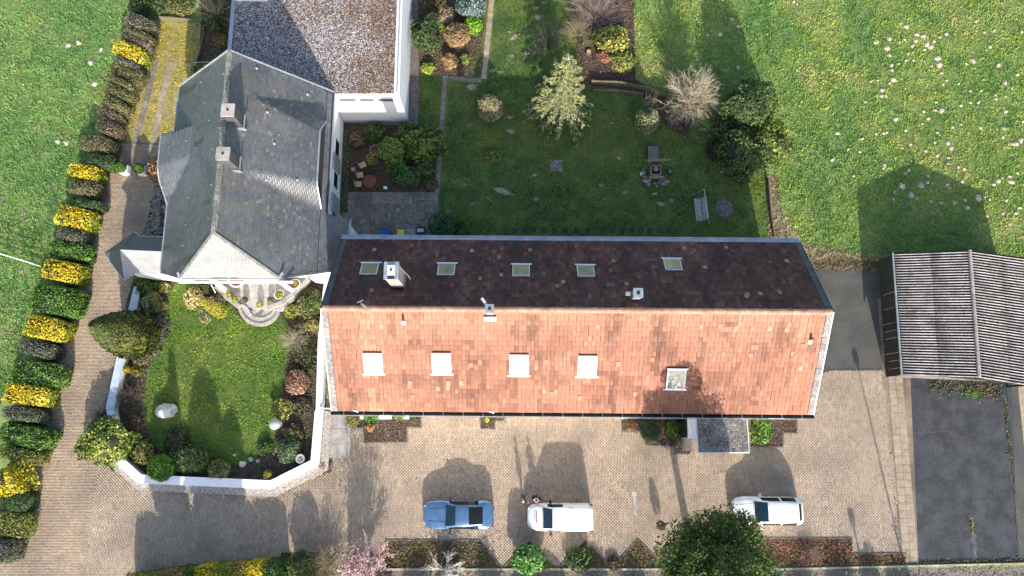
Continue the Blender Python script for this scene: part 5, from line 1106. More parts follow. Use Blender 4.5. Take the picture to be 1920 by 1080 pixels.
# ------------------------------------------------------------------ cars
def car(label, px, py, L, knots, color, wheels, rz=0.0, belt_mat='dark_glass', rails=False, name='parked_car', cat='car', track=.78, pano=None, logo=False, side_x=None, ws=None, rw=None, glassroof=None, tail_z=.75, vanside=False, zc=.8, mirror=(1.6, 1.0)):
    x, y, _ = P(px, py, zc); root = thing(name, label, cat, (0, 0, 0)); kn = np.array(knots, float)
    xs = np.unique(np.concatenate([np.linspace(0, L, 44), kn[:, 0]])); col = lambda i: np.interp(xs, kn[:, 0], kn[:, i])
    w, zb, wt, ze, zt = (col(i) for i in range(1, 6))
    half = []
    for i in range(len(xs)):
        half.append([(w[i] - .07, .20), (w[i] - .01, .40), (w[i], min(.62, zb[i] - .08)), (w[i] - .035, zb[i]), (wt[i], ze[i]), (wt[i] * .86, ze[i] * .35 + zt[i] * .65), (wt[i] * .45, zt[i] - .008), (0, zt[i])])
    H = np.array(half); full = np.concatenate([H * np.array((1, 1)), H[:, -2::-1] * np.array((-1, 1))], 1); K = full.shape[1]; n = len(xs)
    V = np.zeros((n, K, 3)); V[:, :, 0] = xs[:, None] - L / 2; V[:, :, 1] = full[:, :, 0]; V[:, :, 2] = full[:, :, 1]
    # round the nose and tail in plan
    V = V.reshape(-1, 3); groups = {'body': [], 'windscreen': [], 'rear_window': [], 'side_window': [], 'roof_glass': []}
    for i in range(n - 1):
        xm = (xs[i] + xs[i + 1]) / 2
        for k in range(K - 1):
            f = (i * K + k, i * K + k + 1, (i + 1) * K + k + 1, (i + 1) * K + k); kk = min(k, K - 2 - k); g = 'body'
            if kk == 3 and side_x[0] < xm < side_x[1] and not (side_x[2] < xm < side_x[3]): g = f'side_window|{k < K / 2}|{xm < side_x[2]}'; groups.setdefault(g, [])
            if kk >= 5 and ws[0] < xm < ws[1]: g = 'windscreen'
            if kk >= 5 and rw[0] < xm < rw[1]: g = 'rear_window'
            if kk >= 6 and glassroof and glassroof[0] < xm < glassroof[1]: g = 'roof_glass'
            groups[g].append(f)
    groups['body'] += [tuple(range(K))[::-1], tuple((n - 1) * K + k for k in range(K))]
    body = None
    for g, F in groups.items():
        if not F: continue
        used = sorted(set(i for f in F for i in f)); mp_ = {u: i for i, u in enumerate(used)}
        o = mesh(g.split('|')[0], V[used], [tuple(mp_[i] for i in f) for f in F], color if g == 'body' else M['glassd'] if g != 'windscreen' else M['wsglass'], root, smooth=(g == 'body'))
        if g == 'body': body = o; o.data.polygons.foreach_set('use_smooth', [len(p.vertices) < 6 for p in o.data.polygons])
    for wx in wheels:
        for s in (-1, 1):
            q = MB(); cy = s * track; r = .33; nn = 18
            Vv = []
            for (rr, yy) in ((r * .62, -.1), (r, -.1), (r, .11), (r * .62, .11)):
                for k in range(nn): Vv.append((wx - L / 2 + rr * math.cos(6.283 * k / nn), cy + s * yy, r + rr * math.sin(6.283 * k / nn)))
            F = [(a * nn + k, a * nn + (k + 1) % nn, ((a + 1) % 4) * nn + (k + 1) % nn, ((a + 1) % 4) * nn + k) for a in range(4) for k in range(nn)]
            wheel = mesh('wheel', Vv, F, M['tyre'], root)
            q = MB(); q.add([(wx - L / 2 + r * .6 * math.cos(6.283 * k / 10), cy + s * .09, r + r * .6 * math.sin(6.283 * k / 10)) for k in range(10)], [tuple(range(10))]); q.build('rim', M['rim'], wheel)
    # lamps, mirrors, wipers, handles, plates
    w0 = np.interp(.18, kn[:, 0], kn[:, 1]); z0 = np.interp(.3, kn[:, 0], kn[:, 4])
    for s in (-1, 1):
        q = MB(); q.obox((-L / 2 + .26, s * (w0 - .14), z0 - .09), ((1, s * -.38 * -1, .1), (0, 1, 0), (0, 0, 1)), (.20, .055, .055)); q.build('headlight', M['lamp'], root)
        wr = np.interp(L - .12, kn[:, 0], kn[:, 1]); q = MB(); q.obox((L / 2 - .13, s * (wr - .06), tail_z), ((0, 0, 1), (0, 1, 0), (1, 0, 0)), (.10 if not vanside else .28, .07, .09)); q.build('tail_lamp', M['tail'], root)
        wm = np.interp(mirror[0], kn[:, 0], kn[:, 1]); q = MB(); q.obox((mirror[0] - L / 2, s * (wm + .12), mirror[1]), ((1, 0, 0), (0, 1, 0), (0, 0, 1)), (.07, .12, .08)); q.build('mirror', M['dark'] if not rails else color, root)
        for hx in (L * .48, L * .68):
            wh = np.interp(hx, kn[:, 0], kn[:, 1]); q = MB(); q.obox((hx - L / 2, s * (wh + .0), .82), ((1, 0, 0), (0, 1, 0), (0, 0, 1)), (.09, .018, .018)); q.build('door_handle', M['rim'], root)
        if rails:
            q = MB(); xa, xb = side_x[0] + .35, side_x[1] - .1; q.tube([(t - L / 2, s * (np.interp(t, kn[:, 0], kn[:, 3]) - .05), np.interp(t, kn[:, 0], kn[:, 5]) + .02) for t in np.linspace(xa, xb, 9)], .018, 6); q.build('roof_rail', M['rim'], root)
    q = MB(); xa = ws[0]; 
    for yo in (-.45, .15):
        za = np.interp(xa + .06, kn[:, 0], kn[:, 5]) + .02; zb_ = np.interp(xa + .22, kn[:, 0], kn[:, 5]) + .02; q.bar((xa + .06 - L / 2, yo, za), (xa + .2 - L / 2, yo + .5, zb_), .02, .012)
    q.build('wiper', M['dark'], root)
    wf = kn[0, 1]; q = MB(); q.obox((-L / 2 + .02, 0, .5), ((0, 1, 0), (0, 0, 1), (1, 0, 0)), (wf * .8, .09, .035)); q.build('grille', M['dark'], root)
    q = MB(); q.obox((L / 2 + .005, 0, .62 if not vanside else .7), ((0, 1, 0), (0, 0, 1), (1, 0, 0)), (.26, .055, .01)); q.build('number_plate', M['whitemetal'], root)
    # panel seams
    q = MB()
    for xsn in (ws[0] - .04,):
        ww = np.interp(xsn, kn[:, 0], kn[:, 3]); zz = np.interp(xsn, kn[:, 0], kn[:, 5]); q.box(xsn - L / 2 - .008, xsn - L / 2 + .008, -ww * .9, ww * .9, zz - .03, zz + .006)
    q.build('bonnet_seam', M['dark'], root)
    if not vanside:
        for s in (-1, 1):
            q = MB(); pts = [(t - L / 2, s * (.34 + .12 * t / ws[0]), np.interp(t, kn[:, 0], kn[:, 5]) + .004) for t in np.linspace(.35, ws[0] - .1, 6)]; q.tube(pts, .012, 5); q.build('bonnet_crease', color, root)
    q = MB(); q.tube([(L * .78 - L / 2, 0, np.interp(L * .78, kn[:, 0], kn[:, 5])), (L * .79 - L / 2, 0, np.interp(L * .78, kn[:, 0], kn[:, 5]) + .07)], .02, 6); q.build('roof_antenna', M['dark'], root)
    root.location = (x, y, .035); root.rotation_euler = (0, 0, rz); return root
M['wsglass'] = glass('windscreen_glass', (.012, .035, .055), .08)
blue = paint('blue_paint', (.095, .19, .33), metal=.35, rough=.3); whitep = paint('white_paint', (.80, .81, .82)); whitep2 = paint('van_white', (.78, .79, .79), rough=.35)
# x, half width, belt z, top half width, top edge z, top centre z
car('slate blue coupe with a long black rear window, nose to the left', 860, 965, 4.79,
    [(0, .46, .58, .40, .60, .64), (.06, .60, .62, .52, .66, .70), (.18, .76, .67, .66, .72, .76), (.40, .88, .74, .76, .79, .83), (.9, .95, .86, .82, .88, .95), (1.35, .945, .91, .82, .94, 1.01), (1.55, .935, .94, .81, .96, 1.04), (1.85, .93, .96, .77, 1.10, 1.19), (2.1, .925, .97, .735, 1.21, 1.30), (2.35, .92, .97, .71, 1.27, 1.36), (2.7, .92, .97, .70, 1.29, 1.39), (3.05, .93, .98, .69, 1.26, 1.37), (3.4, .945, .99, .67, 1.19, 1.29), (3.75, .955, 1.0, .65, 1.09, 1.18), (4.05, .955, 1.0, .66, 1.03, 1.08), (4.3, .93, .99, .70, 1.01, 1.045), (4.5, .87, .95, .70, .97, 1.01), (4.66, .77, .86, .64, .90, .93), (4.74, .66, .78, .56, .82, .85), (4.79, .54, .70, .48, .74, .76)],
    blue, (.92, 3.70), side_x=(1.8, 3.72, 2.85, 2.90), ws=(1.56, 2.28), rw=(3.12, 4.08), mirror=(1.85, .98), zc=.7)
car('white panel van with red writing on its bonnet, nose to the left', 1050, 970, 4.40,
    [(0, .50, .60, .44, .66, .70), (.08, .64, .66, .56, .76, .80), (.25, .79, .78, .68, .90, .95), (.6, .88, .92, .76, 1.02, 1.07), (.95, .90, 1.02, .78, 1.10, 1.16), (1.05, .90, 1.04, .78, 1.13, 1.20), (1.65, .90, 1.08, .72, 1.66, 1.72), (1.85, .90, 1.10, .74, 1.76, 1.80), (2.8, .905, 1.10, .76, 1.80, 1.84), (4.05, .90, 1.10, .76, 1.79, 1.83), (4.28, .87, 1.08, .73, 1.74, 1.78), (4.36, .82, 1.0, .70, 1.62, 1.64), (4.40, .78, .9, .68, 1.45, 1.46)],
    whitep2, (.82, 3.5), side_x=(1.35, 2.35, 9, 9), ws=(1.06, 1.66), rw=(9, 9), vanside=True, name='parked_van', cat='van', tail_z=1.1, mirror=(1.55, 1.12), zc=.95)
van = bpy.data.objects['parked_van']
q = MB(); rr = random.Random(3)     # the red handwriting-like logo and grey sign on the bonnet
y = .38
def hz(x): return np.interp(x, [.25, .6, .95], [.955, 1.075, 1.165]) + .008
pts = []
for i in range(46):
    y = .42 - i * .017; xx = .62 + .035 * math.sin(i * 1.25) + .012 * math.sin(i * .5); pts.append((xx - 2.2, y, hz(xx)))
q.tube(pts, .012, 4); lo = q.build('bonnet_logo', M['logo'], None); lo.parent = van; 
q = MB()
for i in range(12): q.box(.47 - 2.2, .475 + .03 * (i % 3) - 2.2, .30 - i * .04, .325 - i * .04, hz(.49) - .004, hz(.49) + .006)
q.tube([(.50 - 2.2 + .05 * math.cos(t), .40 + .05 * math.sin(t), hz(.5)) for t in np.linspace(0, 6, 9)], .009, 4)
lo = q.build('bonnet_lettering', M['rim'], None); lo.parent = van
q = MB(); q.box(1.72 - 2.2, 3.0 - 2.2, .80, .82, 1.74, 1.76); lo = q.build('roof_seam', M['dark'], None); lo.parent = van
car('white estate car with roof rails, its front corner behind the big dark tree', 1441, 958, 4.72,
    [(0, .50, .60, .44, .66, .70), (.08, .66, .66, .58, .74, .78), (.3, .84, .78, .72, .84, .90), (.8, .93, .92, .80, .95, 1.02), (1.15, .93, .98, .80, 1.02, 1.09), (1.30, .93, 1.0, .78, 1.06, 1.13), (1.6, .925, 1.02, .75, 1.25, 1.33), (2.05, .92, 1.04, .72, 1.45, 1.54), (2.3, .92, 1.04, .71, 1.52, 1.60), (3.2, .93, 1.05, .71, 1.54, 1.62), (3.8, .925, 1.06, .69, 1.50, 1.59), (4.1, .91, 1.06, .66, 1.45, 1.54), (4.3, .88, 1.05, .62, 1.34, 1.44), (4.55, .80, 1.0, .60, 1.10, 1.16), (4.68, .68, .85, .54, .92, .95), (4.72, .60, .7, .5, .78, .80)],
    whitep, (.92, 3.72), side_x=(1.75, 4.05, 2.95, 3.03), ws=(1.31, 2.1), rw=(4.18, 4.42), rails=True, mirror=(1.75, 1.05), zc=.85, rz=-.01)

# ------------------------------------------------------------------ people
def skinmesh(name, verts, edges, radii, m, parent, sub=1):
    me = bpy.data.meshes.new(name); me.from_pydata(verts, edges, []); o = bpy.data.objects.new(name, me); C.objects.link(o)
    sk = o.modifiers.new('skin', 'SKIN'); o.modifiers.new('sub', 'SUBSURF').levels = sub; o.modifiers['sub'].render_levels = sub
    for i, r in enumerate(radii): me.skin_vertices[0].data[i].radius = (r, r) if not isinstance(r, tuple) else r
    me.skin_vertices[0].data[0].use_root = True
    dg = bpy.context.evaluated_depsgraph_get(); ev = o.evaluated_get(dg); nm = bpy.data.meshes.new_from_object(ev)
    bpy.data.objects.remove(o); nm.name = name; nm.materials.clear(); nm.materials.append(m)
    nm.polygons.foreach_set('use_smooth', [True] * len(nm.polygons)); ob = bpy.data.objects.new(name, nm); C.objects.link(ob); ob.parent = parent; return ob
def person(label, px, py, rz, arms, hairm, shawl=None):
    x, y, _ = P(px, py, 1.7); t = thing('person', label, 'person', (0, 0, 0))
    V = [(0, 0, .95), (0, .01, 1.15), (0, .01, 1.36), (0, .0, 1.47), (0, -.01, 1.56), (0, -.015, 1.66), (0, -.01, 1.73)]
    r = [.15, .13, .16, .075, .062, .092, .07]; Ed = [(0, 1), (1, 2), (2, 3), (3, 4), (4, 5), (5, 6)]
    for s in (-1, 1):
        b = len(V); V += [(s * .10, 0, .88), (s * .105, -.015, .5), (s * .11, .02, .09), (s * .115, -.12, .045)]; r += [.098, .062, .045, .035]; Ed += [(0, b), (b, b + 1), (b + 1, b + 2), (b + 2, b + 3)]
        el, wr = arms[0 if s < 0 else 1]; b = len(V); V += [(s * .19, .01, 1.38), (s * el[0], el[1], el[2]), (s * wr[0], wr[1], wr[2])]; r += [.062, .045, .03]; Ed += [(2, b), (b, b + 1), (b + 1, b + 2)]
    skinmesh('body', V, Ed, r, M['skin'], t)
    k = [i for i in range(7)]
    # clothes a little outside the body
    tv = [V[0], V[1], V[2], (0, 0, 1.44)]; tr = [.175, .16, .185, .10]; te_ = [(0, 1), (1, 2), (2, 3)]
    for j, s in enumerate((-1, 1)):
        a = V[11 + 7 * j - 0]; 
        el, wr = arms[j]; b = len(tv); wv = Vector((s * wr[0], wr[1], wr[2])); ev = Vector((s * el[0], el[1], el[2])); tv += [(s * .20, .01, 1.38), tuple(ev), tuple(ev.lerp(wv, .9))]; tr += [.08, .062, .046]; te_ += [(2, b), (b, b + 1), (b + 1, b + 2)]
    skinmesh('jacket', tv, te_, tr, M['jacket'], t)
    tv = [(0, 0, .97)]; tr = [.16]; te_ = []
    for s in (-1, 1): b = len(tv); tv += [(s * .10, 0, .86), (s * .105, -.015, .5), (s * .11, .02, .12)]; tr += [.115, .08, .065]; te_ += [(0, b), (b, b + 1), (b + 1, b + 2)]
    skinmesh('trousers', tv, te_, tr, M['trouser'], t)
    for s in (-1, 1):
        q = MB(); q.obox((s * .112, -.045, .04), ((1, 0, 0), (0, 1, 0), (0, 0, 1)), (.05, .14, .04)); q.build('shoe', M['shoe'], t)
        el, wr = arms[0 if s < 0 else 1]; e_ = Vector((s * el[0], el[1], el[2])); w_ = Vector((s * wr[0], wr[1], wr[2])); d = (w_ - e_).normalized(); sd = Vector((0, 0, 1)).cross(d); sd = sd.normalized() if sd.length > .1 else Vector((0, 1, 0))
        hv = [tuple(w_), tuple(w_ + d * .07)]; hr = [.026, (.038, .02)]; he_ = [(0, 1)]
        for f in range(4):
            o_ = sd * (.028 - .0185 * f); ln = (.075, .085, .08, .06)[f]; b = len(hv); p0 = w_ + d * .085 + o_; p1 = p0 + d * ln * .55 - Vector((0, 0, .008)); p2 = p1 + d * ln * .4 - Vector((0, 0, .02)); hv += [tuple(p0), tuple(p1), tuple(p2)]; hr += [.0095, .0085, .007]; he_ += [(1, b), (b, b + 1), (b + 1, b + 2)]
        b = len(hv); hv += [tuple(w_ + d * .03 + sd * .04), tuple(w_ + d * .07 + sd * .062)]; hr += [.012, .009]; he_ += [(0, b), (b, b + 1)]
        skinmesh('hand', hv, he_, hr, M['skin'], t)
    # head: rounder skull, nose, eyes, ears, mouth and hair
    def ell(c, rad, n=14, m=9, zmin=-1, ymax=9):
        Vv = []; F = []
        for i in range(m + 1):
            ph = math.pi * i / m
            for j in range(n): a = 6.283 * j / n; Vv.append((c[0] + rad[0] * math.sin(ph) * math.cos(a), c[1] + rad[1] * math.sin(ph) * math.sin(a), c[2] + rad[2] * math.cos(ph)))
        for i in range(m):
            for j in range(n): F.append((i * n + j, (i + 1) * n + j, (i + 1) * n + (j + 1) % n, i * n + (j + 1) % n))
        return Vv, F
    Vv, F = ell((0, -.01, 1.665), (.078, .098, .115)); mesh('head', Vv, F, M['skin'], t, smooth=True)
    Vv, F = ell((0, .012, 1.70), (.087, .098, .095)); mesh('hair', Vv, F, hairm, t, smooth=True)
    q = MB(); q.add([(-.012, -.103, 1.665), (.012, -.103, 1.665), (0, -.13, 1.635), (0, -.10, 1.69)], [(0, 1, 2), (0, 2, 3), (1, 3, 2)]); q.build('nose', M['skin'], t)
    q = MB(); [q.box(s * .032 - .01, s * .032 + .01, -.106, -.098, 1.672, 1.682) for s in (-1, 1)]; q.box(-.022, .022, -.104, -.096, 1.603, 1.611); q.build('eyes_and_mouth', M['dark'], t)
    for s in (-1, 1): q = MB(); q.obox((s * .083, -.005, 1.655), ((0, 1, 0), (1, 0, 0), (0, 0, 1)), (.018, .008, .028)); q.build('ear', M['skin'], t)
    if shawl: q = MB(); q.tube([(.13 * math.cos(a), .02 + .11 * math.sin(a), 1.47) for a in np.linspace(-2.6, 2.6, 12)], .035, 6); q.build('scarf', M['scarf'], t)
    t.location = (x, y, .035); t.rotation_euler = (0, 0, rz); return t
person('person in a dark jacket with pale hair standing left of the van front', 981, 940, R(100), [((.30, .0, 1.10), (.22, -.25, 1.12)), ((.30, .02, 1.12), (.34, -.06, .88))], M['hairpale'])
person('person in a black jacket with a pale scarf standing at the corner of the van', 1006, 938, R(170), [((.30, -.04, 1.12), (.16, -.26, 1.2)), ((.30, -.04, 1.12), (.16, -.26, 1.15))], M['hair'], shawl=True)

# ------------------------------------------------------------------ clipped hedge blocks along the driveway
YEL = [(.62, .46, .02), (.50, .38, .02), (.34, .30, .03), (.66, .52, .05)]; GRN = [(.06, .13, .02), (.10, .20, .03), (.15, .27, .06), (.04, .09, .015)]
OLV = [(.14, .14, .055), (.19, .18, .07), (.11, .12, .06), (.23, .19, .10)]; BRN = [(.21, .17, .125), (.17, .135, .10), (.25, .205, .15), (.13, .14, .10)]
RED = [(.16, .115, .085), (.13, .095, .07), (.19, .14, .10)]; DGR = [(.03, .07, .02), (.05, .10, .03), (.07, .13, .03)]; GRY = [(.12, .13, .10), (.09, .11, .09), (.15, .15, .09)]
YG = [(.22, .24, .04), (.30, .30, .05), (.14, .19, .04)]
H = [
 (252, 40, 27, 15, BRN, 'topmost brown twiggy hedge block at the far end of the driveway row'), (251, 62, 28, 9, OLV, 'narrow olive hedge block just below the topmost brown one'),
 (246, 76, 27, 9, BRN, 'flat brown hedge block directly above the uppermost yellow block'), (236, 95, 30, 17, YEL, 'uppermost yellow hedge block, beside the mossy yard'),
 (230, 115, 26, 7, GRY, 'thin grey brown hedge block directly below the uppermost yellow block'), (228, 134, 28, 18, OLV, 'large olive hedge block with bluish sides beside the mossy yard'),
 (218, 153, 24, 8, OLV, 'thin olive hedge block squeezed below the large olive block'), (212, 170, 24, 13, [(.17, .16, .06), (.20, .18, .06), (.12, .12, .06)], 'yellowish olive hedge block level with the concrete wheel tracks'),
 (204, 192, 25, 13, OLV, 'greenish brown hedge block level with the middle of the wheel tracks'), (196, 211, 22, 10, RED, 'reddish brown hedge block above the darkest one'),
 (192, 236, 20, 16, RED, 'tall dark reddish hedge block near the lower end of the wheel tracks'), (172, 268, 30, 16, OLV, 'long olive hedge block at the upper end of the driveway paving'),
 (180, 300, 22, 14, DGR, 'shaded dark green hedge block opposite the two square planters'), (150, 321, 27, 15, YEL, 'bright yellow hedge block opposite the square planters'),
 (147, 351, 27, 15, OLV, 'olive hedge block with a bare hollow on top, below a yellow block'), (158, 382, 20, 9, DGR, 'small dark green hedge block between olive and yellow blocks'),
 (132, 407, 33, 22, YEL, 'large mottled yellow hedge block level with the hipped porch roof tip'), (125, 440, 25, 13, GRY, 'grey green hedge block with a pale left end below the large yellow one'),
 (118, 468, 37, 17, GRN, 'leafy green hedge block just above the meadow gate'), (109, 508, 34, 21, YEL, 'yellow hedge block at the inner end of the meadow gate'),
 (94, 563, 44, 29, GRN, 'biggest leafy green hedge block across from the egg-shaped conifer'), (78, 615, 36, 22, YEL, 'yellow hedge block below the biggest green one'),
 (60, 654, 32, 15, GRY, 'grey olive hedge block between a yellow and a green block'), (58, 700, 46, 23, GRN, 'long green hedge block level with the upper lawn shadows'),
 (43, 740, 40, 19, YEL, 'yellow hedge block level with the pale boulder on the lawn'), (32, 776, 34, 14, GRY, 'grey green hedge block just below the lowest large yellow block'),
 (36, 817, 44, 20, GRN, 'green hedge block level with the top of the wall corner bush'), (28, 853, 36, 14, [(.16, .16, .03), (.22, .20, .04), (.10, .13, .03)], 'dull olive yellow hedge block near the lower left'),
 (18, 940, 22, 18, DGR, 'dark green hedge block below the feathery yellow shrub'), (10, 985, 24, 22, YG, 'olive green rounded hedge block near the bottom left corner'), (-8, 1035, 22, 22, GRY, 'blue grey hedge block cut by the lower left corner'),
]
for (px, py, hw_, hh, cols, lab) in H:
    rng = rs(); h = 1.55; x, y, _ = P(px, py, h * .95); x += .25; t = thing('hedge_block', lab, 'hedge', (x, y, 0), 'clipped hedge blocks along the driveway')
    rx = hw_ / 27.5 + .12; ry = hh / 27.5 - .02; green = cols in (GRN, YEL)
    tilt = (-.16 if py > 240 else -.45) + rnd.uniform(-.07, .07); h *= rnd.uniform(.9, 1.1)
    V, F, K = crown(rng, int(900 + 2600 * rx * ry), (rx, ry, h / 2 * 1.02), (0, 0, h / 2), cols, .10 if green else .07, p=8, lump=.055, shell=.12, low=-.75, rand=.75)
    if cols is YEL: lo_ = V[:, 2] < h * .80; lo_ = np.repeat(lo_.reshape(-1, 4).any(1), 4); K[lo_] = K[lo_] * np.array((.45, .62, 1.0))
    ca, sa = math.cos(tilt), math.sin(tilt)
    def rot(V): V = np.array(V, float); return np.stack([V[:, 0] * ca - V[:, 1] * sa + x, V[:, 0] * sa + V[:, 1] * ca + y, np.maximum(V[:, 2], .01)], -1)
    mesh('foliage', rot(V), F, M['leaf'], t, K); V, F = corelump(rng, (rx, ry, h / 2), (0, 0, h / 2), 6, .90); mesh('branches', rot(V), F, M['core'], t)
bush(22, 900, 1.15, 2.2, YEL[:3] + [(.30, .30, .04)], 'feathery golden yellow shrub at the lower left edge', n=3000, size=.13, lump=.3)

# ------------------------------------------------------------------ front garden planting
t = None
rng = rs(); x, y, _ = P(268, 632, .3)
t = thing('egg_conifer', 'large dense olive green egg-shaped conifer overhanging the driveway wall', 'tree', (x, y, 0))
n = 9000; d = rng.normal(size=(n * 2, 3)); d /= np.linalg.norm(d, axis=1)[:, None]; d = d[d[:, 2] > -.85][:n]; n = len(d)
hz_ = (d[:, 2] + 1) / 2; prof = np.sin(np.clip(hz_, 0, 1) ** .50 * math.pi) ** .75; f = lumpdir(rng); r_ = 1.68 * (1 + .04 * f(d)) * (1 - .12 * rng.rand(n))
hx = d[:, :2] / (np.linalg.norm(d[:, :2], axis=1)[:, None] + 1e-9); pts = np.stack([x + hx[:, 0] * prof * r_, y + hx[:, 1] * prof * r_ * 1.0, .1 + hz_ * 6.5], -1)
nr = np.concatenate([hx, d[:, 2:3] + .2], 1); V, F, K = leafmesh(pts, nr, .15, palette(rng, n, [(.045, .062, .014), (.066, .080, .018), (.032, .045, .012), (.09, .10, .022)], f(d)), rng, 1.9, .45)
mesh('foliage', V, F, M['leaf'], t, K); Vv = []; Fv = []
for i in range(11):
    hz1 = i / 10; pr = math.sin(hz1 ** .50 * math.pi) ** .75 * 1.38 if 0 < i < 10 else .03
    for j in range(16): a_ = 6.283 * j / 16; Vv.append((x + pr * math.cos(a_), y + pr * math.sin(a_), .1 + hz1 * 6.1))
for i in range(10):
    for j in range(16): Fv.append((i * 16 + j, i * 16 + (j + 1) % 16, (i + 1) * 16 + (j + 1) % 16, (i + 1) * 16 + j))
mesh('branches', Vv, Fv, M['core'], t, smooth=True); q = MB(); q.tube([(x, y, 0), (x, y, 1.2)], .14, 8); q.build('trunk', M['bark'], t)
JUN = [(.04, .08, .02), (.07, .12, .02), (.11, .15, .03)]; HEA = [(.16, .17, .12), (.09, .11, .06), (.22, .20, .17), (.06, .08, .04)]
bush(270, 540, .85, .9, JUN, 'dark green juniper in the top left corner of the front garden', lump=.25)
bush(282, 568, .75, .9, [(.12, .13, .05), (.16, .15, .07), (.20, .22, .10)], 'greyish olive rounded shrub above the egg-shaped conifer')
bush(308, 540, .45, .5, [(.20, .20, .06), (.32, .30, .12)], 'small yellow green plant by the upper garden edge', n=500)
bush(306, 575, .35, .4, [(.30, .28, .10), (.14, .16, .05)], 'small pale yellow perennial beside the lawn edge above the conifer', n=400)
bush(298, 612, .75, .35, HEA, 'grey flowering heather right of the egg-shaped conifer', name='heather', cat='heather', n=2200, size=.08, ry=1.3)
bush(285, 655, .6, .35, HEA, 'lower patch of grey heather touching the conifer foot', name='heather', cat='heather', n=1200, size=.08)
bush(268, 668, .6, .6, [(.14, .12, .06), (.10, .12, .04), (.22, .16, .10)], 'brownish low shrub below the conifer', n=1100)
bush(237, 692, .30, .6, [(.30, .26, .03), (.38, .32, .03)], 'small golden ball shrub beside the bluish wall coping', n=600, size=.07, lump=.04)
bush(256, 696, .42, .45, [(.14, .15, .03), (.24, .20, .04)], 'olive yellow low shrub right of the golden ball', n=700, size=.07)
twiggy(235, 745, .85, .9, [(.16, .13, .11), (.11, .08, .07)], 'brown leafless shrub inside the left garden wall', n=170)
twiggy(188, 778, .6, .8, [(.20, .15, .12), (.15, .11, .09)], 'leafless brown shrub leaning over the driveway outside the wall', n=90)
twiggy(262, 790, .6, .7, [(.15, .11, .09), (.10, .07, .06)], 'dark bare shrub left of the boulder', n=110)
bush(196, 828, 1.75, 1.9, [(.30, .33, .07), (.38, .40, .10), (.16, .22, .04), (.10, .14, .03)], 'large yellow green shrub spilling over the wall corner', n=5200, size=.15, ry=1.35, lump=.32, shell=.5)
bush(223, 850, .8, 1.0, [(.10, .16, .04), (.22, .27, .07)], 'grey green shrub at the foot of the large yellow green shrub', n=1200, lump=.25)
bush(268, 848, .8, .8, [(.24, .23, .05), (.15, .17, .04), (.30, .27, .08)], 'mossy yellow shrub left of the bright green ball', n=1900, size=.07)
bush(302, 876, .98, 1.25, [(.12, .24, .03), (.18, .32, .04), (.07, .15, .02)], 'bright green ball shrub over the lower garden wall', n=4200, size=.10, lump=.07)
bush(355, 862, 1.25, .9, [(.13, .17, .06), (.18, .21, .08), (.08, .11, .03)], 'feathery spreading juniper beside the bright green ball', n=3600, size=.10, ry=.95, aspect=2.6, lump=.2)
bush(408, 880, .75, .95, [(.20, .21, .07), (.13, .15, .05), (.28, .26, .10)], 'yellow olive shrub on the lower wall right of the juniper', n=1900, size=.08)
bush(330, 828, .9, .45, [(.06, .07, .03), (.09, .08, .04)], 'dark low ground cover below the boulder', n=1300, lump=.3)
bush(540, 846, .85, .8, [(.10, .17, .07), (.20, .25, .15), (.07, .12, .05)], 'white-edged green shrub in the lower right of the front garden', n=2200, size=.08)
bush(528, 765, .72, .8, [(.26, .26, .06), (.36, .33, .10), (.12, .15, .04)], 'loose yellow green shrub above the round urn', n=900, size=.10, lump=.3, core=.5)
bush(550, 812, .6, .5, [(.11, .12, .04), (.16, .14, .06)], 'dull olive cushion right of the round urn', n=1000)
bush(497, 838, .5, .4, [(.08, .15, .03), (.06, .11, .03)], 'dark green low plant left of the white-edged shrub', n=700)
bush(557, 716, .85, .7, [(.32, .19, .12), (.24, .15, .10), (.40, .25, .17)], 'domed copper brown dry shrub by the right garden bed', name='dry_shrub', n=2600, size=.08, aspect=2.6, lump=.08)
twiggy(553, 637, .95, .7, [(.42, .38, .27), (.34, .31, .20)], 'pale spiky leafless shrub in the right garden bed', n=170, th=.014)
bush(578, 572, .95, 1.0, [(.07, .12, .03), (.12, .16, .05), (.20, .18, .08)], 'shaggy green shrub right of the round terrace', n=1900, aspect=2.8, lump=.28)
bush(546, 582, .5, .5, [(.36, .32, .04), (.20, .22, .04)], 'small golden shrub at the right foot of the terrace', n=700, size=.09, aspect=2.4, lump=.3)
bush(588, 608, .6, .5, [(.30, .20, .10), (.16, .15, .06), (.32, .28, .10)], 'orange yellow perennial clump beside the right wall', n=900)
bush(572, 668, .9, .35, [(.10, .12, .04), (.16, .12, .08), (.07, .09, .03)], 'mixed low ground cover in the middle of the right bed', n=1500, ry=1.4)
bush(565, 760, .7, .3, [(.17, .12, .09), (.10, .09, .05)], 'brown ground cover beside the white wall above the birdbath', n=900)
bush(362, 560, .72, .8, [(.60, .46, .20), (.68, .55, .28), (.40, .33, .14), (.20, .22, .08)], 'cream and yellow variegated shrub at the top of the front lawn', n=1900, lump=.28)
bush(398, 570, .55, .7, [(.55, .40, .22), (.36, .26, .16), (.22, .18, .10)], 'peach coloured shrub beside the golden tiered topiary', n=1100, lump=.3)
bush(385, 590, .6, .35, [(.24, .26, .12), (.40, .32, .20), (.14, .18, .07)], 'grey green trailing plant at the foot of the variegated shrub', n=800)
bush(388, 540, .6, .4, [(.13, .10, .06), (.08, .08, .04)], 'dark brown groundcover below the white canopy bar', n=800)
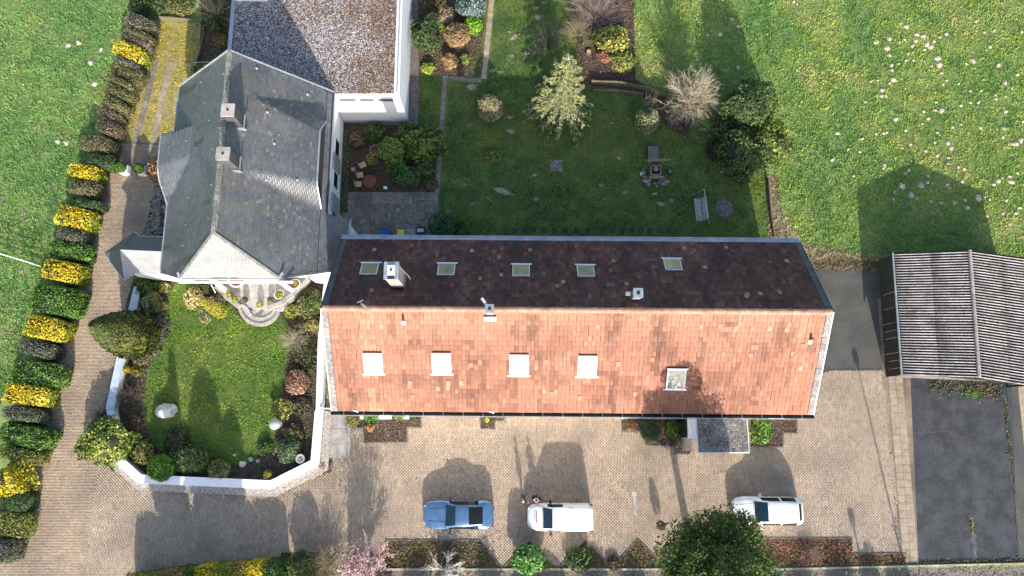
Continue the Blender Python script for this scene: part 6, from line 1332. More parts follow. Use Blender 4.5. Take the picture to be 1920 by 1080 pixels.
# tiered topiary
x, y, _ = P(403, 577, .7); t = thing('tiered_topiary', 'golden cloud-pruned topiary with stacked round tiers near the round terrace', 'topiary', (x, y, 0)); rng = rs()
q = MB(); q.tube([(x, y, 0), (x + .05, y, 1.8)], .035, 6); q.build('trunk', M['bark'], t)
for i in range(5):
    V, F, K = crown(rng, 620, (.52 - .07 * i, .52 - .07 * i, .09), (x + .22 - .14 * i, y - .22 + .10 * i, .30 + .40 * i), [(.36, .33, .03), (.26, .26, .03), (.44, .38, .05)], .06, 2.5, .03, .2, -.5); mesh('foliage_tier', V, F, M['leaf'], t, K)
# boulder
def boulder(name, label, px, py, r, h, mk, cat='rock', group=None, sub=2, parent=None, seed=3):
    rng = np.random.RandomState(seed); x, y, _ = P(px, py, h / 2); f = lumpdir(rng, 12); n, m = 14, 9; V = []; F = []
    for i in range(m + 1):
        ph = math.pi * i / m
        for j in range(n):
            a_ = 6.283 * j / n; d = np.array([[math.sin(ph) * math.cos(a_), math.sin(ph) * math.sin(a_), math.cos(ph)]]); k = 1 + .16 * f(d)[0]; V.append((x + d[0, 0] * r * k, y + d[0, 1] * r * .8 * k, max(0, h * .4 + d[0, 2] * h * .6 * k)))
    for i in range(m):
        for j in range(n): F.append((i * n + j, (i + 1) * n + j, (i + 1) * n + (j + 1) % n, i * n + (j + 1) % n))
    o = mesh(name, np.array(V) - (0 if parent is not None else np.array((x, y, 0))), F, M[mk], parent)
    if parent is None: o.location = (x, y, 0); props(o, label, cat, group)
    return o
boulder('boulder', 'big pale quartz boulder on the front lawn', 311, 771, .68, .75, 'rock', seed=4)
boulder('stone', 'flat white stone left of the small pond stones in the lower bed', 455, 870, .28, .2, 'rock', seed=5); boulder('stone', 'dark stone beside the flat white stone', 470, 861, .22, .25, 'rockd', seed=6)
boulder('stone', 'grey stone right of the dark stone in the lower bed', 484, 864, .2, .25, 'rockd', seed=7); boulder('stone_ball', 'tiny pale round stone ball on the lawn edge', 440, 853, .12, .2, 'terrace', cat='garden ornament', seed=8)
# pots, urns and birdbath
def pot(px, py, r, h, mk, label, plant=None, z=0.0, name='plant_pot', soil='soil', cat='plant pot'):
    x, y, _ = P(px, py, z + h); t = thing(name, label, cat, (x, y, z)); q = MB()
    q.lathe((x, y, z), [(r * .68, 0), (r, h * .9), (r * 1.06, h), (r * .86, h), (r * .82, h * .82)], 18); q.build('pot', M[mk], t)
    q = MB(); q.lathe((x, y, z + h * .8), [(r * .84, 0), (r * .84, .012)], 14); q.build('pot_soil', M[soil], t)
    if plant: V, F, K = crown(rs(), 260, (r * .85, r * .85, r * .9), (x, y, z + h + r * .3), plant, .07, 2, .25, .5, -.4); mesh('foliage', V, F, M['leaf'], t, K)
    return t
YP = [(.45, .38, .04), (.25, .26, .04), (.16, .16, .05)]; GP = [(.12, .13, .06), (.20, .18, .08)]; DP = [(.09, .08, .06), (.14, .11, .09)]
pot(503, 890, .34, .42, 'terracotta', 'pot with a golden yellow plant in the lower bed corner', YP)
pot(430, 551, .26, .35, 'terrace', 'small pot with yellow plant on the left terrace wall', YP, z=.42)
pot(441, 561, .30, .3, 'terrace', 'wider pot of yellow green leaves beside the small one on the terrace wall', YP, z=.42)
pot(460, 562, .24, .3, 'concrete', 'grey pot with a dark dry plant at the left of the terrace', DP, z=.42)
pot(487, 570, .26, .35, 'concrete', 'pot with a yellow green plant at the front middle of the terrace', YP, z=.42)
pot(508, 563, .24, .3, 'concrete', 'grey pot with twiggy dark plant right of the middle pot', GP, z=.42)
pot(523, 552, .34, .35, 'whitemetal', 'large white round pot with trailing green plant', [(.18, .22, .05), (.30, .28, .08)], z=.42)
pot(553, 532, .36, .4, 'whitemetal', 'white round tub with brown and yellow plant near the terrace end', [(.34, .26, .07), (.20, .17, .06)], z=.42)
pot(443, 523, .62, .3, 'whitemetal', 'big dark water bowl half under the roof edge', None, z=.42, soil='rust', name='water_bowl', cat='bowl')
pot(416, 557, .36, .42, 'woodg', 'round wooden tub with a bare dark plant beside the terrace', DP)
x, y, _ = P(516, 795, .8); t = thing('stone_urn', 'round pale stone ornament ball on a plinth on the front lawn edge', 'garden ornament', (x, y, 0)); q = MB(); q.lathe((x, y, 0), [(.30, 0), (.30, .1), (.16, .2), (.16, .5), (.34, .6)], 16); q.build('plinth', M['concrete'], t)
q = MB(); q.lathe((x, y, .6), [(.12, 0), (.34, .14), (.40, .34), (.30, .5), (.10, .58)], 18); q.build('ball', M['terrace'], t, smooth=True); q = MB(); q.box(x - .14, x + .16, y - .3, y - .1, .9, 1.15); q.build('knob', M['white'], t)
x, y, _ = P(563, 860, .7); t = thing('birdbath', 'grey round birdbath inside the corner of the white wall', 'birdbath', (x, y, 0)); q = MB(); q.lathe((x, y, 0), [(.2, 0), (.12, .1), (.12, .6), (.30, .68), (.32, .74), (.22, .74), (.18, .70)], 18); q.build('basin', M['concrete'], t); q = MB(); q.lathe((x, y, .70), [(.19, 0), (.19, .01)], 14); q.build('water', M['glassw'], t)
pot(548, 862, .2, .3, 'concrete', 'small grey pot left of the birdbath', None)
# square planters with box balls on the driveway
for px, py, w_ in [(231, 315, 'left'), (264, 317, 'right')]:
    x, y, _ = P(px + 4, py + 4, .3); t = thing('square_planter', f'white square planter with clipped box ball, {w_} one of the driveway pair', 'planter', (x, y, 0)); q = MB(); q.box(x - .3, x + .3, y - .3, y + .3, .034, .55); q.build('planter_box', M['whitemetal'], t)
    V, F, K = crown(rs(), 1500, (.40, .40, .40), (x - .02, y, .92), [(.07, .15, .02), (.11, .22, .03), (.05, .10, .02)], .055, 2, .04, .2, -.7); mesh('foliage', V, F, M['leaf'], t, K); q = MB(); q.lathe((x, y, .6), [(.05, 0), (.30, .2), (.3, .4), (.05, .6)], 12); q.build('branches', M['core'], t)
bush(297, 318, .78, 1.0, [(.26, .15, .08), (.34, .21, .12), (.18, .11, .06)], 'shaggy copper brown dry grass clump against the slate house', name='grass_clump', cat='grass clump', n=2200, size=.10, aspect=4.0, ry=1.0, lump=.1)
pot(282, 400, .2, .25, 'terrace', 'small white ring pot in the stony strip by the slate house', None)
rr_ = random.Random(8)
hs_ = bpy.data.objects['house_border']
for i in range(46):
    px, py = rr_.uniform(272, 312), rr_.uniform(335, 440)
    if px < 300 - (py - 300) * .22: continue
    boulder('stone', None, px, py, rr_.uniform(.12, .26), .16, 'rockd', parent=hs_, seed=i)

# ------------------------------------------------------------------ back garden planting
CON = [(.035, .07, .02), (.06, .10, .03), (.09, .14, .04)]
bush(668, 262, .6, .7, [(.20, .12, .08), (.14, .10, .06)], 'rust brown shrub near the annex corner', n=1100, aspect=2.5)
bush(735, 282, .95, 1.9, [(.15, .23, .04), (.22, .30, .06), (.08, .13, .03)], 'light green feathery conifer behind the patio', n=3000, size=.11, ry=1.0, lump=.22)
bush(790, 268, 1.45, 1.9, [(.13, .19, .04), (.22, .26, .06), (.05, .09, .02)], 'spreading yellow green shrub in the bed corner by the garden path', n=4600, size=.13, ry=1.2, lump=.3, aspect=2.2)
bush(765, 258, 1.2, 1.5, CON, 'dark green shrub between the two light conifers', n=2600, lump=.2)
bush(705, 250, .8, 1.0, CON, 'low dark green shrub against the white annex wall', n=1500)
bush(763, 330, .85, 1.1, [(.04, .10, .03), (.07, .15, .04), (.10, .19, .06)], 'dark leafy laurel above the patio', n=2300, size=.13)
bush(742, 308, .75, 1.0, [(.05, .11, .02), (.10, .18, .04)], 'mid green leafy shrub below the light green conifer', n=1700, size=.12)
bush(797, 316, .8, 1.0, CON, 'dark evergreen at the right of the patio bed', n=1900)
bush(697, 297, .5, .6, [(.28, .28, .05), (.16, .18, .04)], 'small golden shrub beside the patio table', n=1000, size=.08)
bush(808, 345, .5, .35, [(.16, .14, .05), (.10, .10, .04)], 'small olive ground cover at the patio corner', n=500)
pot(703, 281, .42, .5, 'terracotta', 'round terracotta tub with white swirls in the patio bed', None, name='garden_tub', cat='tub')
# patio chairs and table
for px, py, rz_, w_ in [(680, 309, .45, 'topmost'), (675, 328, .2, 'middle'), (672, 345, .02, 'lowest')]:
    x, y, _ = P(px, py, .45); t = thing('patio_chair', f'patio chair with a tan seat, the {w_} of the three beside the brown table', 'chair', (0, 0, 0), 'tan patio chairs'); q = MB(); q.box(-.24, .24, -.21, .21, .40, .46); q.build('seat', M['cushion'], t)
    q = MB(); q.box(-.27, -.242, -.21, .21, .40, .85); q.build('backrest', M['woodg'], t)
    for a_ in (-.2, .2):
        for b_ in (-.18, .18): q = MB(); q.box(a_ - .02, a_ + .02, b_ - .02, b_ + .02, 0, .398); q.build('leg', M['woodg'], t)
    t.location = (x, y, .01); t.rotation_euler = (0, 0, rz_)
x, y, _ = P(693, 340, .7); t = thing('patio_table', 'round red brown patio table beside the tan chairs', 'table', (x, y, 0)); q = MB(); q.lathe((x, y, .68), [(.5, 0), (.52, .02), (.5, .04)], 24); q.build('tabletop', M['rust'], t); q = MB(); q.lathe((x, y, 0), [(.25, 0), (.04, .05), (.04, .68)], 10); q.build('leg', M['woodg'], t)
x, y, _ = P(662, 317, .3); t = thing('stone_block', 'small grey square block beside the patio chairs', 'stone block', (x, y, 0)); q = MB(); q.box(x - .13, x + .13, y - .13, y + .13, 0, .3); q.build('block', M['concrete'], t)
x, y, _ = P(722, 351, .3); t = thing('white_stool', 'small white stool at the patio edge', 'stool', (x, y, 0)); q = MB(); q.box(x - .13, x + .15, y - .12, y + .08, .22, .28); q.build('seat', M['whitemetal'], t); q = MB(); [q.box(x + a_ - .02, x + a_ + .02, y + b_ - .02, y + b_ + .02, 0, .22) for a_ in (-.1, .12) for b_ in (-.09, .05)]; q.build('leg', M['whitemetal'], t)
# bins behind the long house
for px, mk, lab, w_ in [(708, 'bin_green', 'green wheelie bin behind the long house, left of the blue one', .42), (723, 'bin_blue', 'blue wheelie bin behind the long house', .62), (751, 'bin_yellow', 'yellow bin standing behind the long house', .42)]:
    x, y, _ = P(px, 438, 1.0); y += .05; t = thing('wheelie_bin', lab, 'bin', (x, y, 0), 'bins behind the long house'); q = MB(); q.prism([(x - w_ / 2, y - .25), (x + w_ / 2, y - .25), (x + w_ / 2, y + .25), (x - w_ / 2, y + .25)], .05, .95); q.build('bin_body', M[mk], t)
    q = MB(); q.box(x - w_ / 2 - .03, x + w_ / 2 + .03, y - .3, y + .27, .952, 1.02); q.build('lid', M[mk], t); q = MB(); q.tube([(x - w_ / 2, y + .3, .98), (x + w_ / 2, y + .3, .98)], .02, 6); q.build('handle', M['dark'], t)
x, y, _ = P(770, 435, .7); t = thing('garden_stool', 'small white metal rack between the yellow bin and the barbecue', 'rack', (x, y, 0)); q = MB(); [q.bar((x - .3, y + k * .1, .7), (x + .3, y + k * .1, .7), .03) for k in range(-2, 3)]; [q.bar((x + a_, y + b_, 0), (x + a_, y + b_, .7), .03) for a_ in (-.28, .28) for b_ in (-.2, .2)]; q.build('frame', M['zinc'], t)
x, y, _ = P(789, 432, 1.0); t = thing('barbecue', 'dark lidded barbecue with a grey grill top behind the long house', 'barbecue', (x, y, 0)); q = MB(); q.lathe((x, y, .6), [(.15, 0), (.34, .15), (.38, .3), (.34, .34)], 16); q.build('kettle', M['dark'], t); q = MB(); q.box(x - .28, x + .2, y - .1, y + .15, .945, .96); q.build('grill', M['zinc'], t); q = MB(); [q.bar((x + a_, y + b_, 0), (x + a_ * .6, y + b_ * .6, .65), .03) for a_ in (-.3, .3) for b_ in (-.25, .25)]; q.build('leg', M['dark'], t)
bush(829, 420, 1.0, 1.6, [(.03, .08, .035), (.05, .11, .05), (.08, .15, .07)], 'round dark green bush beside the patio behind the long house', n=3600, size=.10, lump=.08)
bush(868, 432, .7, .9, CON, 'small dark bush right of the round one, close to the long house', n=1200)
bush(919, 201, .93, 1.9, [(.24, .22, .11), (.17, .15, .08), (.30, .26, .15)], 'round brownish leafless ball shrub on the back lawn', name='ball_shrub', n=2800, size=.10, aspect=3.6, lump=.05, shell=.5, core=.6)
bush(925, 294, .6, .6, [(.24, .24, .06), (.15, .18, .04)], 'small sparse yellow green shrub on the back lawn', n=620, size=.09, lump=.3, core=.4)
bush(800, 62, 1.2, 2.2, [(.03, .055, .02), (.05, .08, .03), (.09, .12, .04)], 'dark green needle conifer beside the gravel strip of the annex', n=3200, size=.12, aspect=3.2, lump=.3)
bush(856, 64, 1.0, 1.4, [(.34, .21, .12), (.28, .20, .09), (.20, .14, .07)], 'orange brown twiggy shrub in the north bed', n=2400, size=.09, aspect=3.5, lump=.12)
bush(835, 28, .7, .9, [(.30, .22, .15), (.22, .17, .11)], 'pale brown wispy shrub above the orange one', n=1000, aspect=3)
bush(887, 46, .72, 1.0, [(.15, .32, .02), (.22, .42, .04), (.10, .22, .02)], 'vivid green round shrub beside the garden path', n=2400, size=.10, lump=.07)
bush(884, 8, 1.15, 1.6, [(.14, .19, .18), (.20, .25, .23), (.09, .13, .12)], 'blue grey spruce shrub at the top edge by the path', n=3000, size=.10, aspect=2.5, lump=.15)
bush(801, 127, .48, .5, [(.34, .40, .06), (.24, .32, .05)], 'small lime green shrub in the north bed', n=800, size=.10, lump=.2)
bush(845, 114, .52, .7, [(.40, .25, .13), (.30, .19, .09)], 'tuft of orange ornamental grass in the north bed', name='grass_clump', cat='grass clump', n=1200, aspect=5, size=.09)
bush(871, 110, .4, .4, [(.10, .18, .03), (.22, .26, .06)], 'small green plant right of the orange grass', n=400)
bush(826, 47, .45, .5, [(.16, .24, .03), (.10, .17, .02)], 'small bright green cushion left of the orange shrub', n=500)
bush(815, 10, 1.0, 1.1, [(.12, .10, .04), (.20, .15, .06), (.07, .06, .03)], 'brown and olive shrub at the top edge near the annex', n=1700)
twiggy(1030, 70, 1.3, 2.6, [(.20, .19, .12), (.15, .15, .09)], 'thin greenish leafless shrub at the upper left of the pale spruce', n=170, th=.012)
twiggy(1012, 90, .7, 1.6, [(.30, .27, .20)], 'small pale leafless shrub left of the spruce tip', n=40)
twiggy(1118, 14, 2.0, 2.2, [(.30, .22, .19), (.24, .18, .15), (.36, .28, .24)], 'wide pinkish brown leafless shrub at the top edge', n=420, th=.013)
twiggy(1085, 55, 1.1, 1.6, [(.34, .29, .16), (.28, .24, .15)], 'straw coloured leafless shrub left of the yellow rhododendron', n=200)
bush(1150, 72, 1.35, 1.8, [(.30, .30, .05), (.42, .38, .08), (.14, .16, .04), (.06, .08, .02)], 'yellow leaved shrub in the bed behind the spruce', n=3000, size=.13, lump=.35, shell=.55, ry=1.15)
bush(1167, 112, .95, 1.1, [(.22, .24, .06), (.15, .17, .04), (.30, .29, .09)], 'olive yellow shrub below the yellow leaved one', n=1900, aspect=2.4)
bush(1135, 103, .6, .6, [(.34, .17, .10), (.24, .12, .08)], 'rust red dry fern clump left of the olive shrub', n=800, aspect=2.8)
bush(1100, 70, .7, .9, [(.08, .09, .04), (.12, .11, .05)], 'dark brown shrub between the bare shrubs and the yellow one', n=900)
x, y, _ = P(1104, 96, .3); t = thing('tree_stump', 'cut tree stump with a pale round top in the bed', 'stump', (x, y, 0)); q = MB(); q.lathe((x, y, 0), [(.25, 0), (.18, .3)], 14); q.build('trunk', M['bark'], t); q = MB(); q.lathe((x, y, .3), [(.175, .001), (.17, .012)], 14); q.build('cut_face', M['cushion'], t)
# pale spruce
def spruce(label, px, py, h, r, cols):
    rng = rs(); x, y, _ = P(px, py, 0); t = thing('spruce_tree', label, 'tree', (x, y, 0)); q = MB(); q.tube([(x, y, 0), (x, y, h)], .16, 9, .02); q.build('trunk', M['paletwig'], t)
    zs = []; an = []
    for w_i in range(17):
        f_ = (w_i + .5) / 17; mm = int(12 - 5 * f_); o_ = rng.rand() * 6.28
        for j in range(mm): zs.append(h * (.05 + .92 * f_) + rng.normal() * .08); an.append(o_ + 6.283 * j / mm + rng.normal() * .14)
    z = np.array(zs); a_ = np.array(an); n = len(z); ln = r * (1 - z / h) ** .78 * rng.uniform(.55, 1.15, n) + .12
    tips = np.stack([x + np.cos(a_) * ln, y + np.sin(a_) * ln, z - .22 * ln + .12], -1); base = np.stack([x + 0 * z, y + 0 * z, z], -1); pa = grow(base, tips, 6, .05, rng, .10)
    k = n * 12; s_ = rng.randint(0, n, k); f = rng.randint(1, 6, k); b = pa[s_, f]; dd = (tips - base)[s_]; dd /= np.linalg.norm(dd, axis=1)[:, None]; sd = np.cross(dd, (0, 0, 1)) * rng.choice([-1, 1], k)[:, None]
    t2 = b + (dd * .8 + sd * .42) * (ln[s_] * rng.uniform(.14, .32, k) * (1.25 - f / 6))[:, None] - np.array((0, 0, .16)) * rng.rand(k, 1); pb = grow(b, t2, 3, .06, rng)
    V, F, K = merge([tubes(pa, .034, .008, [(.36, .35, .26), (.30, .29, .22)], rng), tubes(pb, .011, .004, [(.46, .45, .33)], rng)]); mesh('branches', V, F, M['twig'], t, K)
    m = 21000; s_ = rng.randint(0, k, m); u_ = rng.rand(m, 1) ** .8; p_ = b[s_] * (1 - u_) + t2[s_] * u_ + rng.normal(size=(m, 3)) * (.04, .04, .03) - np.array((0, 0, .07)); V, F, K = leafmesh(p_, np.tile((0, 0, 1.), (m, 1)), .085, palette(rng, m, cols), rng, 2.0, .7); mesh('foliage', V, F, M['leaf'], t, K)
M['paletwig'] = mat('pale_bark', (.40, .37, .29), .9, .25, .2, .01, 20, fine=.3)
spruce('pale yellow green spruce with drooping twigs in the middle of the back lawn', 1049, 219, 9.0, 2.6, [(.26, .27, .10), (.33, .33, .13), (.19, .21, .07), (.12, .14, .045)])
# leafless round tree
def baretree(label, px, py, h, r, cols, n1=26, z0=.5, th=.07, loc=None):
    rng = rs(); x, y, _ = loc or P(px, py, 0); t = thing('bare_tree', label, 'tree', (x, y, 0)); q = MB(); q.tube([(x, y, 0), (x, y, z0 + .2)], th * 1.4, 9, th * 1.1); q.build('trunk', M['paletwig'], t)
    d = rng.normal(size=(n1, 3)); d[:, 2] = np.abs(d[:, 2]) * 1.1 + .25; d /= np.linalg.norm(d, axis=1)[:, None]; b0 = np.array((x, y, z0)); tips = b0 + d * np.array((r, r, h - z0)) * rng.uniform(.78, .92, (n1, 1)); pa = grow(b0, tips, 7, .04, rng, .10)
    k = n1 * 14; s_ = rng.randint(0, n1, k); f = rng.randint(1, 7, k); b = pa[s_, f]; d2 = d[s_] + rng.normal(size=(k, 3)) * .5; d2 /= np.linalg.norm(d2, axis=1)[:, None]; t2 = b + d2 * r * rng.uniform(.22, .5, (k, 1)); pb = grow(b, t2, 4, .08, rng, .06)
    k3 = k * 5; s3 = rng.randint(0, k, k3); f3 = rng.randint(1, 4, k3); b3 = pb[s3, f3]; d3 = d2[s3] + rng.normal(size=(k3, 3)) * .45; d3 /= np.linalg.norm(d3, axis=1)[:, None]; t3 = b3 + d3 * r * rng.uniform(.10, .26, (k3, 1))
    V, F, K = merge([tubes(pa, th * .55, .02, cols, rng, 5), tubes(pb, .020, .008, cols, rng), tubes(grow(b3, t3, 3, .06, rng), .009, .005, cols, rng)]); V[:, 2] = np.maximum(V[:, 2], .02); mesh('crown', V, F, M['twig'], t, K); return t
baretree('round leafless tree with pale straw branches at the edge of the back lawn', 1284, 198, 4.2, 1.95, [(.42, .37, .26), (.37, .31, .23), (.48, .42, .30)], n1=64, z0=.35, th=.055)
bush(1215, 222, .92, 3.1, [(.19, .21, .10), (.25, .26, .13), (.14, .16, .07)], 'pale green pear-shaped shrub left of the leafless tree', n=3200, size=.09, lump=.06, top=.75)
twiggy(1217, 196, .6, 2.9, [(.36, .28, .22), (.30, .24, .18)], 'tuft of bare upright twigs behind the pear-shaped shrub', n=60, up=1.5)
EV = [(.05, .085, .025), (.07, .11, .035), (.10, .14, .04), (.035, .06, .02)]; EVY = [(.10, .15, .03), (.17, .22, .04), (.24, .28, .06), (.05, .08, .02)]  # EVY has the yellow sunlight mixed into its leaf colours
bush(1404, 196, 2.05, 4.4, EV, 'tall dark evergreen at the field edge beside the leafless tree', name='evergreen_tree', cat='tree', n=8500, size=.13, lump=.24, ry=1.6)
bush(1396, 285, 1.75, 3.2, EV, 'dark evergreen above the swing seat and round patch', name='evergreen_tree', cat='tree', n=6000, size=.13, lump=.26)
bush(1442, 266, 1.5, 3.1, EVY, 'sunlit yellow green evergreen at the field edge', name='evergreen_tree', cat='tree', n=4600, size=.14, lump=.25, ry=1.5, shell=.45)
bush(1365, 232, 1.1, 2.0, EV, 'low dark evergreen between the leafless tree and the tall evergreens', n=2200, size=.12)
bush(1345, 282, .8, .6, [(.07, .06, .04), (.05, .05, .025)], 'dark shaded undergrowth left of the evergreens', n=900)
# palisade edgings of small round logs: too fine to pick apart
def palisade(label, pts, h=.35, step=.11):
    q = [P(x, y)[:2] for x, y in pts]; t = thing('log_palisade', label, 'fence', (*q[0], 0)); m_ = MB(); rr2 = random.Random(2)
    for a_, b_ in zip(q[:-1], q[1:]):
        L = math.hypot(b_[0] - a_[0], b_[1] - a_[1]); n = int(L / step)
        for i in range(n): tt = (i + .5) / n; m_.lathe((a_[0] + (b_[0] - a_[0]) * tt, a_[1] + (b_[1] - a_[1]) * tt, 0), [(step * .5, 0), (step * .5, h * rr2.uniform(.85, 1.05) - .01), (step * .4, h)], 6)
    o = m_.build('log', M['wood'], t); o['kind'] = 'stuff'
palisade('curved log palisade between the spruce bed and the lawn', [(1108, 156), (1160, 158), (1210, 168), (1250, 184)], .45)
palisade('second row of logs below the curved palisade', [(1112, 170), (1160, 172), (1205, 178)], .25)
palisade('straight log palisade at the right edge of the back lawn', [(1438, 335), (1443, 400), (1450, 447)], .4, .12)
palisade('log edging at the top of the mossy yard', [(286, 34), (330, 37), (374, 42)], .35); palisade('log edging at the right side of the mossy yard', [(376, 45), (385, 60), (376, 100), (370, 118)], .3)
# stepping stones in shadow along the house
for i, px in enumerate([948, 965, 983, 1001, 1019, 1039, 1060, 1081, 1102, 1131, 1149, 1167, 1184, 1201, 1218, 1236, 1253, 1270]):
    x, y, _ = P(px, 431 + (i % 3)); piece('stepping_stone', 'dark_stone', x, y, 0, .34, .42, .02, 0, gp)
# paved square with ring on the lawn
x, y, _ = P(1043, 311); sq = thing('paved_square', 'small square of paving with a round ring in the back lawn', 'paving', (x, y, 0))
for i in range(3):
    for j in range(3): piece('slab', 'slab', x + (i - 1) * .32, y + (j - 1) * .32, .0, .30, .30, .05, 0, sq)
q = MB(); q.tube([(x + .05 + .15 * math.cos(a_), y - .02 + .15 * math.sin(a_), .07) for a_ in np.linspace(0, 6.283, 15)], .028, 6); q.build('ring', M['concrete'], sq)
# circular bare patch of stones
x, y, _ = P(1358, 390); t = thing('fire_circle', 'round dark patch of small stones right of the swing seat', 'fire pit', (x, y, 0)); q = MB(); q.lathe((x, y, 0), [(.70, 0), (.66, .03), (.1, .04)], 26); q.build('ash_bed', M['gravel_dark'], t)
rng = np.random.RandomState(4)
for ring in range(4):
    for k in range(8 + ring * 5):
        a_ = 6.283 * k / (8 + ring * 5); r_ = .14 + ring * .15; piece('stone', 'rockd', x + r_ * math.cos(a_), y + r_ * math.sin(a_), .02, .12, .09, .04, a_, t)
# fountain corner
x, y, _ = P(1229, 320, .4); ft = thing('garden_well', 'old wooden trough fountain with roof beam and stone ring on the back lawn', 'fountain', (x, y, 0))
q = MB(); 
for a_, b_, c_, d_ in ((-.42, .42, -.42, -.30), (-.42, .42, .30, .42), (-.42, -.30, -.30, .30), (.30, .42, -.30, .30)): q.box(x + a_, x + b_, y + c_, y + d_, 0, .55)
q.build('trough', M['wood'], ft); q = MB(); q.box(x - .3, x + .3, y - .3, y + .3, .35, .38); q.build('water', M['glassd'], ft)
q = MB(); q.lathe((x, y + .1, .38), [(.18, 0), (.2, .2), (.1, .26)], 14); q.build('spout_stone', M['rockd'], ft); q = MB(); q.box(x - .5, x + .55, y - .62, y - .44, .3, .5); q.build('front_beam', M['cushionwood'], ft)
q = MB(); q.bar((x - .75, y + .5, 1.1), (x + .95, y + .58, 1.15), .14, .12); q.build('roof_beam', M['wood'], ft)
for s in (-.45, .5): q = MB(); q.box(x + s - .05, x + s + .05, y + .48, y + .58, 0, 1.05); q.build('post', M['wood'], ft)
for i in range(26):
    a_ = rr_.uniform(2.9, 6.5); r_ = rr_.uniform(.62, 1.0); boulder('stone', None, *(1229 + math.cos(a_) * r_ * 29, 322 - math.sin(a_) * r_ * 29), rr_.uniform(.10, .2), rr_.uniform(.15, .3), 'rock' if i in (3, 9) else 'rockd', parent=ft, seed=i)
gb = thing('plank_seat', 'weathered plank bench above the garden fountain', 'bench', P(1224, 287)); x, y, _ = P(1224, 287, .4)
for i in range(5): q = MB(); q.box(x - .35 + i * .17, x - .20 + i * .17, y - .62, y + .55, .38, .42); q.build('plank', M['woodg'], gb)
q = MB(); [q.box(x + a_ - .04, x + a_ + .04, y + b_ - .04, y + b_ + .04, 0, .38) for a_ in (-.3, .38) for b_ in (-.5, .45)]; q.build('leg', M['woodg'], gb)
# swing seat
sw = thing('swing_seat', 'slatted garden swing seat with thin metal frame on the back lawn', 'swing seat', (0, 0, 0)); x, y, _ = P(1313, 392, .6)
for i in range(17): yy = -.80 + i * .1; q = MB(); q.box(-.36, .14, yy - .033, yy + .033, .48, .51); q.build('seat_slat', M['slatgrey'], sw); q = MB(); q.obox((.29, yy, .76), ((.35, 0, .94), (0, 1, 0), (.94, 0, -.35)), (.27, .033, .012)); q.build('back_slat', M['slatgrey'], sw)
q = MB(); q.box(-.38, .2, -.9, -.85, .44, .53); q.box(-.38, .2, .85, .9, .44, .53); q.bar((.18, -.88, .5), (.40, -.88, 1.02), .05); q.bar((.18, .88, .5), (.40, .88, 1.02), .05); q.build('seat_frame', M['woodg'], sw)
q = MB(); q.tube([(0.1, -1.05, 1.75), (0.1, 1.15, 1.75)], .035, 8)
for s in (-1.05, 1.15): q.tube([(-.55, s, 0), (.1, s, 1.75), (.7, s, 0)], .028, 7)
q.tube([(.7, -1.05, .1), (.7, 1.15, .1)], .02, 6)
for s in (-.85, .85): q.tube([(-.3, s, .5), (.1, s, 1.75)], .01, 5); q.tube([(.3, s, .8), (.1, s, 1.75)], .01, 5)
q.build('tube_frame', M['zinc'], sw); sw.location = (x, y, 0); sw.rotation_euler = (0, 0, .06)
# meadow gate
gt2 = thing('meadow_gate', 'long white tubular gate lying across the meadow edge by a yellow hedge block', 'gate', P(0, 473)); q = MB()
g0 = Vector(P(-45, 462)); g1 = Vector(P(78, 500))
for z in (.35, .6, .85, 1.1): q.tube([g0 + Vector((0, 0, z)), g1 + Vector((0, 0, z))], .028, 6)
q.build('rail', M['whitemetal'], gt2); q = MB()
for k in (0, .5, .72, 1): p = g0.lerp(g1, k); q.tube([p + Vector((0, 0, .0 if k in (0, 1) else .35)), p + Vector((0, 0, 1.14))], .035, 6)
q.bar(g0.lerp(g1, .5) + Vector((0, 0, .35)), g0.lerp(g1, .72) + Vector((0, 0, 1.1)), .04); q.build('gate_post', M['whitemetal'], gt2)

# top-left shrubs
bush(335, 12, 1.3, .9, [(.16, .17, .05), (.22, .20, .06), (.10, .11, .04)], 'mossy low shrubs above the log edging of the mossy yard', n=1900, size=.09, ry=.7, lump=.2)
bush(300, 8, .8, .9, CON, 'dark green shrub above the topmost brown hedge block', n=1200)
bush(262, 8, 1.0, .9, CON, 'dark green shrub left of the mossy low shrubs at the top', n=1500)
twiggy(393, 12, 1.2, 2.2, [(.44, .36, .20), (.38, .30, .17)], 'bare pale branches reaching in at the top beside the annex', n=46, th=.02)
bush(412, 75, .6, .6, [(.20, .15, .04), (.10, .12, .03), (.26, .14, .05)], 'orange and green shrub in the shade beside the annex', n=900)
bush(400, 45, .7, .6, [(.05, .09, .03), (.10, .11, .04)], 'dark green shade plant west of the annex', n=900)
bush(358, 131, .2, .5, [(.42, .38, .02), (.5, .44, .03)], 'tiny golden ball by the pale railing', n=400, size=.06, lump=.03)
bush(375, 130, .5, .5, [(.06, .09, .02), (.14, .18, .04)], 'dark shrub inside the railing corner', n=700)

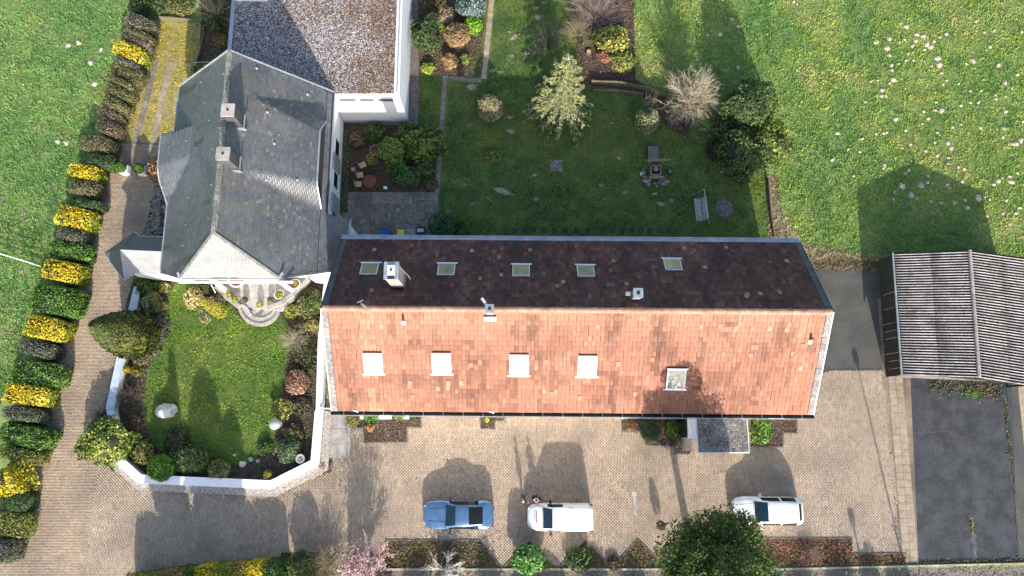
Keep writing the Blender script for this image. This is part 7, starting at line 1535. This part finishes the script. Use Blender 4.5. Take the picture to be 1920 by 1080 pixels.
# ------------------------------------------------------------------ roadside planting and trees beyond the yard
# big dark tree
x, y = 12.15, -8.0; rng = rs(); t = thing('dark_yew_tree', 'big dense dark green tree at the bottom edge overlapping the white estate car', 'tree', (x, y, 0)); q = MB(); q.tube([(x, y, 0), (x - .1, y, 4), (x, y + .1, 10.5)], .28, 10, .08); q.build('trunk', M['bark'], t)
d = rng.normal(size=(42, 3)); d[:, 2] = d[:, 2] * .8; d /= np.linalg.norm(d, axis=1)[:, None]; base = np.stack([np.full(42, x), np.full(42, y), rng.uniform(2.8, 7.5, 42)], -1); tips = np.array((x, y, 6.4)) + d * np.array((3.35, 3.1, 3.9)) * .87; pa = grow(base, tips, 5, .06, rng); V, F, K = tubes(pa, .09, .02, [(.07, .055, .04)], rng, 5); mesh('limbs', V, F, M['twig'], t, K)
parts = []
for i in range(44):
    c = tips[i % 42] * .85 + np.array((x, y, 6.4)) * .15 + rng.normal(size=3) * .25; s_ = rng.uniform(.65, 1.15); yl = (c[2] < 5.5 and c[0] < x - .2) or rng.rand() < .12
    parts.append(crown(rng, 560, (s_, s_, s_ * .8), c, [(.13, .18, .03), (.20, .25, .04), (.07, .11, .02)] if yl else [(.04, .075, .018), (.06, .10, .025), (.09, .13, .03), (.03, .055, .015)], .12, 2, .3, .6, -.9, None, 1.6, 1.0))  # yellower clumps carry sunlit highlights in the leaf colour
parts.append(crown(rng, 2600, (1.5, 1.5, 2.6), (x - .1, y, 9.9), [(.03, .055, .013), (.045, .075, .02)], .13, 2, .25, .5, -.9, .6, 1.6, 1.0))
parts.append(crown(rng, 8000, (3.0, 2.85, 3.6), (x, y, 6.3), [(.045, .08, .02), (.065, .105, .025), (.12, .16, .035)], .12, 2, .2, .35, -.8, .8, 1.6, 1.0))
V, F, K = merge(parts); mesh('crown', V, F, M['leaf'], t, K)
bush(1240, 985, .3, 1.4, [(.10, .08, .05), (.06, .07, .03)], 'small dark brown shrub sticking out left of the big dark tree', n=300, core=0)
# pink blossom tree
rng = rs(); x, y, _ = P(690, 1052, 1.0); t = thing('blossom_tree', 'pink blossoming ornamental tree at the bottom edge', 'tree', (x, y, 0)); q = MB(); q.tube([(x, y, 0), (x, y, .7)], .08, 8); q.build('trunk', M['bark'], t)
n = 60; d = rng.normal(size=(n, 3)); d[:, 2] = np.abs(d[:, 2]) + .5; d /= np.linalg.norm(d, axis=1)[:, None]; b0 = np.array((x, y, .6)); tips = b0 + d * np.array((2.2, 1.9, 3.6)) * rng.uniform(.6, 1, (n, 1)); pa = grow(b0, tips, 6, .08, rng, .08)
k = 520; s_ = rng.randint(0, n, k); f = rng.randint(2, 6, k); b = pa[s_, f]; t2 = b + (d[s_] + rng.normal(size=(k, 3)) * .5) * rng.uniform(.3, .8, (k, 1)); V, F, K = merge([tubes(pa, .03, .008, [(.16, .10, .09)], rng, 4), tubes(grow(b, t2, 3, .08, rng), .01, .005, [(.22, .13, .12)], rng)]); mesh('branches', V, F, M['twig'], t, K)
m = 5200; s_ = rng.randint(0, k, m); u_ = rng.rand(m, 1); p_ = b[s_] * (1 - u_) + t2[s_] * u_ + rng.normal(size=(m, 3)) * .06; V, F, K = leafmesh(p_, np.tile((0, 0, 1.), (m, 1)), .075, palette(rng, m, [(.50, .33, .34), (.58, .42, .42), (.38, .24, .25), (.62, .50, .48)]), rng, 1.3, 1.2); mesh('blossom', V, F, M['leaf'], t, K)
twiggy(610, 1058, 1.25, 1.9, [(.42, .34, .24), (.34, .29, .20), (.28, .26, .15)], 'straw coloured twiggy shrub left of the pink blossom tree', n=260)
baretree('small white-barked leafless tree in the long bed behind the blue car', 835, 1068, 2.4, 1.25, [(.55, .50, .44), (.62, .58, .52)], n1=12, z0=.2, th=.05)
bush(991, 1049, 1.15, 1.8, [(.07, .17, .03), (.14, .30, .07), (.22, .38, .14), (.04, .10, .02)], 'glossy bright green laurel bush below the white van', n=3800, size=.15, lump=.12, ry=.95)
bush(1085, 1050, .8, .9, [(.06, .11, .03), (.10, .15, .05), (.04, .07, .02)], 'loose green shrub in the triangular bed right of the laurel', n=1200, lump=.3)
bush(1150, 1056, .5, .3, [(.16, .09, .06), (.10, .06, .04)], 'reddish ground cover in the triangular bed nearest the dark tree', n=500)
bush(565, 1062, .9, 1.9, [(.07, .11, .03), (.12, .16, .04), (.05, .08, .02)], 'dark green rounded shrub at the bottom edge right of the yellow hedge', n=2200)
twiggy(1520, 1045, .9, .6, [(.30, .20, .16), (.24, .17, .12)], 'low bare twigs over the rusty leaf-covered bed', n=90)
BH = [(252, 1088, YG, 'leftmost olive hedge block at the bottom edge'), (288, 1082, [(.20, .22, .04), (.14, .16, .03)], 'second olive hedge block from the left at the bottom edge'), (322, 1077, [(.30, .18, .09), (.20, .14, .07)], 'orange brown hedge block at the bottom edge'),
      (350, 1074, GRN, 'green hedge block right of the orange brown one'), (382, 1070, YEL[:3], 'first yellow hedge block of the bottom row'), (414, 1067, [(.14, .19, .03), (.26, .26, .03)], 'yellow green hedge block between two yellow ones'), (446, 1065, [(.30, .20, .05), (.26, .22, .04)], 'amber hedge block near the right of the bottom row'),
      (478, 1062, YEL[:3], 'rightmost yellow hedge block of the bottom row'), (508, 1061, DGR, 'dark green hedge block ending the bottom row')]
for px, py, cols, lab in BH:
    rng = rs(); h = 1.75; x, y, _ = P(px, py, h); y -= .5; t = thing('hedge_block', lab, 'hedge', (x, y, 0), 'clipped hedge blocks at the bottom edge')
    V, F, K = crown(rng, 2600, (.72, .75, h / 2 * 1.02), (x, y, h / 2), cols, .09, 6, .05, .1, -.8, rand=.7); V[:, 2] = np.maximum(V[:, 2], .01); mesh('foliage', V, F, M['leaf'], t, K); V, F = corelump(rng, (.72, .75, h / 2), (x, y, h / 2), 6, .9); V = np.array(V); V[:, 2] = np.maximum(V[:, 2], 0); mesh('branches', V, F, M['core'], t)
# beyond the lower edge: shrubs, conifers and a street lamp whose shadows fall into the yard
def offtree(label, X, Y, h, r, p=2, cols=EV, nm='conifer_tree', low=None):
    rng = rs(); t = thing(nm, label, 'tree', (X, Y, 0)); q = MB(); q.tube([(X, Y, 0), (X, Y, h * .5)], .12, 8); q.build('trunk', M['bark'], t)
    n = 3200; z = rng.rand(n) ** .8; a_ = rng.uniform(0, 6.283, n); zz = (low or .4) + (h - (low or .4)) * z; rad = r * ((1 - z) ** .75 if p == 1 else np.sin(np.clip(z * .9 + .1, 0, 1) * math.pi) ** .5) * rng.uniform(.55, 1.05, n)
    pts = np.stack([X + np.cos(a_) * rad, Y + np.sin(a_) * rad, zz], -1); V, F, K = leafmesh(pts, pts - np.array((X, Y, h * .4)), .24, palette(rng, n, cols), rng, 1.6, .8); mesh('crown', V, F, M['leaf'], t, K)
def tipat(px, py, h): x, y, _ = P(px, py); return x + h / math.tan(SUN_EL) * math.sin(SUN_AZ), y - h / math.tan(SUN_EL) * math.cos(SUN_AZ)
for px, py, h, r, p, lab in [(322, 655, 8.0, .75, 1, 'slender pointed conifer beyond the lower edge'), (380, 690, 7.6, 1.25, 2, 'broad dark conifer beyond the lower edge, tallest of its group'), (432, 765, 6.4, .75, 2, 'narrow rounded conifer beyond the lower edge'), (300, 735, 6.6, .8, 2, 'small rounded conifer beyond the lower edge')]:
    X, Y = tipat(px, py, h); offtree(lab, X, Y, h, r, p, low=3.2)
for px, py, h, r, lab in [(575, 925, 4.4, 1.0, 'roadside tree beyond the lower edge below the wall corner'), (660, 915, 4.0, .5, 'slim roadside tree beyond the lower edge left of the blossom')]:
    X, Y = tipat(px, py, h); offtree(lab, X, Y, h, r, 2, low=.4)
for i, X in enumerate([-8.5, -6, -3.9, -1.2, 1.4, 3.2, 6.0, 8.6, 14.5, 16.3, 18.2, 19.8, 22.5, 24.6, 26.5]):
    r_ = .75 + .35 * ((i * 37) % 10) / 10; bush(0, 0, r_, 1.6 + .5 * ((i * 53) % 10) / 10, OLV if i % 2 else JUN, 'roadside shrub beyond the gravel road', n=700, size=.15, loc=(X, -12.6 - .2 * (i % 3), 0), group='roadside shrubs', core=.6)
lx, ly = tipat(1600, 652, 7.5); sl_ = thing('street_lamp', 'street lamp post beyond the lower edge of the yard', 'street lamp', (lx, ly, 0)); q = MB(); q.tube([(lx, ly, 0), (lx, ly, 7.3)], .07, 8, .05); q.build('post', M['zinc'], sl_); q = MB(); q.lathe((lx, ly, 7.0), [(.08, 0), (.22, .12), (.22, .4), (.05, .5)], 12); q.build('lamp_head', M['zinc'], sl_)
for nm_, px in (('sign_post', 1592),):
    X, Y = tipat(px, 950, 2.6); t = thing('sign_post', 'post with a small plate beyond the gravel road', 'post', (X, Y, 0)); q = MB(); q.tube([(X, Y, 0), (X, Y, 2.6)], .06, 6); q.box(X - .2, X + .2, Y - .01, Y + .01, 2.1, 2.6); q.build('post', M['zinc'], t)
# bed details by the long house
bush(1220, 808, .72, 1.0, [(.035, .07, .025), (.06, .10, .035)], 'round dark green ball shrub left of the entrance canopy', n=2600, size=.06, lump=.03)
bush(1265, 805, .58, .8, [(.08, .17, .02), (.13, .24, .04), (.05, .10, .02)], 'brighter green shrub between the dark ball and the canopy wall', n=1300, size=.10)
bush(1428, 808, .72, 1.0, [(.16, .28, .05), (.22, .36, .08), (.08, .15, .03)], 'fresh green leafy shrub right of the entrance canopy', n=2200, size=.12, ry=.85)
bush(1184, 797, .42, .4, [(.32, .18, .09), (.22, .13, .07)], 'small orange brown shrub at the left end of the canopy bed', n=600, aspect=2.5)
bush(697, 780, .5, .5, [(.06, .18, .03), (.10, .24, .04)], 'green fern-like plant under the gutter in the bark bed', n=500); bush(748, 778, .4, .45, [(.12, .22, .04), (.20, .26, .06)], 'light green plant under the gutter at the right of the bark bed', n=420); bush(772, 778, .25, .35, [(.08, .18, .03)], 'tiny green plant under the gutter at the bed end', n=200)
bush(662, 787, .42, .4, [(.28, .24, .06), (.34, .26, .08), (.16, .16, .05)], 'yellowish tuft at the left end of the bark bed', n=500, aspect=3)
bush(694, 802, .3, .35, [(.46, .24, .12), (.34, .18, .10)], 'small orange plant in the bark bed', n=260); bush(913, 788, .16, .3, [(.62, .60, .05), (.5, .5, .05)], 'tiny bright yellow flower clump in the small bed', n=160, size=.07)
bush(1475, 778, .2, .3, CON, 'small dark plant at the right end of the canopy bed', n=160); bush(610, 779, .4, .2, [(.28, .22, .08), (.20, .18, .07)], 'yellowish moss tuft inside the side gate', n=400)
bush(607, 872, .5, .3, [(.17, .12, .09), (.26, .20, .16)], 'dry brown ground cover in the little bed at the wall corner', n=700)
for i, x in enumerate([1172, 1202, 1241, 1268]): pass
q = None
for (xa, xb) in [(672, 690), (708, 735), (755, 768), (1165, 1180), (1205, 1290), (1440, 1468)]:
    pa_ = P(xa, 785); pb_ = P(xb, 785); t_ = thing('plinth_step', 'white plinth strip at the foot of the long house between pixels of planting' if False else {672: 'short white plinth strip above the left bark bed', 708: 'white plinth strip between the green plants of the bark bed', 755: 'tiny white plinth strip near the end of the bark bed', 1165: 'white plinth piece at the left end of the canopy bed', 1205: 'pale pebble plinth behind the dark ball shrub', 1440: 'white plinth strip right of the canopy'}[xa], 'plinth', (pa_[0], .75, 0)); m_ = MB(); m_.box(pa_[0], pb_[0], .35, .95, 0, .22); m_.build('plinth_stone', M['white' if xa != 1205 else 'pebble'], t_)
for o in list(bpy.data.objects):
    if o.type == 'MESH' and o.data and len(o.data.vertices) == 0: bpy.data.objects.remove(o)
